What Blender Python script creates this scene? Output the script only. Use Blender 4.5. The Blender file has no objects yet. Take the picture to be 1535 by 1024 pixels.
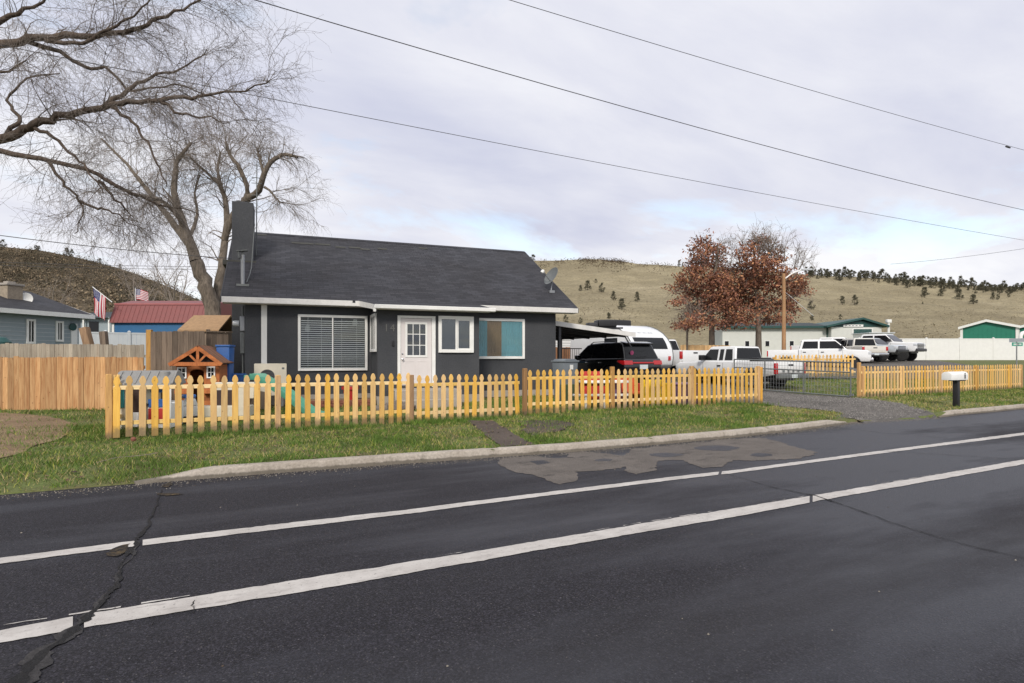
import bpy, bmesh, math, random
import numpy as np
from mathutils import Vector, Matrix, noise
R = math.radians
random.seed(11)
rng = np.random.default_rng(11)
SC = bpy.context.scene
COL = SC.collection
# ------------------------------------------------------------------ survey of the place
# camera stands on the road at the origin, 1.5 m up; X runs along the street, Y away from it
F, HY, CX, CH, TH = 880.0, 536.0, 767.5, 1.5, R(27.5)
FW = (math.sin(TH), math.cos(TH)); RT = (math.cos(TH), -math.sin(TH))
def D(px, py, d):
    u = (px-CX)/F
    return Vector((d*(FW[0]+u*RT[0]), d*(FW[1]+u*RT[1]), CH+(HY-py)/F*d))
def G(px, py, z=0.0):
    return D(px, py, F*(CH-z)/(py-HY))
def YP(px, py, Y):
    u = (px-CX)/F
    return D(px, py, Y/(FW[1]+u*RT[1]))
def dep(X, Y): return X*FW[0]+Y*FW[1]
def smooth(t):
    t = min(1, max(0, t)); return t*t*(3-2*t)
def lerp_tab(tab, x):
    if x <= tab[0][0]: return tab[0][1]
    for (a, b), (c, d) in zip(tab, tab[1:]):
        if x <= c: return b+(d-b)*(x-a)/(c-a)
    return tab[-1][1]
GT = [(0, .12), (16, .13), (22.5, .27), (28, .45), (31, .55), (45, 1.2), (60, 1.45), (95, 1.5)]
def gz(X, Y):
    if Y < 7.7: return -.06
    v = .11 + .06*smooth((X-3)/6)*smooth((Y-8.6)/2.5)
    if X > -1.0:
        v += .02*smooth((Y-9)/2)
    else:
        v -= .09*smooth((8.9-Y)/.8)
    if Y > 12:
        b = lerp_tab(GT, dep(X, Y)); k = smooth((Y-12)/4)
        v = v*(1-k)+max(b, v)*k
    return v

# ------------------------------------------------------------------ mesh helpers
class MB:
    def __init__(s): s.v = []; s.f = []; s.m = []; s.M = Matrix.Identity(4)
    def add(s, vs, fs, mi=0):
        o = len(s.v); M = s.M
        s.v += [tuple(M @ Vector(p)) for p in vs]
        s.f += [tuple(i+o for i in f) for f in fs]; s.m += [mi]*len(fs); return s
    def box(s, x0, x1, y0, y1, z0, z1, mi=0):
        v = [(x, y, z) for x in (x0, x1) for y in (y0, y1) for z in (z0, z1)]
        return s.add(v, [(0,1,3,2), (4,6,7,5), (0,4,5,1), (2,3,7,6), (0,2,6,4), (1,5,7,3)], mi)
    def prism(s, poly, ax, t0, t1, mi=0):
        n = len(poly)
        def P(a, b, t): return {'x': (t, a, b), 'y': (a, t, b), 'z': (a, b, t)}[ax]
        v = [P(a, b, t0) for a, b in poly]+[P(a, b, t1) for a, b in poly]
        f = [tuple(range(n)), tuple(range(2*n-1, n-1, -1))]+[(i, i+n, (i+1) % n+n, (i+1) % n) for i in range(n)]
        return s.add(v, f, mi)
    def loft(s, rings, mi=0, cap=True):
        n = len(rings[0]); v = [p for r in rings for p in r]; f = []
        for k in range(len(rings)-1):
            for i in range(n):
                j = (i+1) % n
                f.append((k*n+i, k*n+j, (k+1)*n+j, (k+1)*n+i))
        if cap: f += [tuple(range(n-1, -1, -1)), tuple(range((len(rings)-1)*n, len(rings)*n))]
        return s.add(v, f, mi)
    def tube(s, pts, r, n=8, mi=0, cap=True):
        pts = [Vector(p) for p in pts]
        rs = r if isinstance(r, (list, tuple)) else [r]*len(pts)
        rings = []; up = None
        for i, p in enumerate(pts):
            t = (pts[min(i+1, len(pts)-1)]-pts[max(i-1, 0)]).normalized()
            if up is None: up = Vector((0, 0, 1)) if abs(t.z) < .9 else Vector((1, 0, 0))
            a = t.cross(up).normalized(); b = a.cross(t).normalized(); up = b
            rings.append([tuple(p+(a*math.cos(2*math.pi*k/n)+b*math.sin(2*math.pi*k/n))*rs[i]) for k in range(n)])
        return s.loft(rings, mi, cap)
    def lathe(s, prof, c=(0, 0, 0), ax='z', n=16, mi=0):
        rings = []
        for r, h in prof:
            ring = []
            for k in range(n):
                a = 2*math.pi*k/n; p, q = r*math.cos(a), r*math.sin(a)
                o = {'z': (p, q, h), 'x': (h, p, q), 'y': (q, h, p)}[ax]
                ring.append((c[0]+o[0], c[1]+o[1], c[2]+o[2]))
            rings.append(ring)
        return s.loft(rings, mi, True)
    def build(s, name, mats, parent=None, bevel=0, seg=2, smooth_=False, recalc=True, loc=None, rotz=0):
        me = bpy.data.meshes.new(name); me.from_pydata(s.v, [], s.f)
        if not isinstance(mats, (list, tuple)): mats = [mats]
        for m in mats: me.materials.append(m)
        me.polygons.foreach_set('material_index', s.m)
        if recalc or bevel:
            bm = bmesh.new(); bm.from_mesh(me)
            bmesh.ops.recalc_face_normals(bm, faces=bm.faces)
            if bevel:
                ed = [e for e in bm.edges if len(e.link_faces) == 2 and e.calc_face_angle(0) > R(32)]
                bmesh.ops.bevel(bm, geom=ed, offset=bevel, segments=seg, profile=.6, affect='EDGES', clamp_overlap=True)
            bm.to_mesh(me); bm.free()
        if smooth_ or bevel:
            me.polygons.foreach_set('use_smooth', [True]*len(me.polygons))
            me.set_sharp_from_angle(angle=R(38))
        o = bpy.data.objects.new(name, me); COL.objects.link(o)
        if parent: o.parent = parent
        if loc is not None: o.location = loc
        if rotz: o.rotation_euler = (0, 0, rotz)
        return o
def tag(o, label=None, cat=None, group=None, kind=None):
    if label: o['label'] = label
    if cat: o['category'] = cat
    if group: o['group'] = group
    if kind: o['kind'] = kind
    return o
def thing(name, label, cat, loc=(0, 0, 0), rotz=0, group=None):
    o = bpy.data.objects.new(name, None); o.empty_display_size = .2; COL.objects.link(o)
    o.location = loc; o.rotation_euler = (0, 0, rotz)
    return tag(o, label, cat, group)
def copy_tree(o, parent=None):
    c = o.copy(); COL.objects.link(c)
    if parent: c.parent = parent
    for ch in [x for x in bpy.data.objects if x.parent == o]: copy_tree(ch, c)
    return c
def npmesh(name, V, FA, mats, nper, parent=None, mi=None, col=None):
    """big meshes straight from numpy: V (n,3), FA (m,nper)"""
    me = bpy.data.meshes.new(name)
    me.vertices.add(len(V)); me.vertices.foreach_set('co', np.asarray(V, np.float32).ravel())
    m = len(FA); me.loops.add(m*nper); me.loops.foreach_set('vertex_index', np.asarray(FA, np.int32).ravel())
    me.polygons.add(m); me.polygons.foreach_set('loop_start', np.arange(0, m*nper, nper, dtype=np.int32))
    if not isinstance(mats, (list, tuple)): mats = [mats]
    for x in mats: me.materials.append(x)
    if mi is not None: me.polygons.foreach_set('material_index', np.asarray(mi, np.int32))
    if col is not None:
        at = me.color_attributes.new('Tint', 'FLOAT_COLOR', 'POINT')
        at.data.foreach_set('color', np.asarray(col, np.float32).ravel())
    me.update(calc_edges=True); me.validate()
    o = bpy.data.objects.new(name, me); COL.objects.link(o)
    if parent: o.parent = parent
    return o

# ------------------------------------------------------------------ materials
class NT:
    def __init__(s, name):
        s.m = bpy.data.materials.new(name); s.m.use_nodes = True
        s.t = s.m.node_tree; s.b = s.t.nodes['Principled BSDF']; s.out = s.t.nodes['Material Output']
    def n(s, typ, **kw):
        nd = s.t.nodes.new(typ)
        for k, v in kw.items():
            if k in nd.inputs.keys() if isinstance(k, str) else False: nd.inputs[k].default_value = v
            else: setattr(nd, k, v)
        return nd
    def l(s, a, b): s.t.links.new(a, b)
    def coord(s, sc=(1, 1, 1), kind='Object'):
        tc = s.n('ShaderNodeTexCoord'); mp = s.n('ShaderNodeMapping'); mp.inputs['Scale'].default_value = sc
        if kind == 'World':
            g = s.n('ShaderNodeNewGeometry'); s.l(g.outputs['Position'], mp.inputs['Vector'])
        else: s.l(tc.outputs[kind], mp.inputs['Vector'])
        return mp.outputs['Vector']
    def noise(s, vec, scale, det=5, rough=.6):
        x = s.n('ShaderNodeTexNoise'); x.inputs['Scale'].default_value = scale
        x.inputs['Detail'].default_value = det; x.inputs['Roughness'].default_value = rough
        s.l(vec, x.inputs['Vector']); return x.outputs['Fac']
    def ramp(s, fac, stops):
        r = s.n('ShaderNodeValToRGB'); e = r.color_ramp.elements
        while len(e) < len(stops): e.new(.5)
        for q, (p, c) in zip(e, stops):
            q.position = p; q.color = (c, c, c, 1) if isinstance(c, (int, float)) else (*c, 1)
        s.l(fac, r.inputs['Fac']); return r.outputs['Color']
    def mix(s, fac, a, b, mode='MIX'):
        x = s.n('ShaderNodeMix', data_type='RGBA', blend_type=mode)
        for sock, v in ((x.inputs['Factor'], fac), (x.inputs['A'], a), (x.inputs['B'], b)):
            if hasattr(v, 'links') or hasattr(v, 'is_linked'): s.l(v, sock)
            elif isinstance(v, (int, float)): sock.default_value = v if sock.type == 'VALUE' else (v, v, v, 1)
            else: sock.default_value = (*v, 1)
        for i_ in x.inputs:
            pass
        return x.outputs['Result']
    def mixc(s, fac, a, b, mode='MIX'):
        x = s.n('ShaderNodeMixRGB', blend_type=mode)
        for sock, v in zip((x.inputs[0], x.inputs[1], x.inputs[2]), (fac, a, b)):
            if isinstance(v, bpy.types.NodeSocket): s.l(v, sock)
            elif isinstance(v, (int, float)): sock.default_value = v if sock.type == 'VALUE' else (v, v, v, 1)
            else: sock.default_value = (*v, 1)
        return x.outputs[0]
    def math(s, op, a, b=0):
        x = s.n('ShaderNodeMath', operation=op)
        for sock, v in zip(x.inputs, (a, b)):
            if isinstance(v, bpy.types.NodeSocket): s.l(v, sock)
            else: sock.default_value = v
        return x.outputs[0]
    def bump(s, h, strength=.3, dist=.01):
        b = s.n('ShaderNodeBump'); b.inputs['Strength'].default_value = strength; b.inputs['Distance'].default_value = dist
        s.l(h, b.inputs['Height']); s.l(b.outputs['Normal'], s.b.inputs['Normal'])
    def set(s, base=None, rough=None, metal=None, spec=None, coat=None):
        if base is not None:
            if isinstance(base, bpy.types.NodeSocket): s.l(base, s.b.inputs['Base Color'])
            else: s.b.inputs['Base Color'].default_value = (*base, 1)
        if rough is not None:
            if isinstance(rough, bpy.types.NodeSocket): s.l(rough, s.b.inputs['Roughness'])
            else: s.b.inputs['Roughness'].default_value = rough
        if metal is not None: s.b.inputs['Metallic'].default_value = metal
        if spec is not None: s.b.inputs['Specular IOR Level'].default_value = spec
        if coat is not None: s.b.inputs['Coat Weight'].default_value = coat
        return s.m
def sc3(c, k): return tuple(min(1, max(0, x*k)) for x in c)
def flat(name, c, rough=.6, var=.12, scale=6, metal=0, bump=0, coat=0, spec=.5):
    """a plain painted or plastic surface with faint blotches and dust"""
    t = NT(name); v = t.coord()
    f = t.noise(v, scale, 6, .65); f2 = t.noise(v, scale*9, 3)
    col = t.ramp(f, [(.3, sc3(c, 1-var)), (.7, sc3(c, 1+var))])
    col = t.mixc(.25, col, t.ramp(f2, [(.3, sc3(c, 1-var*1.5)), (.7, sc3(c, 1+var))]))
    if bump: t.bump(f2, bump, .01)
    rr = t.ramp(f, [(.3, max(.02, rough-.06)), (.7, min(1, rough+.08))])
    return t.set(col, rr, metal, spec, coat)
def wood(name, c, c2, rough=.75, rand=.35, grain=(14, 14, 1.2), knots=True):
    """boards: grain along object z, tone differs from object to object"""
    t = NT(name); oi = t.n('ShaderNodeObjectInfo')
    tc = t.n('ShaderNodeTexCoord'); ad = t.n('ShaderNodeVectorMath', operation='ADD')
    sc = t.n('ShaderNodeVectorMath', operation='SCALE'); cb = t.n('ShaderNodeCombineXYZ')
    for k in range(3): t.l(oi.outputs['Random'], cb.inputs[k])
    t.l(cb.outputs[0], sc.inputs[0]); sc.inputs['Scale'].default_value = 37.0
    t.l(tc.outputs['Object'], ad.inputs[0]); t.l(sc.outputs[0], ad.inputs[1])
    mp = t.n('ShaderNodeMapping'); mp.inputs['Scale'].default_value = grain; t.l(ad.outputs[0], mp.inputs['Vector'])
    f = t.noise(mp.outputs[0], 2.2, 6, .65)
    col = t.ramp(f, [(.28, c2), (.52, c), (.8, sc3(c, 1.12))])
    g2 = t.noise(mp.outputs[0], .7, 2)
    col = t.mixc(t.ramp(g2, [(.4, 0), (.7, .55)]), col, c2)
    if knots:
        m3 = t.n('ShaderNodeMapping'); m3.inputs['Scale'].default_value = (1.6, 1.6, 1); t.l(ad.outputs[0], m3.inputs['Vector'])
        w = t.n('ShaderNodeTexVoronoi'); w.inputs['Scale'].default_value = 7; t.l(m3.outputs[0], w.inputs['Vector'])
        col = t.mixc(t.ramp(w.outputs['Distance'], [(.04, .75), (.13, 0)]), col, sc3(c2, .45))
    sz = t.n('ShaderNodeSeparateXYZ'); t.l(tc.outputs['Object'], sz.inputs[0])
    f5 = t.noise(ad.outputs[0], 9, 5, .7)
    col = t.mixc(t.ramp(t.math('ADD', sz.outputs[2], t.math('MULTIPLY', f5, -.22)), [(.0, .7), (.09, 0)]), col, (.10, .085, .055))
    hs = t.n('ShaderNodeHueSaturation')
    val = t.math('ADD', t.math('MULTIPLY', oi.outputs['Random'], rand), 1-rand*.55)
    t.l(val, hs.inputs['Value']); t.l(col, hs.inputs['Color'])
    r2 = t.math('FRACT', t.math('MULTIPLY', oi.outputs['Random'], 17.3))
    t.l(t.math('ADD', t.math('MULTIPLY', r2, .3), .78), hs.inputs['Saturation'])
    t.bump(f, .25, .004)
    return t.set(hs.outputs[0], rough)
def boardwood(name, c, c2, bw, axis=0, rough=.8, zband=None):
    """one panel of many boards side by side: tone per board from the board index along an axis"""
    t = NT(name); tc = t.n('ShaderNodeTexCoord'); sp = t.n('ShaderNodeSeparateXYZ'); t.l(tc.outputs['Object'], sp.inputs[0])
    idx = t.math('FLOOR', t.math('DIVIDE', sp.outputs[axis], bw))
    wn = t.n('ShaderNodeTexWhiteNoise', noise_dimensions='1D'); t.l(idx, wn.inputs['W'])
    cb = t.n('ShaderNodeCombineXYZ'); t.l(t.math('MULTIPLY', idx, 3.7), cb.inputs[2])
    ad = t.n('ShaderNodeVectorMath', operation='ADD'); t.l(tc.outputs['Object'], ad.inputs[0]); t.l(cb.outputs[0], ad.inputs[1])
    mp = t.n('ShaderNodeMapping'); mp.inputs['Scale'].default_value = (12, 12, 1.0); t.l(ad.outputs[0], mp.inputs['Vector'])
    f = t.noise(mp.outputs[0], 2.0, 6, .65)
    col = t.ramp(f, [(.28, c2), (.55, c), (.8, sc3(c, 1.15))])
    f3 = t.noise(mp.outputs[0], .6, 3)
    col = t.mixc(t.ramp(f3, [(.45, 0), (.75, .6)]), col, c2)
    w = t.n('ShaderNodeTexVoronoi'); w.inputs['Scale'].default_value = 5; t.l(ad.outputs[0], w.inputs['Vector'])
    col = t.mixc(t.ramp(w.outputs['Distance'], [(.03, .7), (.12, 0)]), col, sc3(c2, .4))
    hs = t.n('ShaderNodeHueSaturation'); t.l(t.math('ADD', t.math('MULTIPLY', wn.outputs['Value'], .55), .68), hs.inputs['Value']); t.l(col, hs.inputs['Color'])
    t.bump(f, .3, .005)
    return t.set(hs.outputs[0], rough)
def glassm(name, tint=(.8, .85, .85), refl=1.0):
    t = NT(name); t.t.nodes.remove(t.b)
    tr = t.n('ShaderNodeBsdfTransparent'); tr.inputs[0].default_value = (*tint, 1)
    gl = t.n('ShaderNodeBsdfGlossy'); gl.inputs['Roughness'].default_value = .02
    fr = t.n('ShaderNodeFresnel'); fr.inputs[0].default_value = 1.5
    mx = t.n('ShaderNodeMixShader'); t.l(t.math('MULTIPLY', fr.outputs[0], refl), mx.inputs[0])
    t.l(tr.outputs[0], mx.inputs[1]); t.l(gl.outputs[0], mx.inputs[2]); t.l(mx.outputs[0], t.out.inputs[0]); return t.m
M = {}
M['white'] = flat('white_paint', (.78, .78, .76), .5, .08, 3)
M['offwhite'] = flat('off_white_vinyl', (.72, .72, .70), .45, .06, 3)
M['fascia'] = flat('fascia_paint', (.66, .65, .63), .55, .14, 2.5)
M['cream'] = flat('cream_plastic', (.62, .57, .46), .5, .1, 5)
M['black'] = flat('black_plastic', (.015, .015, .017), .45, .2, 8)
M['rubber'] = flat('tyre_rubber', (.02, .02, .021), .8, .25, 20)
M['chrome'] = flat('chrome', (.6, .6, .62), .2, .08, 5, metal=1)
M['steel'] = flat('galvanised_steel', (.32, .33, .34), .45, .15, 8, metal=.8)
M['darksteel'] = flat('dark_steel', (.06, .06, .065), .5, .2, 8, metal=.5)
M['greysteel'] = flat('grey_painted_steel', (.13, .14, .14), .5, .2, 8)
M['redlens'] = flat('red_lens', (.42, .012, .015), .15, .1, 20, coat=.5)
M['clearlens'] = flat('clear_lens', (.55, .57, .6), .1, .1, 20, coat=.5)
M['carglass'] = flat('dark_car_glass', (.010, .011, .013), .06, .1, 3, spec=.28)
M['carwhite'] = flat('white_car_paint', (.74, .75, .76), .32, .05, 1.5, coat=.6)
M['carcream'] = flat('beige_car_paint', (.62, .60, .55), .35, .05, 1.5, coat=.5)
M['carsilver'] = flat('silver_car_paint', (.46, .5, .54), .3, .05, 1.5, coat=.6, metal=.3)
M['carblack'] = flat('black_car_paint', (.006, .006, .007), .16, .1, 1.5, coat=.5)
M['plate'] = flat('licence_plate', (.55, .6, .62), .5, .15, 30)
M['red'] = flat('red_plastic', (.42, .03, .025), .45, .12, 5)
M['orange'] = flat('orange_plastic', (.55, .10, .03), .45, .12, 5)
M['yellow'] = flat('yellow_plastic', (.85, .58, .02), .45, .1, 5)
M['purple'] = flat('purple_plastic', (.20, .11, .23), .5, .12, 5)
M['blue'] = flat('blue_plastic', (.02, .10, .33), .45, .15, 5)
M['sky_blue'] = flat('light_blue_plastic', (.06, .2, .55), .4, .1, 5)
M['teal'] = flat('teal_plastic', (.04, .3, .34), .45, .12, 5)
M['mint'] = flat('mint_plastic', (.08, .34, .26), .4, .12, 5)
M['slide'] = flat('green_slide_plastic', (.07, .27, .19), .4, .15, 4)
M['greyroof'] = flat('grey_plastic_roof', (.24, .24, .235), .6, .15, 4)
M['greybin'] = flat('grey_bin_plastic', (.15, .17, .19), .5, .12, 5)
M['brown'] = flat('dark_brown_resin', (.035, .018, .015), .55, .2, 5)
M['concrete'] = flat('concrete', (.33, .30, .265), .9, .2, 3, bump=.4)
M['stone'] = flat('garden_stone', (.16, .135, .115), .9, .35, 4, bump=.6)
M['brick'] = flat('red_brick_edging', (.20, .075, .05), .85, .35, 9, bump=.5)
M['bluehouse'] = flat('blue_grey_siding', (.26, .31, .34), .65, .08, 2)
M['darkint'] = flat('dim_interior', (.02, .022, .025), .8, .2, 2)  # near-black colour standing in for the shade of unlit rooms
M['blinds'] = flat('blind_slats', (.78, .79, .79), .6, .06, 4)
M['door'] = flat('grey_white_door_paint', (.66, .62, .61), .5, .05, 2)
M['curtainteal'] = flat('teal_curtain', (.22, .52, .60), .85, .15, 3)
M['curtainbrown'] = flat('brown_curtain', (.33, .22, .12), .85, .2, 3)
M['number'] = flat('dull_metal_digits', (.115, .115, .11), .5, .1, 9)
M['greensteel'] = flat('green_metal_cladding', (.012, .17, .11), .5, .12, 2)
M['greenroof'] = flat('green_metal_roof', (.05, .30, .22), .5, .12, 2)
M['darkgreen'] = flat('dark_green_trim', (.012, .06, .055), .5, .15, 2)
M['darkroof'] = flat('dark_green_shingle_roof', (.035, .045, .05), .85, .25, 3)
M['stuccopale'] = flat('pale_stucco', (.56, .57, .54), .8, .07, 2)
M['redroof'] = flat('red_metal_roof', (.19, .048, .046), .5, .14, 3)
M['bluewall'] = flat('blue_shed_paint', (.025, .12, .27), .6, .12, 2)
M['tanshingle'] = flat('tan_shingles', (.33, .21, .115), .9, .25, 9, bump=.4)
M['chimbrick'] = flat('buff_brick', (.30, .25, .19), .9, .3, 9, bump=.5)
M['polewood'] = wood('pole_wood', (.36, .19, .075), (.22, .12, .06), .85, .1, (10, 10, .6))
M['wire'] = flat('power_cable', (.05, .05, .055), .6, .1, 3)
M['glass'] = glassm('window_glass', (.92, .94, .94), .7)
M['glassr'] = glassm('window_glass_bright', (.75, .8, .83), 2.2)
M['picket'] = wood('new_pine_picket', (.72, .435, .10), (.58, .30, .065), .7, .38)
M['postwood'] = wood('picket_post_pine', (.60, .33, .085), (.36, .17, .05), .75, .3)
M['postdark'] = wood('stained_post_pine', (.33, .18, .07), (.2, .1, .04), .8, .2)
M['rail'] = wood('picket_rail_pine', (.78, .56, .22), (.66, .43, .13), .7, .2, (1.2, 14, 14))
M['cedar'] = boardwood('new_cedar_boards', (.54, .32, .15), (.33, .135, .045), .142, 0)
M['oldfence'] = boardwood('weathered_grey_boards', (.40, .35, .28), (.27, .215, .165), .142, 0)
M['brownfence'] = boardwood('weathered_brown_boards', (.225, .17, .125), (.12, .085, .062), .142, 0)
M['cedarred'] = boardwood('red_brown_boards', (.30, .15, .075), (.2, .09, .045), .142, 0)
M['tanfence'] = boardwood('pale_cedar_boards', (.55, .36, .17), (.45, .26, .11), .142, 0)
M['stain'] = boardwood('stained_cedar', (.42, .14, .04), (.28, .08, .024), .09, 2)
M['stainroof'] = boardwood('stained_cedar_roof', (.22, .1, .05), (.14, .06, .028), .1, 1)

def asphalt():
    t = NT('road_asphalt'); v = t.coord(kind='World')
    a = t.noise(v, .35, 5); b = t.noise(v, 95, 3, .7); c = t.noise(v, 2.2, 6, .7)
    col = t.ramp(a, [(.32, (.0145, .0138, .0185)), (.68, (.021, .0198, .0255))])
    col = t.mixc(.5, col, t.ramp(c, [(.3, (.014, .0132, .0178)), (.7, (.0225, .021, .0265))]))
    vo = t.n('ShaderNodeTexVoronoi'); vo.inputs['Scale'].default_value = 85; t.l(v, vo.inputs['Vector'])
    sp = t.n('ShaderNodeSeparateColor'); t.l(vo.outputs['Color'], sp.inputs[0])
    grit = t.ramp(sp.outputs[0], [(.80, 0), (1.0, .55)]); near = t.ramp(vo.outputs['Distance'], [(.25, 1), (.5, 0)])
    tint = t.mixc(sp.outputs[1], (.13, .115, .10), (.085, .09, .105))
    col = t.mixc(t.math('MULTIPLY', grit, near), col, tint)
    col = t.mixc(1, col, t.ramp(b, [(.35, .45), (.58, 1.3)]), 'MULTIPLY')
    m_ = t.noise(v, 38, 5, .85); col = t.mixc(1, col, t.ramp(m_, [(.36, .68), (.62, 1.28)]), 'MULTIPLY')
    vg = t.n('ShaderNodeTexVoronoi'); vg.inputs['Scale'].default_value = 105; t.l(v, vg.inputs['Vector']); sg = t.n('ShaderNodeSeparateColor'); t.l(vg.outputs['Color'], sg.inputs[0])
    col = t.mixc(1, col, t.ramp(sg.outputs[2], [(.05, .5), (.6, .95), (.97, 1.75)]), 'MULTIPLY')
    # wheel paths along the lane, and drips between them
    px = t.n('ShaderNodeSeparateXYZ'); t.l(v, px.inputs[0]); y = t.math('ADD', px.outputs[1], t.math('MULTIPLY', a, .5))
    wp = t.ramp(t.math('ABSOLUTE', t.math('SUBTRACT', t.math('FRACT', t.math('DIVIDE', y, 1.75)), .5)), [(.05, 1), (.38, 0)])
    road = t.ramp(t.math('DIVIDE', px.outputs[1], 10.0), [(.34, 1), (.40, 0)])
    col = t.mixc(t.math('MULTIPLY', t.math('MULTIPLY', wp, road), .35), col, (.030, .029, .031))
    # damp film with its own outline: mostly on the right, along the lane edges; bluish sky sheen painted into its colour
    v2 = t.coord((.16, .62, 1), 'World'); w = t.noise(v2, 1.0, 5, .6)
    side = t.ramp(t.math('MULTIPLY', px.outputs[0], .1), [(.08, 0), (.5, .17)])
    wet_sheen = t.ramp(t.math('ADD', w, side), [(.50, 0), (.68, 1)])
    rr = t.mixc(wet_sheen, .80, .52)
    sp_ = t.math('ADD', t.math('MULTIPLY', wet_sheen, .20), .28)
    t.l(sp_, t.b.inputs['Specular IOR Level'])
    col = t.mixc(t.math('MULTIPLY', wet_sheen, .5), col, (.019, .021, .032))
    t.bump(t.math('ADD', t.math('MULTIPLY', b, .6), vo.outputs['Distance']), .55, .006)
    t.set(col, rr); return t.m
M['asphalt'] = asphalt()
def dryasphalt():
    t = NT('dry_asphalt_overlay'); v = t.coord(kind='World')
    c = t.noise(v, 1.8, 7, .75); b = t.noise(v, 80, 3, .7); d = t.noise(t.coord((.6, 1.6, 1), 'World'), 2.6, 8, .8)
    col = t.ramp(c, [(.3, (.10, .088, .08)), (.7, (.16, .141, .127))])
    col = t.mixc(t.ramp(d, [(.36, .8), (.45, 0)]), col, (.04, .036, .036))
    col = t.mixc(1, col, t.ramp(b, [(.35, .6), (.6, 1.15)]), 'MULTIPLY')
    vo = t.n('ShaderNodeTexVoronoi'); vo.inputs['Scale'].default_value = 62; t.l(v, vo.inputs['Vector'])
    t.bump(t.math('ADD', b, vo.outputs['Distance']), .5, .005); return t.set(col, .88, 0, .2)
M['dry'] = dryasphalt()
def linepaint():
    t = NT('worn_road_paint'); v = t.coord(kind='World')
    c = t.noise(v, 2.2, 7, .75); b = t.noise(v, 42, 5, .75); f = t.noise(t.coord((.5, 2, 1), 'World'), 9, 6, .75)
    col = t.ramp(c, [(.3, (.36, .335, .315)), (.62, (.52, .495, .47))])
    col = t.mixc(t.ramp(f, [(.30, .8), (.46, 0)]), col, (.25, .23, .22))
    col = t.mixc(t.ramp(b, [(.30, 1), (.40, 0)]), col, (.05, .047, .048))
    t.bump(b, .4, .004); return t.set(col, .7, 0, .3)
M['line'] = linepaint()
def surface(name, stops, s1=1.2, s2=25, rough=.95, bump=.6, dist=.03):
    t = NT(name); v = t.coord(kind='World')
    a = t.noise(v, s1, 7, .7); b = t.noise(v, s2, 4, .7)
    col = t.ramp(a, stops); col = t.mixc(1, col, t.ramp(b, [(.3, .6), (.7, 1.25)]), 'MULTIPLY')
    t.bump(b, bump, dist); return t.set(col, rough, 0, .2)
M['lawn'] = surface('lawn_soil_and_moss', [(.3, (.13, .095, .06)), (.48, (.13, .14, .055)), (.7, (.115, .165, .045))], .9)
M['dirt'] = surface('bare_dirt', [(.3, (.17, .115, .07)), (.55, (.27, .19, .12)), (.75, (.36, .265, .175))], .8)
M['path'] = surface('damp_walk', [(.3, (.075, .06, .052)), (.7, (.125, .10, .086))], 1.4, 40)
M['gravel'] = surface('grey_gravel', [(.3, (.105, .098, .092)), (.7, (.205, .19, .175))], 1.5, 28, .95, 1.0, .06)
M['kerb'] = surface('kerb_concrete', [(.25, (.21, .175, .135)), (.5, (.36, .315, .265)), (.8, (.42, .38, .33))], 1.6, 30, .9, .5, .01)
M['crack'] = surface('crack_filler', [(.3, (.010, .010, .011)), (.7, (.020, .019, .020))], 3, 40, .7)
M['patchtar'] = surface('broken_asphalt', [(.3, (.030, .029, .031)), (.7, (.06, .057, .058))], 3, 40, .85)
M['yellowpaint'] = surface('faded_survey_paint', [(.44, (.022, .02, .02)), (.6, (.09, .065, .037)), (.8, (.2, .135, .06))], 14, 60, .8)
def grassblade():
    t = NT('grass_blades'); at = t.n('ShaderNodeAttribute', attribute_name='Tint')
    t.b.inputs['Subsurface Weight'].default_value = 0
    return t.set(at.outputs['Color'], .7, 0, .25)
M['blade'] = grassblade()
def hillmat(name, lo, mid, hi, s):
    t = NT(name); v = t.coord(kind='World')
    a = t.noise(v, s, 9, .68); v2 = t.coord((.35, 1, 1.6), 'World'); b = t.noise(v2, s*7, 7, .72)
    col = t.ramp(a, [(.36, lo), (.52, mid), (.66, hi)])
    col = t.mixc(t.ramp(b, [(.42, .6), (.62, 0)]), col, lo)
    c = t.noise(v, s*55, 5, .75)
    col = t.mixc(1, col, t.ramp(c, [(.34, .62), (.62, 1.2)]), 'MULTIPLY')
    t.bump(c, .7, 1.0)
    return t.set(col, 1, 0, .1)
M['hillgrass'] = hillmat('dry_bunchgrass', (.235, .20, .13), (.335, .288, .185), (.40, .345, .235), .02)
M['hillscrub'] = hillmat('scrub_hillside', (.06, .048, .033), (.135, .107, .07), (.23, .18, .118), .045)
M['rock'] = surface('basalt_outcrop', [(.3, (.05, .04, .03)), (.7, (.15, .115, .08))], .25, 1.5, 1, .9, .6)
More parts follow.
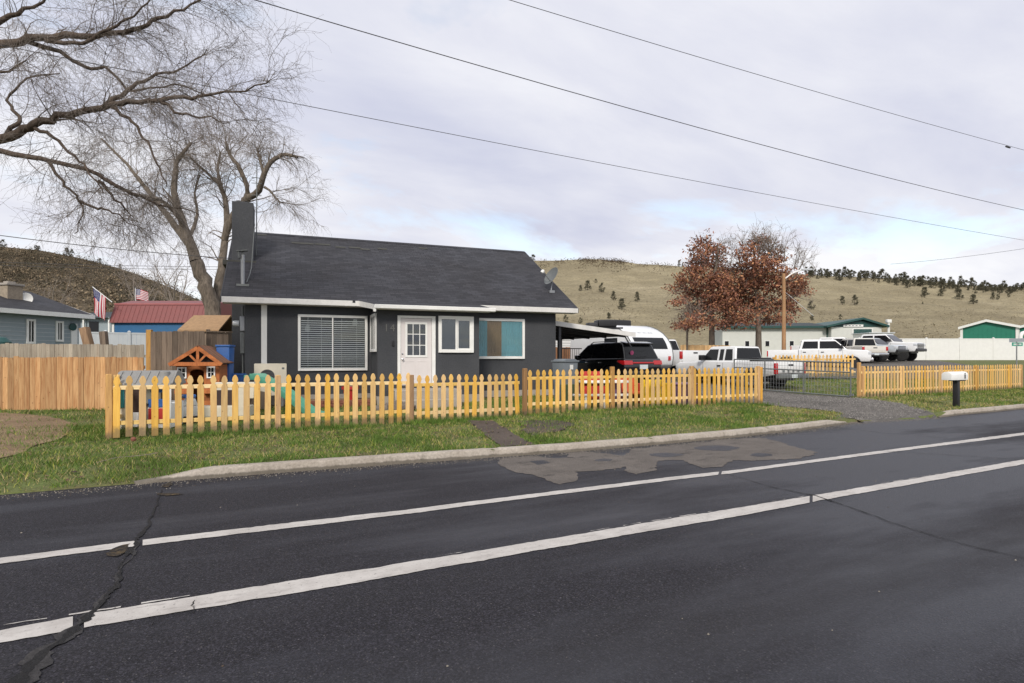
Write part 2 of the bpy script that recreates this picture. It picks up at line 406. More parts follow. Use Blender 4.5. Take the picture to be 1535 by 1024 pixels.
def roofmat():
    t = NT('charcoal_shingles'); v = t.coord((1, 1.1547, 1))
    br = t.n('ShaderNodeTexBrick'); br.inputs['Scale'].default_value = 1.0
    for k, x in (('Brick Width', .30), ('Row Height', .14), ('Mortar Size', .008), ('Bias', 0.0)): br.inputs[k].default_value = x
    br.inputs['Color1'].default_value = (.021, .021, .026, 1); br.inputs['Color2'].default_value = (.044, .044, .051, 1); br.inputs['Mortar'].default_value = (.014, .014, .016, 1)
    t.l(v, br.inputs['Vector'])
    a = t.noise(v, .55, 5, .6); col = t.mixc(1, br.outputs['Color'], t.ramp(a, [(.3, (.72, .68, .68)), (.7, (1.2, 1.24, 1.3))]), 'MULTIPLY')
    b = t.noise(v, 70, 3, .7); col = t.mixc(1, col, t.ramp(b, [(.3, .65), (.7, 1.3)]), 'MULTIPLY')
    sp = t.n('ShaderNodeSeparateXYZ'); t.l(v, sp.inputs[0])
    saw = t.math('FRACT', t.math('DIVIDE', sp.outputs[1], .14))
    t.bump(t.math('ADD', t.math('MULTIPLY', saw, -1.0), t.math('MULTIPLY', b, .5)), .55, .012)
    return t.set(col, .72, 0, .35)
M['shingle'] = roofmat()
M['patchshingle'] = surface('replacement_shingle', [(.3, (.055, .055, .05)), (.7, (.085, .085, .078))], 3, 60, .85, .4, .005)
def stucco():
    t = NT('charcoal_stucco'); v = t.coord()
    a = t.noise(v, 1.1, 5); b = t.noise(v, 26, 5, .7)
    col = t.ramp(a, [(.3, (.050, .053, .060)), (.7, (.067, .070, .077))])
    col = t.mixc(1, col, t.ramp(b, [(.3, .82), (.7, 1.16)]), 'MULTIPLY')
    t.bump(b, .7, .012); return t.set(col, .85, 0, .3)
M['stucco'] = stucco()
def bark(name, a, b):
    t = NT(name); v = t.coord((6, 6, 1.1), 'World'); f = t.noise(v, 2.2, 7, .7)
    t.bump(f, .9, .03); return t.set(t.ramp(f, [(.3, a), (.7, b)]), .95, 0, .15)
M['bark'] = bark('grey_bark', (.06, .050, .042), (.24, .20, .16))
M['barkdark'] = bark('dark_limb_bark', (.045, .034, .028), (.15, .115, .092))
M['twig'] = flat('bare_twigs', (.25, .21, .18), .95, .25, 3)
M['twigdark'] = flat('dark_twigs', (.20, .17, .148), .95, .25, 3)
def leafm(name, stops, s=.9):
    t = NT(name); at = t.n('ShaderNodeAttribute', attribute_name='Tint')
    return t.set(at.outputs['Color'], .8, 0, .15)
M['leaf'] = leafm('leaf_tint', None)

def kerbm():
    t = NT('stained_kerb_concrete'); v = t.coord(kind='World'); a = t.noise(v, 1.3, 7, .7); b = t.noise(v, 30, 4, .7); c = t.noise(t.coord((1, 1, .25), 'World'), 5, 6, .75)
    col = t.ramp(a, [(.25, (.24, .205, .165)), (.5, (.39, .345, .295)), (.8, (.46, .42, .37))])
    col = t.mixc(1, col, t.ramp(b, [(.3, .7), (.7, 1.15)]), 'MULTIPLY'); col = t.mixc(t.ramp(c, [(.56, 0), (.74, .6)]), col, (.12, .105, .08))
    sz = t.n('ShaderNodeSeparateXYZ'); t.l(v, sz.inputs[0]); col = t.mixc(t.ramp(t.math('ADD', t.math('MULTIPLY', sz.outputs[2], 8), t.math('MULTIPLY', c, -.55)), [(.0, .75), (.16, 0)]), col, (.075, .065, .05))
    t.bump(b, .5, .01); return t.set(col, .9, 0, .25)
M['kerb'] = kerbm()

def carpaint(name, c, rough=.3):
    t = NT(name); v = t.coord(); f = t.noise(v, 2.2, 6, .7); g = t.noise(v, 14, 5, .75)
    sz = t.n('ShaderNodeSeparateXYZ'); t.l(v, sz.inputs[0])
    dirt = t.ramp(t.math('ADD', sz.outputs[2], t.math('MULTIPLY', g, -.55)), [(.22, .6), (.62, 0)])
    col = t.mixc(dirt, t.ramp(f, [(.3, sc3(c, .95)), (.7, sc3(c, 1.03))]), (.20, .17, .135))
    return t.set(col, t.mixc(dirt, rough, .8), 0, .5, .5)
M['carwhite'] = carpaint('white_car_paint_road_dusty', (.74, .75, .76)); M['carcream'] = carpaint('beige_car_paint_road_dusty', (.62, .60, .55)); M['carsilver'] = carpaint('silver_car_paint_road_dusty', (.46, .5, .54))

# ------------------------------------------------------------------ ground, road, kerb
KP = [G(*p) for p in ((270, 720.5), (430, 708), (600, 695.5), (730, 686.5), (860, 677.5), (980, 667), (1100, 656), (1200, 645), (1290, 633))]
KR = [G(*p) for p in ((1410, 626), (1440, 622), (1490, 617.5), (1535, 613))]
KTAB = [(-60, 8.3), (-1.2, 8.22)]+[(p.x, p.y) for p in KP]+[(p.x, p.y) for p in KR]+[(KR[-1].x+8, KR[-1].y), (300, KR[-1].y)]
KTAB.sort()
def ke(X): return lerp_tab(KTAB, X)
DX0, DX1 = KP[-1].x, KR[0].x
def gz(X, Y):
    o = Y-ke(X)
    if o < .05: return -.05
    v = .105+.065*smooth((X-3)/6)*smooth((o-.6)/2.5)+.02*smooth((o-1.2)/2)
    gap = smooth((X-(DX0-.5))/.9)*smooth(((DX1+.2)-X)/.9)
    lf = smooth((.25-X)/.9)
    low = max(gap, lf)
    edge = .015+.09*smooth((o-.05)/(2.6 if gap > lf else .9))
    v = v*(1-low)+min(v, edge+.0)*low
    if Y > 12:
        b = lerp_tab(GT, dep(X, Y)); k = smooth((Y-12)/4)
        v = v*(1-k)+max(b, v)*k
    return v
def build_ground():
    xs = list(np.arange(-30, 46, .4))
    xs = [-900, -500, -250, -140, -80, -50]+xs+[52, 60, 75, 100, 150, 250, 500, 900]
    os_ = [.04, .06, .09, .14, .2, .3]+list(np.arange(.5, 12, .35))+list(np.arange(12, 50, 1.4))+[60, 75, 95, 130, 200, 320, 500, 800]
    V = []; FA = []
    for x in xs:
        for o in os_: V.append((x, ke(x)+o, gz(x, ke(x)+o)))
    n = len(os_)
    for i in range(len(xs)-1):
        for j in range(n-1): FA.append((i*n+j, (i+1)*n+j, (i+1)*n+j+1, i*n+j+1))
    o = npmesh('ground', V, FA, M['lawn'], 4); o.data.polygons.foreach_set('use_smooth', [True]*len(FA)); tag(o, kind='structure')
build_ground()
rd = MB(); rd.add([(-900, -400, -.002), (900, -400, -.002), (900, 9.2, -.002), (-900, 9.2, -.002)], [(0, 1, 2, 3)])
tag(rd.build('road', M['asphalt'], recalc=False), kind='structure')

def ragged(poly, step, amp, fr=2.0, seed=0):
    out = []
    for i, a in enumerate(poly):
        b = poly[(i+1) % len(poly)]; a = Vector(a[:2]); b = Vector(b[:2]); L = (b-a).length; k = max(1, int(L/step))
        for q in range(k):
            p = a.lerp(b, q/k); n = noise.noise_vector(Vector((p.x*fr+seed, p.y*fr, seed)))
            n2 = noise.noise_vector(Vector((p.x*fr*4+seed, p.y*fr*4, seed+5)))
            out.append((p.x+amp*(n.x+.5*n2.x), p.y+amp*(n.y+.5*n2.y)))
    return out
def sheet(name, poly, mat, dz, zf=None, cut=0):
    bm = bmesh.new(); vs = [bm.verts.new((p[0], p[1], 0)) for p in poly]; bm.faces.new(vs)
    bmesh.ops.triangulate(bm, faces=bm.faces)
    if cut:
        for _ in range(7):
            ed = [e for e in bm.edges if e.calc_length() > cut]
            if not ed: break
            bmesh.ops.subdivide_edges(bm, edges=ed, cuts=1); bmesh.ops.triangulate(bm, faces=bm.faces)
    for v in bm.verts: v.co.z = (zf(v.co.x, v.co.y) if zf else 0)+dz
    bmesh.ops.recalc_face_normals(bm, faces=bm.faces)
    for f in bm.faces:
        if f.normal.z < 0: f.normal_flip()
    me = bpy.data.meshes.new(name); bm.to_mesh(me); bm.free(); me.materials.append(mat)
    o = bpy.data.objects.new(name, me); COL.objects.link(o); return tag(o, kind='structure')
# painted lines (edges surveyed; broken at the cracks)
def line_strip(name, pts, dz, gaps):
    W = []
    for x, y0, y1 in pts: W.append((G(x, y0), G(x, y1)))
    a0, b0, a1, b1 = W[0][0], W[0][1], W[1][0], W[1][1]
    W.insert(0, (a0+(a0-a1)*4, b0+(b0-b1)*4)); W.append((W[-1][0]+(W[-1][0]-W[-2][0])*5, W[-1][1]+(W[-1][1]-W[-2][1])*5))
    mb = MB(); dens = []
    for (a, b), (c, d) in zip(W, W[1:]):
        k = max(2, int((c-a).length/.05))
        for q in range(k): dens.append((a.lerp(c, q/k), b.lerp(d, q/k)))
    vs = []; fs = []
    for i, (a, b) in enumerate(dens):
        na = noise.noise(Vector((a.x*4, 0, dz*900)))*.012+noise.noise(Vector((a.x*19, 3, dz*900)))*.012
        nb = noise.noise(Vector((a.x*4, 9, dz*900)))*.014+noise.noise(Vector((a.x*17, 5, dz*900)))*.010
        vs += [(a.x, a.y+na, dz), (b.x, b.y+nb, dz)]
        if i and not any(g0 < a.x < g1 for g0, g1 in gaps): fs.append((2*i-2, 2*i, 2*i+1, 2*i-1))
    mb.add(vs, fs); return tag(mb.build(name, M['line'], recalc=False), kind='structure')
cA = G(1222, 744).x; cB = G(204, 815).x
line_strip('bike_lane_line', [(0, 837, 845.5), (203, 811, 819), (500, 776.5, 784), (600, 765.5, 772), (767, 744.5, 750.2), (1035, 711.8, 716.6), (1100, 705, 709.6), (1320, 676, 680), (1535, 648.5, 652.5)], .003, [(cB-.01, cB+.06), (G(1085, 708).x-.03, G(1085, 708).x+.05)])
line_strip('traffic_lane_line', [(0, 946, 965), (143, 919, 938), (500, 861, 880), (600, 845, 862), (767, 818, 832.5), (1035, 773, 786), (1100, 762.5, 775.5), (1227, 741.5, 751), (1380, 716, 724), (1535, 689, 696)], .003, [(cA-.015, cA+.035), (G(120, 935).x-.02, G(120, 935).x+.03), (G(75, 945).x, G(75, 945).x+.015)])
# faint overspray line beside the wide line
line_strip('old_lane_line', [(150, 914.3, 915.0), (500, 858.3, 858.9), (767, 815.4, 815.9), (1100, 760.9, 761.2)], .0028, [(x, x+.02+.25*max(0, math.sin(x*3.1)+math.sin(x*1.3))) for x in np.arange(-6, 60, .06)])
def crack(name, pts, ws, dz, mat, fr=3):
    P = [G(x, y) for x, y in pts]; L = []; Rr = []
    for i, (a, w) in enumerate(zip(P, ws)):
        if i == len(P)-1: dd = P[i]-P[i-1]; k = 1
        else: dd = P[i+1]-a; k = max(2, int(dd.length/.025))
        n = Vector((-dd.y, dd.x)).normalized()
        for q in range(k):
            p = a+dd*(q/k) if i < len(P)-1 else a
            ww = w+(ws[min(i+1, len(ws)-1)]-w)*q/k
            j = noise.noise_vector(Vector((p.x*fr, p.y*fr, 1)))*.05+noise.noise_vector(Vector((p.x*fr*6, p.y*fr*6, 4)))*.015
            k1 = ww*max(.12, .5+.9*noise.noise(Vector((p.x*9, p.y*9, 7)))+.4*noise.noise(Vector((p.x*31, p.y*31, 3)))); k2 = ww*max(.12, .5+.9*noise.noise(Vector((p.x*9, p.y*9, 17)))+.4*noise.noise(Vector((p.x*31, p.y*31, 23))))
            L.append((p.x+j.x+n.x*k1, p.y+j.y+n.y*k1, dz)); Rr.append((p.x+j.x-n.x*k2, p.y+j.y-n.y*k2, dz))
    mb = MB(); n = len(L); mb.add(L+Rr, [(i, n+i, n+i+1, i+1) for i in range(n-1)])
    return tag(mb.build(name, mat, recalc=False), kind='structure')
crack('road_crack', [(243, 735), (236, 752), (226, 782), (204, 816), (188, 846), (168, 880), (150, 908), (128, 932), (90, 956), (60, 985), (30, 1030), (0, 1075)], [.008, .012, .016, .034, .024, .036, .03, .04, .045, .05, .055, .05], .0055, M['crack'])
crack('road_crack', [(210, 806), (172, 872), (140, 915), (112, 938), (75, 968), (45, 1005), (18, 1045)], [.018, .034, .04, .06, .10, .11, .08], .0042, M['patchtar'], 4)
crack('road_joint', [(1085, 709), (1150, 728), (1224, 744), (1270, 760), (1330, 782), (1400, 803), (1470, 822), (1535, 836), (1640, 862)], [.006, .007, .022, .012, .011, .010, .009, .009, .009], .0055, M['crack'], 1)
crack('road_joint', [(1320, 676), (1420, 682), (1535, 690)], [.012, .012, .012], .0055, M['crack'], 1)
crack('road_crack', [(286, 922), (293, 900), (291, 912)], [.003, .004, .002], .0062, M['crack'], 8)
crack('road_crack', [(240, 928), (232, 940), (236, 934)], [.003, .004, .002], .0062, M['crack'], 8)
crack('road_joint', [(1245, 640), (1330, 650), (1420, 657)], [.012, .014, .012], .0046, M['crack'], 1)
# dry, lighter asphalt along the kerb
P = [G(*p) for p in ((752, 687), (800, 684), (862, 688), (850, 678.5), (880, 677), (938, 684), (950, 673), (1010, 667), (1090, 659), (1140, 656), (1165, 662), (1190, 671), (1222, 678), (1215, 684), (1150, 691), (1098, 690), (1085, 701), (1050, 701), (1022, 690), (985, 691), (982, 706), (955, 711), (935, 700), (900, 704), (868, 708), (862, 724), (845, 727), (808, 716), (770, 706), (752, 698))]
sheet('dry_patch', ragged(P, .04, .10, 3.2), M['dry'], .0024)
P = [G(*p) for p in ((795, 692), (815, 690), (824, 694), (806, 697))]
sheet('damp_spot', ragged(P, .06, .03, 5), M['asphalt'], .0040)
for k, (x, y, w, h) in enumerate(((1000, 682, 26, 3), (1075, 672, 34, 4), (905, 690, 14, 2.2), (1140, 682, 20, 2.5))):
    P = [G(x+w*math.cos(a), y+h*math.sin(a)) for a in np.linspace(0, 2*math.pi, 14)[:-1]]; sheet('damp_spot', ragged(P, .05, .07, 4, k+9), M['asphalt'], .0041)
for k, (x, y, w, h) in enumerate(((252, 727, 8, 3.2), (178, 826, 13, 7), (254, 741, 20, 2.0))):
    P = [G(x+w*math.cos(a), y+h*math.sin(a)-(w*.5*math.cos(a) if k == 1 else 0)) for a in np.linspace(0, 2*math.pi, 14)[:-1]]
    sheet('survey_paint_mark', ragged(P, .03, .06, 7, k), M['yellowpaint'], .0050)
# kerbs
def kerb(name, label, pts, taper0, taper1):
    mb = MB(); dens = []
    for a, b in zip(pts, pts[1:]):
        k = max(1, int((b-a).length/.12)); dens += [a.lerp(b, q/k) for q in range(k)]
    dens.append(pts[-1]); Lt = [0]
    for a, b in zip(dens, dens[1:]): Lt.append(Lt[-1]+(b-a).length)
    rings = []; rng_j = []
    for i, p in enumerate(dens):
        t = (dens[min(i+1, len(dens)-1)]-dens[max(i-1, 0)]).normalized(); n = Vector((-t.y, t.x, 0))
        h = .125*min(1, .18+.82*smooth(Lt[i]/max(taper0, .01)))*min(1, .12+.88*smooth((Lt[-1]-Lt[i])/max(taper1, .01)))
        j = noise.noise(Vector((p.x*3, p.y*3, 2)))*.006; j2 = noise.noise(Vector((p.x*9, p.y*9, 8)))*.007
        jn = abs((Lt[i] % 3.05)-1.5); gap = .03 if jn < .045 else 0
        pr = [(0+j2-.004, -.05), (.012+j+gap, h-.03), (.025+j2+gap, h-.008-gap), (.05, h+j2*.7-gap), (.14, h+.004+j*.8-gap), (.165, h-.01), (.17, -.05)]
        rings.append([tuple(p+n*o+Vector((0, 0, z))) for o, z in pr])
    mb.loft(rings); o = mb.build(name, M['kerb'], smooth_=True); tag(o, label, 'kerb', kind=None); return o
KPX = [G(204, 727), G(232, 723.5)]+KP
o = kerb('kerb', 'long pale concrete kerb between the grass verge and the road', KPX, .9, 1.6); o['kind'] = 'structure'; del o['label']; del o['category']
KRX = KR+[Vector((KR[-1].x+k, KR[-1].y, 0)) for k in (4, 30, 120)]
o = kerb('kerb', '', KRX, .7, .1); o['kind'] = 'structure'; o.pop('category', None)
# walk from the gate to the kerb, driveway, dirt
def quadp(*p): return [tuple(G(x, y, z)[:2]) for x, y, z in p]
PATH = quadp((700, 634, .1), (752, 671, .1), (801, 668, .1), (739, 635, .1))
PATHW = [PATH[0], PATH[1], PATH[2], PATH[3]]
sheet('garden_path', ragged(PATHW, .2, .06, 2.5), M['path'], .014, gz, .4)
HOUSE_A = R(-6)
def HW(a, b): return (a*math.cos(HOUSE_A)-b*math.sin(HOUSE_A), a*math.sin(HOUSE_A)+b*math.cos(HOUSE_A))
dg = [tuple(G(*p)[:2]) for p in ((1262, 630, .02), (1300, 633.5, .01), (1406, 627, .01))]
DRIVE = [(14.45, 11.9), (14.6, 9.6)]+dg+[(18.1, 10.0), (18.55, 11.8), (18.4, 15), (18.3, 17), (22, 17.5), (24, 22), (24, 32), (7, 32), (7, 17.5), (13.9, 16.0), (14.5, 14)]
sheet('gravel_drive', ragged(DRIVE, .3, .12, 1.5), M['gravel'], .016, gz, .45)
LOT = [(24.5, 20), (31, 15.2), (44, 19), (52, 27), (48, 44), (24, 44)]
sheet('gravel_lot', ragged(LOT, .5, .3, .6), M['gravel'], .03, gz, 1.0)
DIRTA = [tuple(G(*p)[:2]) for p in ((-130, 640, .1), (0, 621, .1), (60, 624, .1), (112, 636, .1), (100, 652, .1), (62, 668, .1), (25, 688, .06), (-30, 700, .05), (-160, 708, .05))]
sheet('bare_dirt', ragged(DIRTA, .3, .18, 1.1), M['dirt'], .014, gz, .4)
DIRTB = [tuple(G(*p)[:2]) for p in ((782, 634, .13), (830, 631.5, .15), (862, 636, .15), (850, 643, .13), (815, 648, .13), (800, 655, .12), (792, 650, .12))]
sheet('bare_dirt', ragged(DIRTB, .1, .16, 2.1, 3), M['path'], .013, gz, .3)
def inpoly(p, poly):
    x, y = p; c = False; n = len(poly); j = n-1
    for i in range(n):
        if (poly[i][1] > y) != (poly[j][1] > y) and x < (poly[j][0]-poly[i][0])*(y-poly[i][1])/(poly[j][1]-poly[i][1])+poly[i][0]: c = not c
        j = i
    return c
def grass():
    pts = []
    def vis(x, y):
        d = dep(x, y); r = x*RT[0]+y*RT[1]
        return d > 3 and -.93 < r/d < .93
    regions = [(-9, -1.0, 8.1, 14.6, 1750), (-14, -1.2, 14.6, 20.5, 420), (-1.0, 6, 7.9, 11.9, 2300), (6, 15.2, 7.9, 11.9, 1700), (-1.3, 14.4, 11.95, 17, 480), (16, 34, 8, 12.2, 950), (18.4, 32, 12.2, 22, 240)]
    V = []; FA = []; C = []; nv = 0
    for x0, x1, y0, y1, den in regions:
        N = int((x1-x0)*(y1-y0)*den)
        X = rng.uniform(x0, x1, N); Y = rng.uniform(y0, y1, N); Q = rng.random((N, 8))
        for i in range(N):
            x, y = X[i], Y[i]
            o = y-ke(x)
            n1 = noise.noise(Vector((x*.9, y*.9, 0))); n2 = noise.noise(Vector((x*4.3, y*4.3, 9)))
            if o < (.17 if .5 < x else (.05 if x < -.8 else .09))+n2*.03-(.015 if Q[i, 7] < .2 else 0): continue
            if not vis(x, y): continue
            q = Q[i]
            if o < 0.6 and DX0-.7 < x < DX1 and q[0] < .97: continue
            dense = .70+.65*n1+.65*n2
            if y > 11.8 and x < 14.5: dense += .1
            dirt = inpoly((x+n2*.22, y+n1*.2), DIRTA) or inpoly((x+n2*.1, y), DIRTB)
            if dirt: dense = .10+.5*max(0, n2)+(.16 if x > 0 else 0)
            if inpoly((x+n2*.09, y), PATHW): dense = .02
            if y < 12.0 and inpoly((x+n2*.25, y+n1*.2), DRIVE): dense = .05
            elif y >= 12 and inpoly((x, y), DRIVE): continue
            # brown, thin turf by the drive
            brown = .34-.6*n1+.35*noise.noise(Vector((x*2.1, y*2.1, 21)))
            if 13 < x < 21 and y < 11.4: brown += .45; dense -= .25
            if q[1] > dense: continue
            h = (.024+.055*q[2]*q[2])*(1.0+.6*n1+.3*n2)
            if abs(y-11.75) < .35 and x < 15: h *= 1.7; brown -= .35
            if x < -.9 and o < 1.6: h *= 1.35
            if y > 12.3: h *= 1.3
            w = .0045+.0012*dep(x, y)*.55
            a = q[3]*6.283; le = h*(.25+.9*q[4]); b = q[5]*6.283
            z = gz(x, y)-.004
            cx, sx = math.cos(a)*w*.5, math.sin(a)*w*.5
            V += [(x-cx, y-sx, z), (x+cx, y+sx, z), (x+math.cos(b)*le, y+math.sin(b)*le, z+h)]
            FA.append((nv, nv+1, nv+2)); nv += 3
            if q[6] < brown*.5: c = (.30+.16*q[7], .24+.12*q[7], .115+.05*q[7])
            elif q[6] < brown*.7+.03: c = (.27+.08*q[7], .27+.08*q[7], .06)
            else: k5 = .70+.42*n2; c = ((.085+.075*q[7])*k5, (.165+.085*q[7])*k5, (.026+.014*q[7])*k5)
            C += [(*c, 1)]*3
    o = npmesh('grass', V, FA, M['blade'], 3, col=C); tag(o, kind='stuff', label='short patchy green and straw lawn grass', cat='grass')
    # fallen leaves and twigs
    V = []; FA = []; C = []; nv = 0
    for i in range(2600):
        x = rng.uniform(-6, 14); y = rng.uniform(8.2, 11.8)
        if y-ke(x) < .2 or not vis(x, y): continue
        if rng.random() > .35+.9*noise.noise(Vector((x*.8, y*.8, 40))): continue
        s = rng.uniform(.012, .035); a = rng.uniform(0, 6.28); z = gz(x, y)+.02+rng.random()*.015
        for k in range(4):
            V.append((x+s*math.cos(a+k*1.57)*(1.6 if k % 2 else .8), y+s*math.sin(a+k*1.57)*(1.6 if k % 2 else .8), z+rng.uniform(-.006, .012)))
        FA.append((nv, nv+1, nv+2, nv+3)); nv += 4
        c = [(.10, .06, .035), (.19, .13, .07), (.05, .035, .025)][i % 3]; C += [(*c, 1)]*4
    o = npmesh('leaf_litter', V, FA, M['blade'], 4, col=C); tag(o, kind='stuff', label='small brown dead leaves strewn over the verge grass', cat='leaves')
grass()
def stones(name, lab, pts, smin, smax, cols):
    V = []; FA = []; C = []; nv = 0
    for x, y, z in pts:
        s = rng.uniform(smin, smax); a = rng.uniform(0, 6.28)
        for k in range(4): V.append((x+s*math.cos(a+k*1.57)*rng.uniform(.7, 1.2), y+s*math.sin(a+k*1.57)*rng.uniform(.7, 1.2), z-.3*s))
        V.append((x+rng.uniform(-.3, .3)*s, y+rng.uniform(-.3, .3)*s, z+s*rng.uniform(.5, .9)))
        FA += [(nv, nv+1, nv+4), (nv+1, nv+2, nv+4), (nv+2, nv+3, nv+4), (nv+3, nv, nv+4)]; nv += 5
        c = cols[int(rng.integers(0, len(cols)))]; k = rng.uniform(.7, 1.25); C += [(c[0]*k, c[1]*k, c[2]*k, 1)]*5
    o = npmesh(name, V, FA, M['blade'], 3, col=C); tag(o, lab, 'gravel', kind='stuff')
pts = []
for _ in range(30000):
    x = rng.uniform(13.4, 18.8); y = rng.uniform(8.4, 19)
    if inpoly((x+rng.normal()*.12, y+rng.normal()*.12), DRIVE) and rng.random() < 1.1-.04*(y-8): pts.append((x, y, gz(x, y)+.018))
stones('gravel_stones', 'loose grey stones on the gravel driveway', pts, .007, .018, [(.21, .195, .18), (.14, .132, .125), (.29, .27, .25), (.09, .085, .08)])
pts = []
for _ in range(5200):
    x = rng.uniform(-3, 16); o_ = abs(rng.normal())*.14
    pts.append((x, ke(x)-.012-o_, .001))
for _ in range(90): pts.append((rng.uniform(-5, 14), rng.uniform(1.5, 7.8), .001))
stones('road_grit', 'fine grit gathered in the gutter along the kerb', pts, .003, .009, [(.2, .18, .15), (.12, .11, .10), (.28, .25, .21), (.08, .06, .045)])
def stick(px, py, pts, lab):
    p = G(px, py, .13); t = thing('fallen_twig', lab, 'twig', (p.x, p.y, p.z))
    mb = MB(); mb.tube(pts, [.006, .005, .005, .003][:len(pts)], 5); mb.build('stem', M['twig'], t, smooth_=True)
stick(168, 690, [(-.15, -.1, 0), (.05, .03, .03), (.3, .12, .02), (.5, .12, .04)], 'bare curved twig lying on the verge near the corner fence post')

# ------------------------------------------------------------------ fences
def picket_mesh(h, name):
    w = .0525
    half = [(w, 0), (w, h-.225), (w*.86, h-.195), (w*.56, h-.172), (w*.60, h-.150), (w*.92, h-.118), (w*.97, h-.09), (w*.72, h-.045), (w*.28, h-.008)]
    poly = half+[(-x, z) for x, z in reversed(half)]
    mb = MB(); mb.prism(poly, 'y', -.009, .009)
    o = mb.build(name, M['picket'], bevel=.003, seg=1); me = o.data; bpy.data.objects.remove(o); return me
PICK = {h: picket_mesh(h, 'picket') for h in (1.05, 1.03, 1.06)}
def post_mesh(h, w=.09, m='postwood'):
    mb = MB(); mb.box(-w/2, w/2, -w/2, w/2, 0, h)
    o = mb.build('post', M[m], bevel=.008, seg=1); me = o.data; bpy.data.objects.remove(o); return me
def obj(name, me, parent, loc, rot=(0, 0, 0)):
    o = bpy.data.objects.new(name, me); COL.objects.link(o); o.parent = parent; o.location = loc; o.rotation_euler = rot; return o
def picket_fence(name, label, cat, x0, x1, y0, y1, zb0, zb1, h, posts, group='yellow pine picket fences', gate=False, step=.182, start=.09, rz=(.24, .84), pm='postwood', ph=1.12, wild=1.0, stop=None):
    L = math.hypot(x1-x0, y1-y0); a = math.atan2(y1-y0, x1-x0)
    t = thing(name, label, cat, (x0, y0, 0), a, group)
    for s, dh, mm in posts:
        me = post_mesh(ph+dh, .095, mm)
        obj('post', me, t, (s, .035, zb0+(zb1-zb0)*s/L-.06), (0, 0, random.uniform(-.03, .03)))
    for z in rz:
        mb = MB(); mb.M = Matrix.Identity(4)
        mb.add([(0, .012, zb0+z-.03), (L, .012, zb1+z-.03), (L, .055, zb1+z-.03), (0, .055, zb0+z-.03), (0, .012, zb0+z+.04), (L, .012, zb1+z+.04), (L, .055, zb1+z+.04), (0, .055, zb0+z+.04)],
               [(0, 3, 2, 1), (4, 5, 6, 7), (0, 1, 5, 4), (1, 2, 6, 5), (2, 3, 7, 6), (3, 0, 4, 7)])
        mb.build('rail', M['rail'], t, bevel=.004, seg=1)
    s = start; n = 0
    while s < (stop or L-.03) and n < 100:
        lean = random.gauss(0, .009)*wild
        if gate and s > L-.62: lean -= .05*(s-(L-.62))/.6
        hh = random.gauss(0, .006)
        obj('picket', PICK[h], t, (s+random.gauss(0, .004), -.001, zb0+(zb1-zb0)*s/L+.0+hh), (0, lean, random.gauss(0, .015)))
        s += step; n += 1
    return t
FY = 11.93
xA = YP(160, 655, FY).x; xG0 = YP(617, 630, FY).x; xG1 = YP(779, 632, FY).x; xP = YP(790, 630, 11.9).x; xE = YP(1140, 607, 11.85).x
picket_fence('picket_fence', 'picket fence section left of the gate, in front of the toy playhouses', 'fence', xA, xG0, FY, FY, .14, .125, 1.05,
             [(.03, .02, 'postwood'), (YP(417, 600, FY).x-xA, -.03, 'postwood')], start=.14)
picket_fence('picket_gate', 'low picket gate with slightly leaning end pickets across the garden path', 'gate', xG0, xG1, FY-.01, FY-.01, .075, .075, 1.06,
             [(.0, -.0, 'postdark')], gate=True, start=.16)
picket_fence('picket_fence', 'picket fence section right of the garden path, in front of the colourful toys', 'fence', xP-.06, xE, 11.9, 11.85, .17, .17, 1.05,
             [(.02, .02, 'postdark'), (YP(922, 600, 11.88).x-xP, .04, 'postwood'), (YP(1041, 590, 11.86).x-xP, .04, 'postwood'), (xE-xP, .02, 'postwood'), (xE-xP+.1, -.01, 'postwood')], start=.15)
# side return of the left fence, going back to the tall post
pS0 = Vector((xA-.02, FY+.05)); pS1 = D(219, 560, 15.6)
picket_fence('picket_fence', 'picket fence return running back from the corner post to the tall cedar post', 'fence', pS1.x, pS0.x, pS1.y, pS0.y, .12, .14, 1.05, [(.05, -.05, 'postwood')], rz=(.24, .84))
xR0 = YP(1290, 600, 11.75).x; xR1 = YP(1532, 585, 11.95).x
picket_fence('picket_fence', 'long picket fence behind the mailbox, right of the driveway', 'fence', xR0, xR1, 11.75, 11.95, .16, .16, 1.06,
             [(-.03, .12, 'postwood'), (.16, .0, 'postwood')]+[(s, -.02, 'postwood') for s in (YP(1352, 590, 11.8).x-xR0, YP(1411, 590, 11.85).x-xR0, YP(1463, 590, 11.9).x-xR0, YP(1513, 590, 11.95).x-xR0)]+[(xR1-xR0, -.02, 'postwood')], start=.22, step=.192)
# fence behind the pickup
pb0 = D(1160, 562, 27.2); pb1 = D(1283, 566, 27.6)
zz0 = CH-25.5/880*27.2
picket_fence('picket_fence', 'picket fence section behind the old pickup, below the white crew cab truck', 'fence', pb0.x, pb1.x, pb0.y, pb1.y, CH-29/880*27.2, CH-28/880*27.6, 1.03,
             [(.02, -.05, 'postwood'), (2.1, -.05, 'postwood')], step=.18, ph=1.02, rz=(.2, .8))

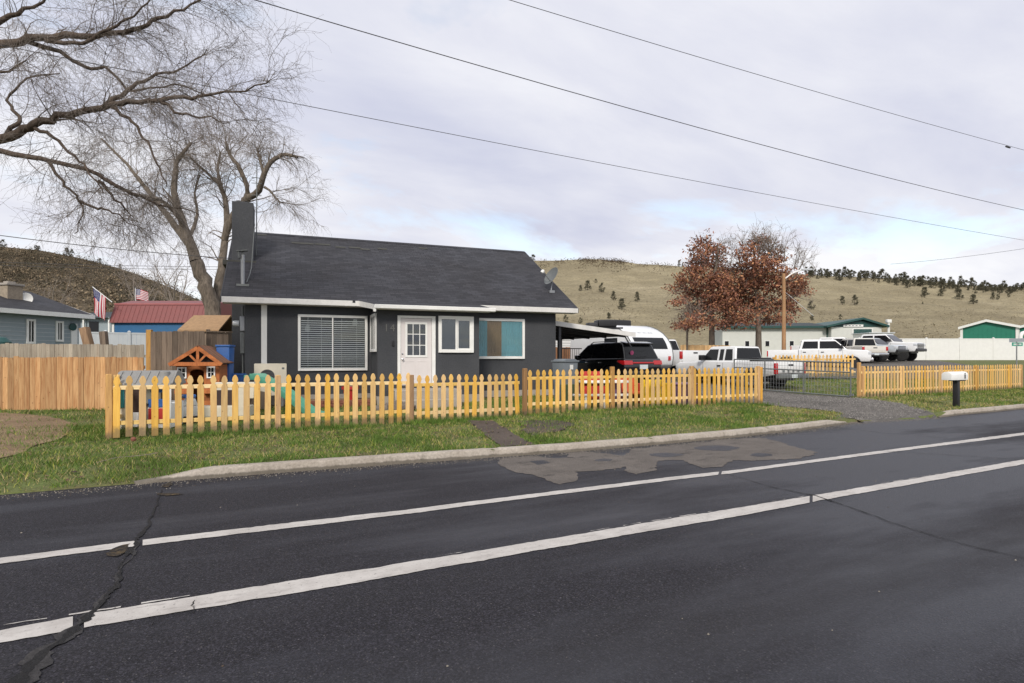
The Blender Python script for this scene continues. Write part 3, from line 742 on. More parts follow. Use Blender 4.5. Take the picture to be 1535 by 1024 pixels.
def board_fence(name, label, p0, p1, zb0, zb1, zt0, zt1, mat, rails=(.3,), bw=.142, group=None, postat=(), rail_front=False, cap=False, postmat='cedarpost', slope=None):
    L = math.hypot(p1[0]-p0[0], p1[1]-p0[1]); a = math.atan2(p1[1]-p0[1], p1[0]-p0[0])
    t = thing(name, label, 'fence', (p0[0], p0[1], 0), a, group); mb = MB(); n = int(L/bw)
    for i in range(n):
        s = i*bw; k = s/L; zt = zt0+(zt1-zt0)*k+random.gauss(0, .009); zb = zb0+(zb1-zb0)*k
        dy = random.gauss(0, .003); c = .018
        mb.prism([(s+.003, zb), (s+bw-.003, zb), (s+bw-.003, zt-c), (s+bw-.003-c, zt), (s+.003+c, zt), (s+.003, zt-c)], 'y', -.01+dy, .008+dy)
    mb.build('boards', M[mat], t)
    y0, y1 = (-.055, -.012) if rail_front else (.012, .055)
    for z in rails:
        mb = MB(); mb.add([(0, y0, zb0+z), (L, y0, zb1+z), (L, y1, zb1+z), (0, y1, zb0+z), (0, y0, zb0+z+.09), (L, y0, zb1+z+.09), (L, y1, zb1+z+.09), (0, y1, zb0+z+.09)],
               [(0, 3, 2, 1), (4, 5, 6, 7), (0, 1, 5, 4), (1, 2, 6, 5), (2, 3, 7, 6), (3, 0, 4, 7)]); mb.build('rail', M[mat], t, bevel=.004, seg=1)
    if cap:
        mb = MB(); mb.box(0, L, -.07, .07, zt0+.012, zt0+.05); mb.build('cap_board', M[mat], t, bevel=.004, seg=1)
    for s, zt, w, mm in postat:
        mb = MB(); mb.box(-w/2, w/2, -w/2, w/2, zb0-.1, zt); o = mb.build('post', M[mm], t, bevel=.008, seg=1); o.location = (s, .075 if not rail_front else 0, 0)
    return t
c0 = D(-150, 617, 15.4); c1 = D(216, 612, 15.4)
board_fence('cedar_fence', 'new golden cedar board fence behind the bare dirt, left of the playhouses', c0, c1, .06, .10, 1.50, 1.515, 'cedar', rails=(.25, 1.1))
c0 = D(-150, 535, 19); c1 = D(222, 535, 19.4)
board_fence('grey_fence', 'weathered grey board fence showing above the cedar fence', c0, c1, .2, .2, 1.97, 1.93, 'oldfence', rails=(.3, 1.3))
c0 = D(226, 500, 16.2); c1 = D(310, 500, 16.35)
t = board_fence('tall_brown_fence', 'tall weathered brown fence behind the wooden playhouse', c0, c1, .16, .16, 2.22, 2.24, 'brownfence', rails=(.3, 1.6), postat=((-.07, 2.27, .13, 'postwood'),))
c0 = D(309, 500, 16.6); c1 = D(349, 500, 16.9)
board_fence('tall_brown_fence', 'short capped brown fence panel against the left corner of the house', c0, c1, .16, .16, 2.2, 2.2, 'brownfence', rails=(.3, 1.6), cap=True, postat=((.05, 2.3, .1, 'brownfence'),))
c0 = D(1020, 520, 44); c1 = D(1095, 520, 44)
board_fence('tan_fence', 'pale cedar board fence below the rust leaved trees', c0, c1, 1.0, 1.1, 2.45, 2.4, 'tanfence', rails=(.3, 1.2))
# white vinyl fence on the left
def panel_fence(name, label, p0, p1, zb, zt, mat, n, cat='fence', t_=.05):
    L = math.hypot(p1[0]-p0[0], p1[1]-p0[1]); a = math.atan2(p1[1]-p0[1], p1[0]-p0[0])
    t = thing(name, label, cat, (p0[0], p0[1], 0), a); w = L/n
    mb = MB(); s = 0
    while s < L-.01:
        e = min(s+.18, L); mb.box(s+.002, e-.002, -t_/2, t_/2, zb+.05, zt-.02); s += .18
    mb.build('boards', mat, t)
    for i in range(n+1):
        mb = MB(); mb.box(i*w-.065, i*w+.065, -.065, .065, zb-.1, zt+.05); mb.add([(i*w-.08, -.08, zt+.05), (i*w+.08, -.08, zt+.05), (i*w+.08, .08, zt+.05), (i*w-.08, .08, zt+.05), (i*w, 0, zt+.11)], [(0, 1, 4), (1, 2, 4), (2, 3, 4), (3, 0, 4), (3, 2, 1, 0)])
        mb.build('post', mat, t)
    mb = MB(); mb.box(0, L, -.04, .04, zt-.06, zt+.01); mb.box(0, L, -.04, .04, zb+.03, zb+.13); mb.build('rail', mat, t)
    return t
M['greyvinyl'] = flat('pale_grey_vinyl', (.50, .53, .56), .5, .06, 3)
panel_fence('vinyl_fence', 'pale grey vinyl fence right of the blue grey house', D(121, 510, 27), D(228, 510, 28.5), .8, 2.68, M['greyvinyl'], 3)
panel_fence('white_wall', 'long white panel fence behind the parked trucks on the right', D(1238, 520, 50), D(1690, 520, 50), 1.05, 3.11, M['offwhite'], 9, 'fence')

# ------------------------------------------------------------------ the house
# house frame: a along its front, b back from the street, turned 6 degrees from the street
A0, B0 = 3.9, 18.1
CPH, SPH = math.cos(TH+HOUSE_A), math.sin(TH+HOUSE_A)
def hb(px, py, b):
    u = (px-CX)/F; d = b/(CPH-u*SPH)
    return d*(SPH+u*CPH)-A0, CH+(HY-py)/F*d
hx, hy = HW(A0, B0)
house = thing('house', 'single storey charcoal stucco house with dark shingle roof and white trim', 'house', (hx, hy, 0), HOUSE_A)
def HL(x, y, z):
    c, s = math.cos(HOUSE_A), math.sin(HOUSE_A); return Vector((hx+x*c-y*s, hy+x*s+y*c, z))
XL, XR = hb(367, 500, 18.1)[0], hb(833, 500, 18.1)[0]
YBK = 26.7-B0; YB = 16.83-B0
BXL, BXR = hb(566, 500, 16.83)[0], hb(718.3, 500, 16.83)[0]
EXL, EXR = -1.496-A0, 9.37-A0
EY, EZ = 17.7-B0, 3.155
RY, RZ = 22.39-B0, 5.87
SL = (RZ-EZ)/(RY-EY)
BEY, BEZ = 16.5-B0, 2.968
BEL, BER = 2.27-A0, 5.87-A0
mb = MB()
wz = 3.02
mb.prism([(0, 0), (YBK, 0), (YBK, wz), (RY, wz+(RY)*SL+.05), (0, wz)], 'x', XL, XR)
wall = mb.build('wall', M['stucco'], house)
mb = MB(); mb.box(BXL, BXR, YB, .05, 0, 2.86); mb.build('wall', M['stucco'], house)
mb = MB(); mb.box(XL-.04, XR+.04, -.05, YBK+.04, 0, .42); mb.box(BXL-.03, BXR+.03, YB-.04, -.06, 0, .40); mb.build('foundation', M['concrete'], house)
# roof: main gable slab, with the low pitched lip over the bay
th = .10
mb = MB()
bke = 2*RY-EY
mb.prism([(EY, EZ), (RY, RZ), (bke, EZ), (bke, EZ-th), (RY, RZ-th*1.2), (EY, EZ-th)], 'x', EXL, EXR)
roof = mb.build('roof', M['shingle'], house)
mb = MB()
mb.add([(BEL-.12, EY+.02, EZ+.014), (BER, EY+.02, EZ+.014), (BER, BEY, BEZ), (BEL+.1, BEY, BEZ), (BEL-.12, EY+.02, EZ-.1), (BER, EY+.02, EZ-.1), (BER, BEY, BEZ-.08), (BEL+.1, BEY, BEZ-.08)],
       [(0, 1, 2, 3), (7, 6, 5, 4), (0, 3, 7, 4), (1, 5, 6, 2), (3, 2, 6, 7), (0, 4, 5, 1)])
mb.build('bay_roof', M['shingle'], house)
# ridge cap and the replaced shingle tabs
mb = MB(); mb.prism([(RY-.13, RZ-.055), (RY, RZ+.02), (RY+.13, RZ-.055), (RY+.13, RZ-.08), (RY, RZ-.006), (RY-.13, RZ-.08)], 'x', EXL, EXR); mb.build('ridge_cap', M['shingle'], roof)
def roofpt(px, py):
    b = 19.5
    for _ in range(30):
        x, z = hb(px, py, b); b = B0+EY+(z-EZ)/SL
    return x, b-B0, z
for px0, px1, py in ((437, 470, 364), (472, 495, 366), (503, 518, 370.5), (523, 540, 371), (539, 554, 373.5), (566, 580, 373), (628, 640, 372), (384, 400, 351.5)):
    x0, y, z = roofpt(px0, py); x1 = roofpt(px1, py)[0]; mb = MB()
    c = .065; o_ = .012
    mb.add([(x0, y-c, z-c*SL+o_), (x1, y-c, z-c*SL+o_), (x1, y+c, z+c*SL+o_), (x0, y+c, z+c*SL+o_)], [(0, 1, 2, 3)])
    mb.build('patched_shingle', M['patchshingle'], roof, recalc=False)
# fascias, gutter
def bar(name, x0, x1, y0, y1, z0, z1, m, par=house, bev=.005): 
    mb = MB(); mb.box(x0, x1, y0, y1, z0, z1); return mb.build(name, M[m] if isinstance(m, str) else m, par, bevel=bev, seg=1)
bar('fascia', EXL, BEL-.12, EY-.028, EY-.003, EZ-.15, EZ+.006, 'fascia')
bar('fascia', BER-.0, EXR, EY-.028, EY-.003, EZ-.15, EZ+.006, 'fascia')
mb = MB(); mb.add([(BEL-.14, EY-.028, EZ+.006), (BEL+.1, BEY-.028, BEZ+.01), (BEL+.1, BEY-.028, BEZ-.13), (BEL-.14, EY-.028, EZ-.15), (BEL-.118, EY-.003, EZ+.006), (BEL+.122, BEY-.003, BEZ+.01), (BEL+.122, BEY-.003, BEZ-.13), (BEL-.118, EY-.003, EZ-.15)],
       [(0, 1, 2, 3), (7, 6, 5, 4), (0, 4, 5, 1), (1, 5, 6, 2), (2, 6, 7, 3), (3, 7, 4, 0)]); mb.build('fascia', M['fascia'], house)
mb = MB(); mb.prism([(BEY-.13, BEZ-.10), (BEY-.135, BEZ-.01), (BEY-.12, BEZ+.0), (BEY-.11, BEZ-.02), (BEY-.10, BEZ-.085), (BEY-.012, BEZ-.085), (BEY-.012, BEZ-.005), (BEY, BEZ-.005), (BEY, BEZ-.12), (BEY-.1, BEZ-.12)], 'x', BEL+.13, BER+.06)
mb.build('gutter', M['white'], house)
mb = MB(); mb.box(BEL+.1, BEL+.17, BEY-.10, BEY-.03, BEZ-.20, BEZ-.1); mb.build('gutter_outlet', M['white'], house)
for s, x in (('rake_board', EXL-.03), ('rake_board', EXR+.005)):
    mb = MB(); mb.prism([(EY, EZ-.15), (EY, EZ+.004), (RY, RZ+.004), (bke, EZ+.004), (bke, EZ-.15), (RY, RZ-.16)], 'x', x, x+.025); mb.build(s, M['darksteel'], house)
mb = MB(); mb.box(EXL+.02, BXL-.15, EY, -.0, EZ-.16, EZ-.135); mb.box(BXR+.3, EXR-.02, EY, -.0, EZ-.16, EZ-.135); mb.box(BEL+.12, BER-.02, BEY, YB, BEZ-.115, BEZ-.09); mb.build('soffit', M['fascia'], house)
mb = MB(); mb.add([(BEL+.12, YB, 2.84), (BER-.05, YB, 2.84), (BER-.05, EY+.02, 3.02), (BEL+.12, EY+.02, 3.02), (BXL, YB, 2.84), (BXR, YB, 2.84)], [(0, 1, 2, 3)]); 
# dark square vent hole in the eave board
x, z = hb(531, 452, 17.6); bar('eave_vent', x-.04, x+.04, EY-.034, EY-.029, z-.035, z+.035, 'black')
# windows -------------------------------------------------
def window(name, x0, x1, z0, z1, y, fw=.075, split=(.5,), lite=None, inside='blinds', parent=house, label=None, mull=.035, mat='white', glass='glass'):
    """frame proud of the wall at y, pane and blinds in its depth"""
    mb = MB(); o = y-.055
    mb.box(x0, x0+fw, o, y+.01, z0, z1); mb.box(x1-fw, x1, o, y+.01, z0, z1)
    mb.box(x0+fw, x1-fw, o+.001, y+.01, z1-fw, z1); mb.box(x0+fw, x1-fw, o-.012, y+.01, z0, z0+fw)
    for s in split:
        xm = x0+(x1-x0)*s; mb.box(xm-mull/2, xm+mull/2, o+.012, y+.005, z0+fw, z1-fw)
    fr = mb.build(name, M[mat], parent, bevel=.004, seg=1)
    if label: fr['label'] = label
    bar('dark_room_panel', x0+fw-.01, x1-fw+.01, y-.004, y+.004, z0+fw-.01, z1-fw+.01, 'darkint', fr, 0)  # dark sheet in place of the unlit room behind the pane
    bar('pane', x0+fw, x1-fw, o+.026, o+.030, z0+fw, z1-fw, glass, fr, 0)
    return fr, o
x0, z1 = hb(446.6, 471, 18.05); x1, z0 = hb(551, 555.3, 18.05)
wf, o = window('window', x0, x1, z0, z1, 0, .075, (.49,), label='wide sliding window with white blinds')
mb = MB(); n = int((z1-z0-.16)/.062)
for i in range(n):
    z = z0+.095+i*.062
    for xa, xb_ in ((x0+.085, (x0+x1)/2-.03), ((x0+x1)/2+.01, x1-.085)):
        mb.add([(xa, -.010, z+.012), (xb_, -.010, z+.012), (xb_, -.023, z-.010), (xa, -.023, z-.010)], [(0, 1, 2, 3)])
for fx in (.14, .33, .62, .84):
    xx = x0+(x1-x0)*fx; mb.add([(xx-.003, -.023, z0+.08), (xx+.003, -.023, z0+.08), (xx+.003, -.023, z1-.08), (xx-.003, -.023, z1-.08)], [(0, 1, 2, 3)])
mb.build('blinds', M['blinds'], wf, recalc=False)
# pale ornaments seen hanging inside
M['palegrey'] = flat('pale_ornament', (.30, .31, .31), .7, .1, 3)
for px, py in ((461, 492), (532, 484)):
    x, z = hb(px, py, 18.08); mb = MB(); mb.lathe([(.0, .12), (.04, .1), (.075, .0), (.07, -.07), (.0, -.09)], (x, 0, z), 'z', 10)
    for v in range(len(mb.v)): mb.v[v] = (mb.v[v][0], -.008+mb.v[v][1]*.02, mb.v[v][2])
    mb.build('lamp_shade', M['palegrey'], wf, smooth_=True)
# side window of the bay (faces left)
mb = MB(); y0, y1 = 17.0-B0, 18.0-B0; za, zb = 1.58, 2.70; xo = BXL
za = hb(559, 527.5, 17.4)[1]; zb = hb(559, 470.5, 17.4)[1]
mb.box(xo-.05, xo+.01, y0, y0+.08, za, zb); mb.box(xo-.05, xo+.01, y1-.08, y1, za, zb); mb.box(xo-.049, xo+.01, y0+.08, y1-.08, zb-.08, zb); mb.box(xo-.065, xo+.01, y0+.08, y1-.08, za, za+.08); mb.box(xo-.04, xo+.01, (y0+y1)/2-.03, (y0+y1)/2+.03, za+.08, zb-.08)
fr = mb.build('window', M['white'], house, bevel=.004, seg=1); fr['label'] = 'narrow side window of the bay'
bar('dark_room_panel', xo-.006, xo+.006, y0+.07, y1-.07, za+.07, zb-.07, 'darkint', fr, 0)
bar('pane', xo-.03, xo-.026, y0+.08, y1-.08, za+.08, zb-.08, 'glass', fr, 0)
# bay slider
x0, z1 = hb(657.3, 473.4, 16.8); x1, z0 = hb(710, 528.8, 16.8)
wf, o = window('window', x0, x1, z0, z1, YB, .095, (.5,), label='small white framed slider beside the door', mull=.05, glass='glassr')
xm = (x0+x1)/2
mb = MB()
for i in range(int((z1-z0-.2)/.028)):
    z = z0+.105+i*.028
    for xa, xb_ in ((x0+.10, xm-.03), (xm+.03, x1-.10)): mb.add([(xa, YB-.008, z+.012), (xb_, YB-.008, z+.012), (xb_, YB-.02, z-.011), (xa, YB-.02, z-.011)], [(0, 1, 2, 3)])
mb.build('blinds', flat('closed_blinds', (.32, .33, .32), .6, .06, 4), wf, recalc=False)
mb = MB(); mb.box(xm+.03, xm+.065, YB-.048, YB-.03, z0+.095, z1-.095); mb.box(x1-.13, x1-.095, YB-.048, YB-.03, z0+.095, z1-.095); mb.box(xm+.065, x1-.13, YB-.048, YB-.03, z0+.095, z0+.13); mb.box(xm+.065, x1-.13, YB-.048, YB-.03, z1-.13, z1-.095)
mb.build('sash', M['white'], wf)
# right window with curtains
x0, z1 = hb(708, 476.4, 18.05); x1, z0 = hb(786.8, 538, 18.05)
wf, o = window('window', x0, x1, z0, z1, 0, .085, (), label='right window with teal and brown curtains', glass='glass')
def curtain(xa, xb_, m):
    mb = MB(); n = 40; vs = []
    for i in range(n+1):
        x = xa+(xb_-xa)*i/n; y = -.016+.006*math.sin(i*1.25)+.003*math.sin(i*2.9+1); vs += [(x, y, z0+.09), (x, y, z1-.09)]
    mb.add(vs, [(2*i, 2*i+2, 2*i+3, 2*i+1) for i in range(n)]); mb.build('curtain', M[m], wf, smooth_=True, recalc=False)
xc = [hb(p, 500, 18.1)[0] for p in (712, 730, 751.5, 781)]
curtain(xc[0]-.1, xc[1], 'curtainteal'); curtain(xc[1], xc[2], 'curtainbrown'); curtain(xc[2], x1-.09, 'curtainteal')
# front door
x0, z1 = hb(596, 472.8, 16.8); x1 = hb(652.9, 480, 16.8)[0]; zt = hb(625, 477.5, 16.8)[1]; z0 = .70
xs0, xs1 = hb(601, 500, 16.8)[0], hb(647.3, 500, 16.8)[0]
mb = MB(); mb.box(x0, xs0-.006, YB-.035, YB+.01, z0-.06, z1); mb.box(xs1+.006, x1, YB-.035, YB+.01, z0-.06, z1); mb.box(xs0-.006, xs1+.006, YB-.034, YB+.01, zt+.008, z1)
mb.build('door_frame', M['white'], house, bevel=.004, seg=1)
dr = bar('door', xs0, xs1, YB-.014, YB+.004, z0, zt, 'door'); 
gx0, gz1 = hb(609.2, 484.2, 16.8); gx1, gz0 = hb(639.2, 534, 16.8)
mb = MB(); q = .028; yo = YB-.03
for i in range(4):
    xx = gx0+(gx1-gx0)*i/3; ww = q if i in (0, 3) else .010; mb.box(xx-ww/1, xx+ww/1, yo+(.004 if i in (1, 2) else 0), YB-.010, gz0-q, gz1+q)
for i in range(4):
    z_ = gz0+(gz1-gz0)*i/3; ww = q if i in (0, 3) else .010; mb.box(gx0, gx1, yo+(.005 if i in (1, 2) else .001), YB-.010, z_-ww, z_+ww)
lf = mb.build('glazing_bars', M['white'], dr)
bar('dark_room_panel', gx0, gx1, YB-.018, YB-.013, gz0, gz1, 'darkint', dr, 0)
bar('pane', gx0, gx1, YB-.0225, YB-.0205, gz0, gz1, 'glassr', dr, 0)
mb = MB()
for k in range(2):   # two raised lower panels
    xa = xs0+.12+k*(xs1-xs0-.24+.06)/2; xb_ = xa+(xs1-xs0-.30)/2
    for a_, b_, c_, d_ in ((xa, xb_, z0+.18, z0+.2), (xa, xb_, z0+.68, z0+.70), (xa, xa+.02, z0+.2, z0+.68), (xb_-.02, xb_, z0+.2, z0+.68)): mb.box(a_, b_, YB-.019, YB-.012, c_, d_)
mb.build('door_panel', M['door'], dr)
x, z = hb(604.3, 538.7, 16.7); mb = MB(); mb.lathe([(.03, 0), (.03, -.008), (.012, -.012), (.012, -.04), (.028, -.05), (.03, -.07), (.015, -.08), (0, -.081)], (x, YB-.014, z), 'y', 12); mb.build('door_knob', M['chrome'], dr, smooth_=True)
mb = MB(); mb.lathe([(.028, 0), (.028, -.012), (.02, -.02), (0, -.021)], (x, YB-.014, z+.16), 'y', 12); mb.build('deadbolt', M['chrome'], dr, smooth_=True)
# numerals, bell, spigot
cu = bpy.data.curves.new('digits', 'FONT'); cu.body = '14'; cu.size = .30; cu.extrude = .006; cu.space_character = 1.15
to = bpy.data.objects.new('digits', cu); COL.objects.link(to); dg_ = bpy.context.evaluated_depsgraph_get(); dg_.update()
me = bpy.data.meshes.new_from_object(to.evaluated_get(dg_)); bpy.data.objects.remove(to); me.materials.clear(); me.materials.append(M['number'])
x, z = hb(575.5, 496.5, 16.8); no = bpy.data.objects.new('house_number', me); COL.objects.link(no); no.parent = house; no.location = (x, YB-.008, z); no.rotation_euler = (R(90), 0, 0)
x, z = hb(589.5, 515, 16.8); bar('doorbell', x-.03, x+.03, YB-.03, YB+.005, z-.08, z+.08, 'black', house, .008)
# steps in front of the door
bar('step', hb(594, 500, 16.4)[0]-.15, hb(660, 500, 16.4)[0]+.45, YB-1.1, YB-.045, 0, .62, 'concrete', house, .02)
bar('step', hb(594, 500, 16.4)[0]-.05, hb(660, 500, 16.4)[0]+.35, YB-1.45, YB-1.102, 0, .38, 'concrete', house, .02)
# pale vertical cable board
x0, zt = hb(391.5, 454, 18.08); x1, zb = hb(400.3, 546, 18.08); bar('corner_board', x0, x1, -.03, .005, zb, 3.0, 'offwhite')
# chimney
cb_ = 20.0; cx0, cz = hb(347.5, 301, cb_); cx1 = hb(380, 301, cb_)[0]; cy = cb_-B0
mb = MB(); mb.box(cx0, cx1, cy, cy+1.0, 0, cz); ch = mb.build('chimney', M['stucco'], house, bevel=.012, seg=1)
bar('chimney_cap', cx0+.12, cx1-.18, cy+.2, cy+.7, cz+.002, cz+.06, 'stucco', ch)
mb = MB(); mb.box(cx0-.25, cx1+.08, cy-.06, cy+1.06, hb(350, 396, cb_)[1]-.03, hb(350, 390, cb_)[1]); mb.build('chimney_flashing', M['patchshingle'], ch)
# vent pipe with cap
x, y, z = roofpt(364, 425); mb = MB(); mb.tube([(x, y, z-.05), (x, y, z+.82)], .055, 12); vp = mb.build('vent_pipe', M['steel'], house, smooth_=True)
mb = MB(); mb.box(x-.16, x+.17, y-.16, y+.16, z-.09, z-.03); mb.M = Matrix.Translation((x-.02, y, z+.93)) @ Matrix.Rotation(R(-8), 4, 'Y'); mb.box(-.14, .15, -.1, .1, -.01, .02); mb.box(-.03, .03, -.03, .03, -.12, 0); mb.box(-.12, -.08, -.08, .08, -.2, -.01)
mb.build('vent_cap', M['greysteel'], vp)
# cables on roof
x, y, z = roofpt(377, 403); x2, y2, z2 = roofpt(367, 424)
mb = MB(); mb.tube([(cx1+.03, cy+.1, z+1.5), (x, y, z+.05), ((x+x2)/2+.05, y2+.3, (z+z2)/2+.02), (x2+.05, y2, z2+.02)], .012, 5); mb.build('roof_cable', M['greysteel'], house)
# antenna mast
x0, y0 = cx1+.06, cy+.5; zt = hb(387, 246, cb_+.5)[1]
t = thing('antenna_mast', 'thin television aerial mast strapped beside the chimney', 'antenna', tuple(HL(x0, y0, 4.3)), HOUSE_A)
mb = MB(); mb.tube([(0, 0, 0), (0.02, 0, zt-4.3)], .018, 6); mb.build('mast', M['greysteel'], t)
mb = MB()
for k, zz_ in enumerate((.45, .62, 1.0)): mb.tube([(-.14, .03*k, zt-4.3-zz_), (.16, -.02, zt-4.3-zz_)], .011, 5)
mb.build('aerial_rods', M['greysteel'], t)
# satellite dish
x, y, z = roofpt(826, 437)
t = thing('satellite_dish', 'grey oval satellite dish at the right end of the house roof', 'satellite dish', tuple(HL(x, y, z)), HOUSE_A)
mb = MB(); mb.box(-.1, .1, -.1, .1, -.08, .03); mb.tube([(0, 0, 0), (.03, 0, .28), (-.02, -.05, .42)], .022, 8); mb.build('mount', M['steel'], t)
mb = MB(); mb.M = Matrix.Translation((.0, -.02, .55)) @ Matrix.Rotation(R(22), 4, 'Z') @ Matrix.Rotation(R(-62), 4, 'Y') @ Matrix.Rotation(R(-10), 4, 'X')
mb.lathe([(.0, -.055), (.14, -.045), (.27, -.012), (.345, .02), (.35, .016), (.27, -.022), (.14, -.056), (0, -.066)], n=28)
for i in range(len(mb.v)): pass
mb.build('reflector', M['greysteel'], t, smooth_=True)
mb = MB(); mb.tube([(-.02, -.05, .33), (-.28, -.12, .55), (-.36, -.14, .62)], .016, 6); mb.build('feed_arm', M['steel'], t)
mb = MB(); mb.M = Matrix.Translation((-.4, -.15, .66)) @ Matrix.Rotation(R(40), 4, 'Y'); mb.lathe([(0, -.06), (.06, -.05), (.065, .03), (.04, .07), (0, .075)], n=12); mb.build('receiver', M['offwhite'], t, smooth_=True)
# electric meter and conduit on the gable side by the corner
x0 = XL; t = thing('electric_meter', 'grey electric meter boxes and conduit at the left house corner', 'meter', tuple(HL(XL, .25, 1.0)), HOUSE_A)
def zof(py): return hb(362, py, 18.3)[1]-1.0
bx = lambda nm, px0, px1, p0, p1, m, y0=-.1, y1=.16: bar(nm, hb(px0, 500, 18.3)[0]-XL, hb(px1, 500, 18.3)[0]-XL, y0, y1, zof(p1), zof(p0), m, t, .012)
bx('meter_box', 359.5, 367.2, 474, 496.5, 'steel'); bx('breaker_box', 360, 367.2, 498, 530, 'greysteel')
mb = MB(); xx = hb(364, 500, 18.3)[0]-XL; mb.tube([(xx, 0, zof(474)), (xx, 0, 1.95)], .03, 8); mb.tube([(xx, 0, -.9), (xx, 0, zof(530))], .025, 8); mb.build('conduit', M['greysteel'], t, smooth_=True)
mb = MB(); mb.lathe([(.0, -.17), (.07, -.16), (.085, -.1), (.085, 0)], (xx-.1, -.02, zof(485)), 'x', 14); mb.build('meter_dial', M['clearlens'], t, smooth_=True)

# AC unit in front of the main wall
x0, zt = hb(381.5, 545, 17.6); x1, _ = hb(429.5, 545, 17.6); zb = .46
p = HL(x0, -.82, zb-.3); W = x1-x0; H = zt-zb
t = thing('heat_pump', 'cream heat pump unit with round fan against the house wall', 'air conditioner', tuple(p), HOUSE_A)
mb = MB(); mb.box(0, W, 0, .32, .3, .3+H); mb.build('casing', M['cream'], t, bevel=.02)
mb = MB(); mb.lathe([(.215, -.001), (.215, -.012), (.19, -.014), (.19, -.003)], (W*.40, 0, .3+H*.60), 'y', 28); mb.build('fan_guard', M['cream'], t)
mb = MB(); mb.lathe([(.0, -.002), (.19, -.002), (.19, -.006), (0, -.006)], (W*.40, 0, .3+H*.60), 'y', 28)
for k in range(9): 
    r_ = .02+k*.02
mb.build('fan', M['darksteel'], t)
mb = MB()
for k in range(8):
    zz_ = .3+H*.60-.16+k*.045; hw = math.sqrt(max(.0, .19**2-(zz_-.3-H*.60)**2)); mb.box(W*.40-hw, W*.40+hw, -.014, -.009, zz_-.004, zz_+.004)
mb.build('guard_wires', M['greysteel'], t)
mb = MB(); mb.box(W*.85, W*.93, -.004, .0, .3+H*.82, .3+H*.88); mb.build('badge', M['greysteel'], t)
for xx in (.08, W-.14):
    mb = MB(); mb.box(xx, xx+.06, .02, .34, 0, .298); mb.build('leg', M['greysteel'], t)
# ------------------------------------------------------------------ carport behind the house
CY = 17.9
cl = YP(831, 480.8, CY); cr = YP(952, 498.6, CY)
t = thing('carport', 'white edged lean-to carport roof behind the right end of the house', 'carport', (cl.x, CY, gz(cl.x, CY)), 0)
def lz(z): return z-gz(cl.x, CY)
Lc = cr.x-cl.x; zl, zr = lz(cl.z), lz(cr.z); Dp = 7.5
def slab(x0, x1, za, zb, y0, y1, top, bot):
    return [(x0, y0, za-bot), (x1, y0, zb-bot), (x1, y1, zb-bot), (x0, y1, za-bot), (x0, y0, za-top), (x1, y0, zb-top), (x1, y1, zb-top), (x0, y1, za-top)]
FB = [(0, 3, 2, 1), (4, 5, 6, 7), (0, 1, 5, 4), (1, 2, 6, 5), (2, 3, 7, 6), (3, 0, 4, 7)]
mb = MB(); mb.add(slab(0, Lc, zl, zr, .03, Dp, .01, .06), FB); mb.build('roof_panel', M['greysteel'], t)
mb = MB(); mb.add(slab(0, Lc+.03, zl, zr, 0, .028, 0, .17), FB); mb.add(slab(Lc, Lc+.028, zr, zr, .03, Dp, 0, .13), FB); mb.build('fascia', M['fascia'], t)
mb = MB()
for k in range(6): mb.add(slab(.02, Lc-.02, zl, zr, .6+k*1.2, .66+k*1.2, .062, .17), FB)
mb.build('rafters', M['darksteel'], t)
for xx, yy in ((.5, 6.5), (1.3, 5.2), (Lc-.1, 5.2), (Lc-.1, 7.3), (.3, .15)):
    mb = MB(); mb.box(xx-.05, xx+.05, yy-.05, yy+.05, -.1, zl+(zr-zl)*xx/Lc-.08); mb.build('post', M['darksteel'], t)
mb = MB(); mb.tube([(Lc-.1, .12, zr-.55), (Lc-.42, .12, zr-.12)], .025, 6); mb.build('brace', M['darksteel'], t)
# things under and beyond the carport
def at(px, py, d): return D(px, py, d)
p0 = at(832, 540, 31); p1 = at(905, 540, 33)
board_fence('brown_fence', 'reddish brown board fence seen under the carport roof', p0, p1, .4, .4, 2.05, 2.05, 'cedarred' if 'cedarred' in M else 'brownfence', rails=(.3, 1.2))
p = at(838, 540, 29); p1 = at(872, 540, 29.5)
t = thing('railing', 'black metal railing under the carport behind the grey bin', 'railing', (p.x, p.y, .3), math.atan2(p1.y-p.y, p1.x-p.x)); Lr = (p1-p).length
bar('rail', 0, Lr, -.02, .02, 1.62, 1.67, 'black', t); bar('rail', 0, Lr, -.02, .02, .1, .14, 'black', t)
mb = MB()
for k in range(int(Lr/.12)): mb.box(.03+k*.12, .048+k*.12, -.009, .009, 0, 1.63)
mb.build('balusters', M['black'], t)
p = at(872, 530, 36); 
t = thing('shed', 'pale clapboard shed seen below the carport roof', 'shed', (p.x-2.0, p.y, .5), R(0))
mb = MB(); mb.box(0, 5.5, 0, 3, 0, 2.35); sh = mb.build('wall', M['offwhite'], t)
mb = MB()
for k in range(14): mb.box(0, 5.5, -.012, -.001, .1+k*.16, .115+k*.16)
mb.build('siding_laps', M['greysteel'], t)
mb = MB(); mb.prism([(-.2, 2.35), (1.5, 3.0), (3.2, 2.35), (3.2, 2.28), (1.5, 2.92), (-.2, 2.28)], 'x', -.15, 5.65); mb.build('roof', M['darkroof'], t)
for xx in (1.3, 3.2):
    mb = MB(); mb.box(xx, xx+.7, -.03, -.013, 1.2, 2.0); mb.build('window', M['carglass'], t, bevel=.005)
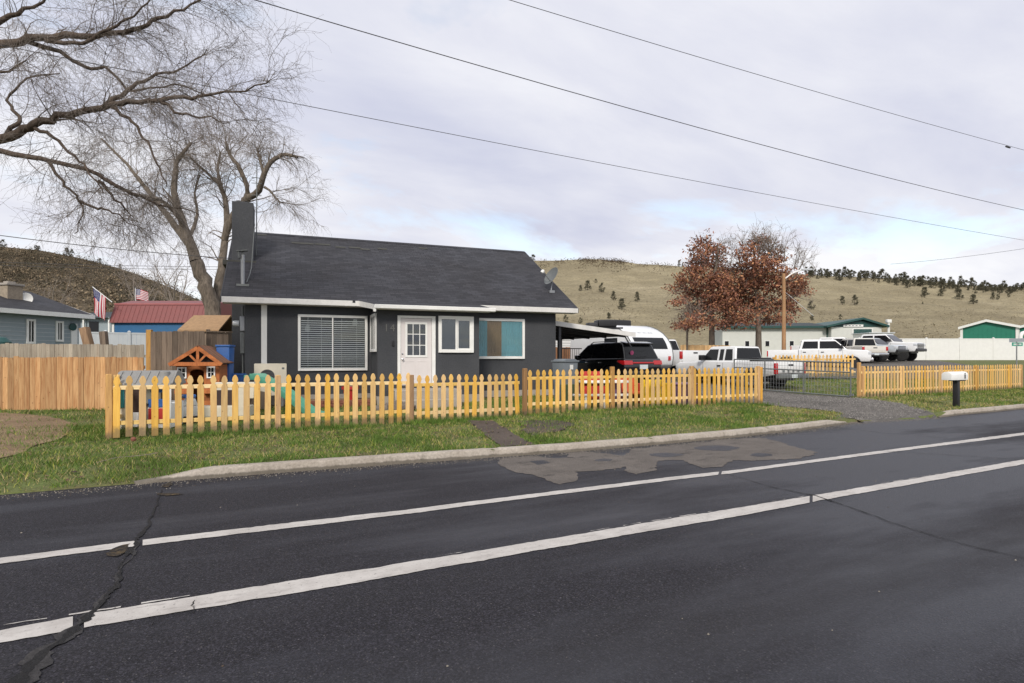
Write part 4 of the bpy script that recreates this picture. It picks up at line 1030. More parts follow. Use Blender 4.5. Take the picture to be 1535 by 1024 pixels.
# grey lidded bin at the house corner
p = at(847, 560, 17.9); zg = gz(p.x, p.y)
t = thing('storage_tote', 'grey lidded storage tote behind the fence at the right house corner', 'storage bin', (p.x, p.y, zg), R(15)); zt = CH-2*17.9/880-zg
mb = MB(); mb.add([(-.26, -.2, 0), (.26, -.2, 0), (.26, .2, 0), (-.26, .2, 0), (-.31, -.25, zt-.1), (.31, -.25, zt-.1), (.31, .25, zt-.1), (-.31, .25, zt-.1)], FB); mb.build('tub', M['greybin'], t, bevel=.02)
mb = MB(); mb.box(-.34, .34, -.28, .28, zt-.098, zt-.05); mb.prism([(-.3, zt-.05), (.3, zt-.05), (.2, zt), (-.2, zt)], 'y', -.24, .24); mb.build('lid', M['greybin'], t, bevel=.012)
mb = MB(); mb.box(-.06, .08, -.262, -.25, zt-.32, zt-.18); mb.build('sticker', M['offwhite'], t)

# ------------------------------------------------------------------ front beds
def rock(px, py, d, s, lab, m='stone', flatz=.6):
    p = at(px, py, d); bm = bmesh.new(); bmesh.ops.create_icosphere(bm, subdivisions=2, radius=1)
    sd = random.random()*50
    for v in bm.verts:
        k = 1+.35*noise.noise(v.co*1.3+Vector((sd, 0, 0))); v.co = Vector((v.co.x*s*k*1.2, v.co.y*s*k, v.co.z*s*k*flatz))
    me = bpy.data.meshes.new('rock'); bm.to_mesh(me); bm.free(); me.materials.append(M[m]); o = bpy.data.objects.new('rock', me); COL.objects.link(o)
    o.location = (p.x, p.y, gz(p.x, p.y)+s*.25); o.rotation_euler = (0, 0, random.random()*6); return tag(o, lab, 'rock', 'rocks edging the front flower bed')
for i, (px, s) in enumerate(((566, .17), (578, .2), (588, .25), (597, .3), (604, .24), (612, .2))):
    rock(px, 590, 15.0+.12*(i % 3), s, ['grey brown rock', 'rounded rock', 'largest rock', 'flat rock', 'small rock', 'mottled rock'][i]+[' at the left end of the heap in front of the bay', ' second from the left in the heap in front of the bay', ' leaning at the middle of the heap in front of the bay', ' right of the largest rock near the left gate post', ' near the gate post beside the steps', ' tucked against the side of the steps'][i])
p = HL(XL+1.6, -1.45, 0); q = HL(BXL-.05, -1.45, 0)
t = thing('raised_bed', 'low red brick edged flower bed under the blind covered window', 'flower bed', (p.x, p.y, gz(p.x, p.y)-.05), HOUSE_A); Lb = (q-p).length
mb = MB(); n = int(Lb/.21)
for r_ in range(3):
    for k in range(n): mb.box(k*.21+(r_ % 2)*.1, k*.21+.2+(r_ % 2)*.1, random.uniform(-.006, .006), .1, r_*.085, r_*.085+.078)
mb.build('brick_edging', M['brick'], t, bevel=.004, seg=1)
mb = MB(); mb.box(.0, Lb, .102, 1.0, 0, .24); mb.build('soil', M['dirt'], t)
x, z = hb(525, 568, 17.0); p = HL(x, 17.0-B0, .31)
t = thing('flower_pot', 'red plastic flower pot below the blind covered window', 'flower pot', tuple(p))
mb = MB(); mb.lathe([(.0, 0), (.15, 0), (.2, .3), (.24, .3), (.24, .38), (.21, .38), (.2, .34), (0, .33)], n=20); mb.build('pot', M['red'], t, smooth_=True)
mb = MB()
for k in range(26):
    a = random.random()*6.28; r_ = random.uniform(.03, .16); mb.tube([(r_*.5*math.cos(a), r_*.5*math.sin(a), .33), (r_*math.cos(a)*1.3, r_*math.sin(a)*1.3, .33+random.uniform(.05, .16))], [.006, .002], 3)
mb.build('dry_stems', M['twig'], t)

# ------------------------------------------------------------------ toys on the left
# plastic playhouse with grey roof
p = at(226, 640, 11.75); zg = gz(p.x, p.y); 
t = thing('toy_playhouse', 'cream plastic toy playhouse with moulded grey roof behind the left pickets', 'playhouse', (p.x, p.y, zg), R(-14))
zr = CH-19.5/880*11.75-zg; ze = CH-39/880*11.75-zg; hw = .51
mb = MB(); mb.box(-hw+.03, hw-.45, -.42, .42, 0, ze-.02); mb.build('body', M['cream'], t, bevel=.03)
mb = MB()
prof = [(-.52, ze-.03), (-.49, ze+.02), (-.18, zr-.02), (-.1, zr), (.1, zr), (.18, zr-.02), (.49, ze+.02), (.52, ze-.03)]
mb.prism(prof, 'x', -hw, hw); mb.build('roof', M['greyroof'], t, bevel=.03)
mb = MB()
for k in range(7):
    xx = -hw+.06+k*.16; mb.add([(xx, -.5, ze+.025), (xx+.03, -.5, ze+.025), (xx+.03, -.19, zr-.005), (xx, -.19, zr-.005), (xx, -.49, ze), (xx+.03, -.49, ze), (xx+.03, -.17, zr-.03), (xx, -.17, zr-.03)], FB)
mb.build('roof_ribs', M['greyroof'], t)
mb = MB(); mb.lathe([(0, .03), (.09, .0), (.1, -.12), (0, -.12)], (hw-.18, -.25, zr-.02), 'z', 10); mb.build('roof_knob', M['greyroof'], t, smooth_=True)
bar('shutter', -hw+.08, -hw+.2, -.455, -.422, .42, .84, 'teal', t, .01)
bar('door_opening', -hw+.24, -hw+.45, -.43, -.421, .12, .84, 'brown', t, .0)
bar('door_panel', -hw+.25, -hw+.46, -.50, -.432, .05, .33, 'white', t, .01)
bar('counter', hw-.44, hw-.02, -.40, .4, 0, .50, 'white', t, .02)
bar('red_panel', hw-.42, hw-.06, -.425, -.401, .10, .40, 'red', t, .01)
bar('blue_panel', hw-.42, hw-.06, -.427, -.402, .42, .58, 'blue', t, .01)
bar('mint_shelf', hw-.44, hw-.02, -.46, .35, .80, .87, 'mint', t, .02)
bar('blue_panel', hw-.42, hw-.06, -.30, -.26, .70, .80, 'blue', t, .01)
bar('side_post', hw-.06, hw-.015, -.44, -.40, .0, ze-.02, 'white', t, .01)
bar('cup_rack', -.05, .1, -.45, -.422, .46, .5, 'black', t, .005)
# wooden playhouse
d = 13.7; p = at(297, 620, d); zg = gz(p.x, p.y)
t = thing('wooden_playhouse', 'stained cedar playhouse with plank gable roof and two white windows', 'playhouse', (p.x, p.y, zg), R(-12))
def pz(py): return CH+(HY-py)/880*d-zg
def pxl(px): return (px-297)/880*d*.88
mb = MB(); w0, w1 = pxl(263), pxl(330); gw0, gw1 = pxl(284.5), pxl(306)
zt = pz(547)
mb.box(w0, gw0, 0, .03, .0, zt); mb.box(gw1, w1, 0, .03, 0, zt)
n = 10
for k in range(n):   # arch of the doorway
    a0_, a1_ = math.pi*k/n, math.pi*(k+1)/n; cxm = (gw0+gw1)/2; rr_ = (gw1-gw0)/2
    xa, xb_ = cxm-rr_*math.cos(a0_), cxm-rr_*math.cos(a1_); za = pz(558)+rr_*.45*math.sin((a0_+a1_)/2); mb.box(xa, xb_, .001, .029, za, zt)
mb.box(w0, w0+.03, .031, 1.1, 0, zt); mb.box(w1-.03, w1, .031, 1.1, 0, zt); mb.box(w0+.03, w1-.03, 1.07, 1.1, 0, zt)
mb.build('wall', M['stain'], t)
xa, xb_ = pxl(257.5), pxl(336); xm = pxl(300); za, zap = pz(545.5), pz(519.5)
for sx, x_e in ((0, xa), (1, xb_)):
    mb = MB(); y0, y1 = -.22, 1.25
    dx, dz = xm-x_e, zap-za; nn = Vector((-dz, 0, dx)).normalized()*.03*(1 if sx == 0 else -1)
    mb.add([(x_e, y0, za), (xm, y0, zap), (xm, y1, zap), (x_e, y1, za), (x_e+nn.x, y0, za+nn.z), (xm, y0, zap+abs(nn.z)*1.2), (xm, y1, zap+abs(nn.z)*1.2), (x_e+nn.x, y1, za+nn.z)], FB)
    o = mb.build('roof_planks', M['stainroof'], t)
mb = MB()
def beam(x0, z0, x1, z1, w, y0, y1):
    v = Vector((x1-x0, z1-z0)); n = Vector((-v.y, v.x)).normalized()*w/2
    mb.prism([(x0+n.x, z0+n.y), (x1+n.x, z1+n.y), (x1-n.x, z1-n.y), (x0-n.x, z0-n.y)], 'y', y0, y1)
beam(xa-.01, za-.02, xm, zap-.03, .08, -.245, -.205); beam(xb_+.01, za-.02, xm, zap-.03, .08, -.244, -.206); beam(xa+.03, za-.0, xb_-.03, za-.0, .085, -.235, -.195)
beam(xm, za, xm, zap-.05, .06, -.24, -.2); beam(xm, za+.02, xm-.2, zap-.16, .045, -.232, -.205); beam(xm, za+.02, xm+.2, zap-.16, .045, -.231, -.206)
mb.build('gable_truss', M['stain'], t)
mb = MB(); mb.prism([(xa+.05, za), (xb_-.05, za), (xm, zap-.03)], 'y', .032, .06); mb.build('gable_board', M['brown'], t)
for q0, q1, r0, r1 in ((265, 279.5, 550.5, 567), (310.5, 323.5, 549.5, 567)):
    mb = MB(); a_, b_, c_, d_ = pxl(q0), pxl(q1), pz(r1), pz(r0); fw = .028
    mb.box(a_, a_+fw, -.03, -.001, c_, d_); mb.box(b_-fw, b_, -.03, -.001, c_, d_); mb.box(a_+fw, b_-fw, -.03, -.001, c_, c_+fw); mb.box(a_+fw, b_-fw, -.03, -.001, d_-fw, d_)
    mb.box((a_+b_)/2-.007, (a_+b_)/2+.007, -.025, -.004, c_+fw, d_-fw); mb.box(a_+fw, b_-fw, -.024, -.005, (c_+d_)/2-.007, (c_+d_)/2+.007)
    f_ = mb.build('window', M['white'], t)
    mb = MB(); mb.box(a_+fw, b_-fw, -.004, -.0015, c_+fw, d_-fw); mb.build('pane', M['carglass'], f_)
bar('planter_shelf', w0, gw0, -.14, -.002, pz(590), pz(584), 'stain', t, .005); bar('planter_shelf', gw1, w1, -.14, -.002, pz(590), pz(584), 'stain', t, .005)
# blue bin
d = 14.9; p = at(338, 600, d); zg = gz(p.x, p.y)
t = thing('blue_bin', 'tall blue plastic bin behind the wooden playhouse', 'bin', (p.x, p.y, zg), R(-20)); zt = CH+20/880*d-zg
mb = MB(); mb.add([(-.13, -.16, 0), (.13, -.16, 0), (.13, .16, 0), (-.13, .16, 0), (-.16, -.2, zt-.07), (.16, -.2, zt-.07), (.16, .2, zt-.07), (-.16, .2, zt-.07)], FB); mb.build('body', M['blue'], t, bevel=.03)
mb = MB(); mb.box(-.175, .175, -.22, .22, zt-.069, zt-.02); mb.build('lid', M['blue'], t, bevel=.015)
mb = MB()
for k in range(4): mb.box(-.12+k*.07, -.10+k*.07, -.195, -.15, .3, zt-.2)
mb.build('ribs', M['blue'], t)
p = at(352, 600, 15.3); zg = gz(p.x, p.y); t = thing('blue_tub', 'low dark blue tub right of the tall blue bin', 'tub', (p.x, p.y, zg)); zt = CH-24/880*15.3-zg
mb = MB(); mb.lathe([(0, 0), (.2, 0), (.27, zt), (.29, zt), (.29, zt-.04), (.26, zt-.04), (.2, .03), (0, .03)], n=18); mb.build('tub', M['blue'], t, smooth_=True)
# cream love seat of moulded resin
d = 12.6; p = at(338, 640, d); zg = gz(p.x, p.y)
def qz(py): return CH+(HY-py)/880*d-zg
def qx(px): return (px-338)/880*d*1.03
t = thing('toy_kitchen', 'cream and dark brown plastic toy kitchen bench right of the wooden playhouse', 'toy kitchen', (p.x, p.y, zg), R(-16))
bar('back_panel', qx(312), qx(372), .36, .42, qz(600), qz(574), 'cream', t, .015)
bar('back_panel', qx(316), qx(350), .30, .359, qz(612), qz(586), 'brown', t, .01)
bar('worktop', qx(297), qx(371), -.05, .40, qz(625), qz(609), 'cream', t, .015)
bar('cabinet', qx(300), qx(369), -.02, .38, 0, qz(626), 'brown', t, .01)
bar('side_panel', qx(349), qx(371), -.08, -.052, qz(624), qz(580), 'cream', t, .012)
bar('window_bar', qx(313), qx(317), .28, .36, qz(609), qz(585), 'cream', t, .005); bar('window_bar', qx(330), qx(334), .24, .299, qz(609), qz(586), 'cream', t, .005)
mb = MB(); mb.lathe([(.0, 0), (.02, 0), (.02, -.03), (0, -.03)], (qx(364), -.02, qz(632)), 'y', 10); mb.build('knob', M['offwhite'], t)
for xx in (306, 330, 352): bar('drawer_front', qx(xx), qx(xx+14), -.028, -.0205, .06, qz(634), 'brown', t, .004)
p = at(283, 640, 12.4); zg = gz(p.x, p.y)
t = thing('toy_car', 'white and blue ride-on toy beside the red toy kitchen panel', 'toy', (p.x, p.y, zg), R(20))
mb = MB(); mb.box(-.16, .16, -.12, .12, .14, .36); mb.prism([(-.16, .36), (.16, .36), (.1, .52), (-.04, .52)], 'y', -.11, .11); mb.build('body', M['offwhite'], t, bevel=.03)
bar('seat', -.12, .12, -.09, .09, .525, .60, 'sky_blue', t, .02)
for sx in (-.11, .11):
    for sy in (-.13, .13):
        mb = MB(); mb.lathe([(0, -.02), (.075, -.02), (.075, .02), (0, .02)], (sx, sy, .076), 'y', 14); mb.build('wheel', M['black'], t, smooth_=True)
# slide
s0 = at(390, 566, 14.3); s1 = at(432, 592, 14.0); s2 = at(470, 622, 13.75); s3 = at(486, 626, 13.65)
t = thing('slide', 'green plastic toddler slide in the yard below the heat pump', 'slide', (s2.x, s2.y, gz(s2.x, s2.y)))
mb = MB(); base = Vector((s2.x, s2.y, gz(s2.x, s2.y))); pts = [s0-base+Vector((-.2, .05, .0)), s0-base, s1-base, s2-base, s3-base]
rings = []
for i, q in enumerate(pts):
    tt = (pts[min(i+1, 4)]-pts[max(i-1, 0)]).normalized(); sd = Vector((-tt.y, tt.x, 0)).normalized(); up = Vector((0, 0, 1))
    rings.append([tuple(q+sd*a+up*b) for a, b in ((-.2, .1), (-.17, .1), (-.15, .0), (.15, .0), (.17, .1), (.2, .1), (.19, -.05), (-.19, -.05))])
mb.loft(rings); mb.build('chute', M['slide'], t, bevel=.01)
bar('ladder_side', pts[0].x-.15, pts[0].x-.05, pts[0].y-.22, pts[0].y-.16, -.05, pts[0].z+.06, 'slide', t, .02); bar('ladder_side', pts[0].x-.15, pts[0].x-.05, pts[0].y+.16, pts[0].y+.22, -.05, pts[0].z+.06, 'slide', t, .02)
for k in range(3): bar('rung', pts[0].x-.14, pts[0].x-.06, pts[0].y-.16, pts[0].y+.16, .1+k*.18, .15+k*.18, 'slide', t, .01)
p = at(382, 590, 15.2); zg = gz(p.x, p.y)
t = thing('cardboard_box', 'brown tilted crate between the toy kitchen and the heat pump', 'crate', (p.x, p.y, zg), R(30)); 
mb = MB(); mb.M = Matrix.Rotation(R(12), 4, 'Y')
mb.box(-.25, .25, -.2, -.18, .05, .5); mb.box(-.25, .25, .18, .2, .05, .5); mb.box(-.25, -.23, -.18, .18, .05, .5); mb.box(.23, .25, -.18, .18, .05, .5); mb.box(-.23, .23, -.18, .18, .05, .08); mb.build('slats', M['brownfence'], t)
p = G(200, 663, .14); mb = MB(); mb.lathe([(0, -.04), (.03, -.03), (.042, 0), (.042, .01), (.026, .032), (0, .037)], n=14)
o = mb.build('toy_ball', M['brick'], None, smooth_=True, loc=(p.x, p.y, .19)); tag(o, 'small dull red ball lying under the pickets by the corner post', 'ball')

# ------------------------------------------------------------------ toys on the right
def box_at(px0, px1, py0, py1, d):
    a = at(px0, py1, d); b = at(px1, py0, d); return a, b
def toybase(name, lab, cat, px, d, rz=0):
    p = at(px, 600, d); zg = gz(p.x, p.y); return thing(name, lab, cat, (p.x, p.y, zg), R(rz)), zg
d = 15.6; t, zg = toybase('kids_table', 'small white topped kids table with red panels behind the pickets', 'kids table', 892, d, -20)
k_ = d/880
bar('tabletop', -22*k_, 50*k_, -.3, .3, CH-38*k_-zg, CH-34.5*k_-zg, 'white', t, .012)
bar('end_panel', -20*k_, 14*k_, .22, .27, .25, CH-21*k_-zg, 'red', t, .015); bar('end_panel', -20*k_, 14*k_, -.24, -.2, .2, CH-42*k_-zg, 'red', t, .015)
bar('bench', -40*k_, 44*k_, -.62, -.38, CH-56*k_-zg, CH-53*k_-zg, 'offwhite', t, .01)
for xx in (-24, 4): 
    bar('leg', xx*k_, (xx+3)*k_, -.6, -.4, 0, CH-56.5*k_-zg, 'white', t, .008)
bar('side_panel', 16*k_, 40*k_, -.05, .0, .1, CH-39*k_-zg, 'purple', t, .015)
for xx in (-21, 46): bar('leg', xx*k_, (xx+3)*k_, -.05, .05, 0, CH-38.5*k_-zg, 'white', t, .008)
d = 16.2; t, zg = toybase('toy_locker', 'orange red plastic toy bench just left of the yellow panel', 'toy', 943, d, -16); k_ = d/880
bar('back', -20*k_, 17*k_, .18, .24, 0.05, CH-29*k_-zg, 'orange', t, .02); bar('seat', -20*k_, 17*k_, -.25, .178, .3, .38, 'orange', t, .02); bar('side', 14*k_, 17*k_, -.25, .176, .05, .6, 'red', t, .015); bar('side', -20*k_, -17*k_, -.25, .176, .05, .6, 'red', t, .015)
d = 15.9; t, zg = toybase('play_gate', 'bright yellow slatted plastic play panel behind the pickets', 'play panel', 986, d, -14); k_ = d/880
for xx in np.arange(-25, 26, 5.2): bar('slat', xx*k_, (xx+4)*k_, -.02, .02, .05, CH-(33 if xx < 10 else 38)*k_-zg, 'yellow', t, .012)
bar('crossbar', -25*k_, 27*k_, .021, .05, .2, .27, 'yellow', t, .01); bar('crossbar', -25*k_, 27*k_, .021, .05, .52, .58, 'yellow', t, .01)
d = 16.6; t, zg = toybase('toy_box', 'dusky purple plastic toy chest right of the yellow panel', 'toy chest', 1026, d, -14); k_ = d/880
bar('chest', -14*k_, 16*k_, -.25, .25, 0, CH-42*k_-zg, 'purple', t, .03); bar('lid', -15*k_, 17*k_, -.27, .27, CH-41.8*k_-zg, CH-38*k_-zg, 'purple', t, .02)
d = 16.0; t, zg = toybase('play_screen', 'dark green plastic panel left of the kids table', 'toy', 852, d, -16); k_ = d/880
bar('panel', -12*k_, 10*k_, -.04, .04, .1, CH-40*k_-zg, M.setdefault('olive', flat('olive_plastic', (.035, .06, .025), .6, .15, 5)), t, .02)
for xx in (-11, 7): bar('foot', xx*k_, (xx+3)*k_, -.15, .15, 0, .098, 'olive', t, .01)

# ------------------------------------------------------------------ vehicles
def arc(xc, r, z0, n=9):
    a0 = math.asin(min(.99, max(-.5, (z0-WR)/r)))
    return [(xc-r*math.cos(a), WR+r*math.sin(a)) for a in np.linspace(a0, math.pi-a0, n)]
WR = .37
def wheel(parent, x, y, r, w, rim='steel', side=1):
    t = thing_part('wheel', parent, (x, y, r))
    mb = MB(); mb.lathe([(r*.62, -w/2), (r*.93, -w/2), (r, -w*.32), (r, w*.32), (r*.93, w/2), (r*.62, w/2), (r*.58, 0)], ax='y', n=28)
    mb.build('tyre', M['rubber'], t, smooth_=True)
    mb = MB(); s = side
    mb.lathe([(0, s*w*.30), (r*.16, s*w*.34), (r*.18, s*w*.22), (r*.52, s*w*.18), (r*.62, s*w*.44), (r*.64, s*w*.40), (r*.62, -s*w*.3), (0, -s*w*.3)], ax='y', n=28)
    for k in range(6):
        a = k*math.pi/3; mb.M = Matrix.Rotation(a, 4, 'Y'); mb.box(r*.14, r*.60, min(s*w*.2, s*w*.38), max(s*w*.2, s*w*.38), -.035, .035)
    mb.M = Matrix.Identity(4)
    mb.build('rim', M[rim], t, smooth_=True)
def thing_part(name, parent, loc):
    o = bpy.data.objects.new(name, None); o.empty_display_size = .1; COL.objects.link(o); o.parent = parent; o.location = loc; return o
def green(x, z, zb, zt, wb, wt): return wb+(wt-wb)*(z-zb)/(zt-zb)
def glass_side(name, poly, zb, zt, wb, wt, parent, mat='carglass'):
    """side windows on both sides, lying on the tumblehome"""
    for s in (1, -1):
        mb = MB(); n = len(poly); v = []
        for off in (.006, -.02):
            v += [(x, s*(green(x, z, zb, zt, wb, wt)+off), z) for x, z in poly]
        mb.add(v, [tuple(range(n)), tuple(range(2*n-1, n-1, -1))]+[(i, (i+1) % n, (i+1) % n+n, i+n) for i in range(n)])
        mb.build(name, M[mat], parent)
def cross_glass(name, x0, z0, x1, z1, zb, zt, wb, wt, parent, nx, nz, m=.07, mat='carglass'):
    """windscreen or back glass between two points of the roof outline"""
    def pt(k, s, o):
        x = x0+(x1-x0)*k; z = z0+(z1-z0)*k; return (x+nx*o, s*(green(x, z, zb, zt, wb, wt)-m), z+nz*o)
    mb = MB(); v = [pt(.10, 1, .008), pt(.10, -1, .008), pt(.92, -1, .008), pt(.92, 1, .008), pt(.10, 1, -.015), pt(.10, -1, -.015), pt(.92, -1, -.015), pt(.92, 1, -.015)]
    mb.add(v, FB); mb.build(name, M[mat], parent)
def pickup(label, loc, rz, L=5.9, W=1.95, H=1.95, paint='carwhite', wr=.40, sill=.50, belt=1.28, hood=1.20, bed=1.30, bx=1.95, xra=1.25, xfa=None, cab=(2.0, 2.3, 4.0, 4.55), doors=2, rim='steel', lift=0, group='white pickup trucks', bumper='chrome', tail='redlens', trim=None, top_rear=None, taillow=None, mirror=True, tailtxt=None, grille='black'):
    global WR; WR = wr
    t = thing('pickup_truck', label, 'pickup truck', loc, rz, group); hw = W/2
    xfa = xfa or L-.98; ar = wr+.10
    P = M[paint]
    # front body with hood and cab sides
    out = [(bx+.02, sill)]+arc(xfa, ar, sill)+[(L-.08, sill), (L, sill+.12), (L, hood-.22), (L-.04, hood-.10), (L-.22, hood-.02), (cab[3], belt-.03), (cab[3]-.1, belt), (bx+.02, belt)]
    mb = MB(); mb.prism(out, 'y', -hw, hw); mb.build('body', P, t, bevel=.055, seg=3)
    # bed
    outb = [(0.02, sill+.12), (0.02, bed), (bx, bed), (bx, sill)]+list(reversed(arc(xra, ar, sill)))
    mb = MB()
    for s in (1, -1): mb.prism(outb, 'y', s*hw, s*(hw-.14))
    mb.box(.06, bx, -hw+.14, hw-.14, sill+.25, sill+.32); mb.box(bx-.06, bx, -hw+.14, hw-.14, sill+.32, bed)
    mb.build('bed', P, t, bevel=.03)
    mb = MB(); mb.box(-.015, .018, -hw+.15, hw-.15, sill+.17, bed-.01); tg = mb.build('tailgate', P, t, bevel=.02)
    mb = MB(); mb.box(-.028, -.012, -.14, .14, bed-.17, bed-.10); mb.build('handle', M['black'], tg, bevel=.008)
    mb = MB(); mb.box(-.022, -.012, -hw+.3, hw-.3, sill+.30, sill+.33); mb.build('crease', P, tg)
    if tailtxt:
        for k, yy in enumerate(np.linspace(.42, -.42, tailtxt)):
            mb = MB(); mb.box(-.023, -.013, yy-.055, yy+.055, bed-.42, bed-.33); mb.build('raised_letter', M['greysteel'], tg)
    for s in (1, -1):
        mb = MB(); mb.box(-.02, .06, s*hw-.155 if s > 0 else -hw-.004, hw+.004 if s > 0 else -hw+.155, (taillow or sill+.32), bed-.06); mb.build('tail_light', M[tail], t, bevel=.012)
        mb = MB(); mb.box(L-.16, L+.015, s*hw-.36 if s > 0 else -hw-.006, hw+.006 if s > 0 else -hw+.36, hood-.30, hood-.10); mb.build('headlight', M['clearlens'], t, bevel=.02)
        if mirror:
            mb = MB(); mb.box(cab[3]-.42, cab[3]-.26, s*hw-.03 if s > 0 else -hw-.24, hw+.24 if s > 0 else -hw+.03, belt+.03, belt+.25); mb.build('mirror', M['black'], t, bevel=.03)
    mb = MB(); mb.box(L-.02, L+.03, -hw+.37, hw-.37, hood-.46, hood-.10); g_ = mb.build('grille', M[grille], t, bevel=.015)
    mb = MB(); 
    for k in range(3): mb.box(L+.028, L+.045, -hw+.38, hw-.38, hood-.43+k*.11, hood-.39+k*.11)
    mb.build('grille_bars', M['chrome'], g_)
    mb = MB(); mb.box(L-.1, L+.12, -hw+.02, hw-.02, sill+.02, sill+.24); mb.build('bumper', M[bumper], t, bevel=.04)
    mb = MB(); mb.box(-.18, .01, -hw+.03, hw-.03, sill-.02, sill+.15); rb = mb.build('bumper', M[bumper], t, bevel=.03)
    mb = MB(); mb.box(-.186, -.178, -.16, .16, sill, sill+.13); mb.build('licence_plate', M['plate'], rb)
    # cab
    c0, c1, c2, c3 = cab; wb, wt = hw-.05, hw-.19
    top = [(c0, belt-.06), (c1, H-.03), (c1+.12, H), (c2-.1, H), (c2, H-.035), (c3, belt-.06)]
    mb = MB(); n = len(top)
    v = [(x, s*green(x, z, belt, H, wb, wt), z) for s in (1, -1) for x, z in top]
    mb.add(v, [tuple(range(n)), tuple(range(2*n-1, n-1, -1))]+[(i, i+n, (i+1) % n+n, (i+1) % n) for i in range(n)])
    cb_ = mb.build('cab', P, t, bevel=.05, seg=3)
    zl, zh = belt+.03, H-.12
    fx = lambda z, a, b: a+(b-a)*(z-belt)/(H-belt)
    xl = lambda z: fx(z, c0, c1)+.16; xr = lambda z: fx(z, c3, c2)-.12
    L0, L1 = xl(zl), xr(zl)
    cuts = [L0, L0+(L1-L0)*.40, L1] if doors == 2 else ([L0, L0+(L1-L0)*.27, L0+(L1-L0)*.45, L1] if doors == 3 else [L0, L1])
    for k in range(len(cuts)-1):
        a, b = cuts[k]+(.05 if k else 0), cuts[k+1]-(.05 if k < len(cuts)-2 else 0)
        pl = [(a, zl), (b, zl), (b if k < len(cuts)-2 else xr(zh), zh), (a if k else xl(zh), zh)]
        glass_side('side_window', pl, belt, H, wb, wt, cb_)
    nz = (c3-c2); nx = (H-belt); q = math.hypot(nx, nz)
    cross_glass('windscreen', c3, belt, c2, H-.03, belt, H, wb, wt, cb_, nx/q, nz/q)
    nz = (c1-c0); q = math.hypot(nx, nz); cross_glass('rear_window', c0, belt, c1, H-.03, belt, H, wb, wt, cb_, -nx/q, nz/q)
    # door seams, handles
    mb = MB()
    for s in (1, -1):
        for xx in ([cuts[0]-.04]+[c-.0 for c in cuts[1:-1]]+[c3-.28]): mb.box(xx-.006, xx+.006, s*hw-.004 if s > 0 else -hw-.002, hw+.002 if s > 0 else -hw+.004, sill+.12, belt-.07)
    mb.build('door_seams', M['black'], t)
    for s in (1, -1):
        for xx in ([cuts[1]+.12] if len(cuts) > 2 else [L0+.2])+([cuts[0]+.06] if doors == 2 else []):
            mb = MB(); mb.box(xx, xx+.18, s*hw-.01 if s > 0 else -hw-.03, hw+.03 if s > 0 else -hw+.01, belt-.22, belt-.17); mb.build('door_handle', M['black' if paint == 'carwhite' else paint], t, bevel=.01)
    if trim:
        for s in (1, -1):
            mb = MB(); mb.box(xfa+ar+.05, L-.2, s*hw-.004 if s > 0 else -hw-.004, hw+.004 if s > 0 else -hw+.004, sill+.22, sill+.30); mb.box(bx+.1, xfa-ar-.02, s*hw-.004 if s > 0 else -hw-.004, hw+.004 if s > 0 else -hw+.004, sill+.22, sill+.30); mb.build('side_trim', M[trim], t)
    mb = MB(); mb.box(.3, L-.4, -hw+.25, hw-.25, sill-.12, sill+.2); mb.box(xra-.08, xra+.08, -hw+.1, hw-.1, wr-.08, wr+.08); mb.box(xfa-.06, xfa+.06, -hw+.1, hw-.1, wr-.06, wr+.06); mb.build('chassis', M['black'], t)
    for x in (xra, xfa):
        for s in (1, -1): wheel(t, x, s*(hw-.16), wr, .26, rim, s)
    return t
def gloc(p): return (p.x, p.y, gz(p.x, p.y))
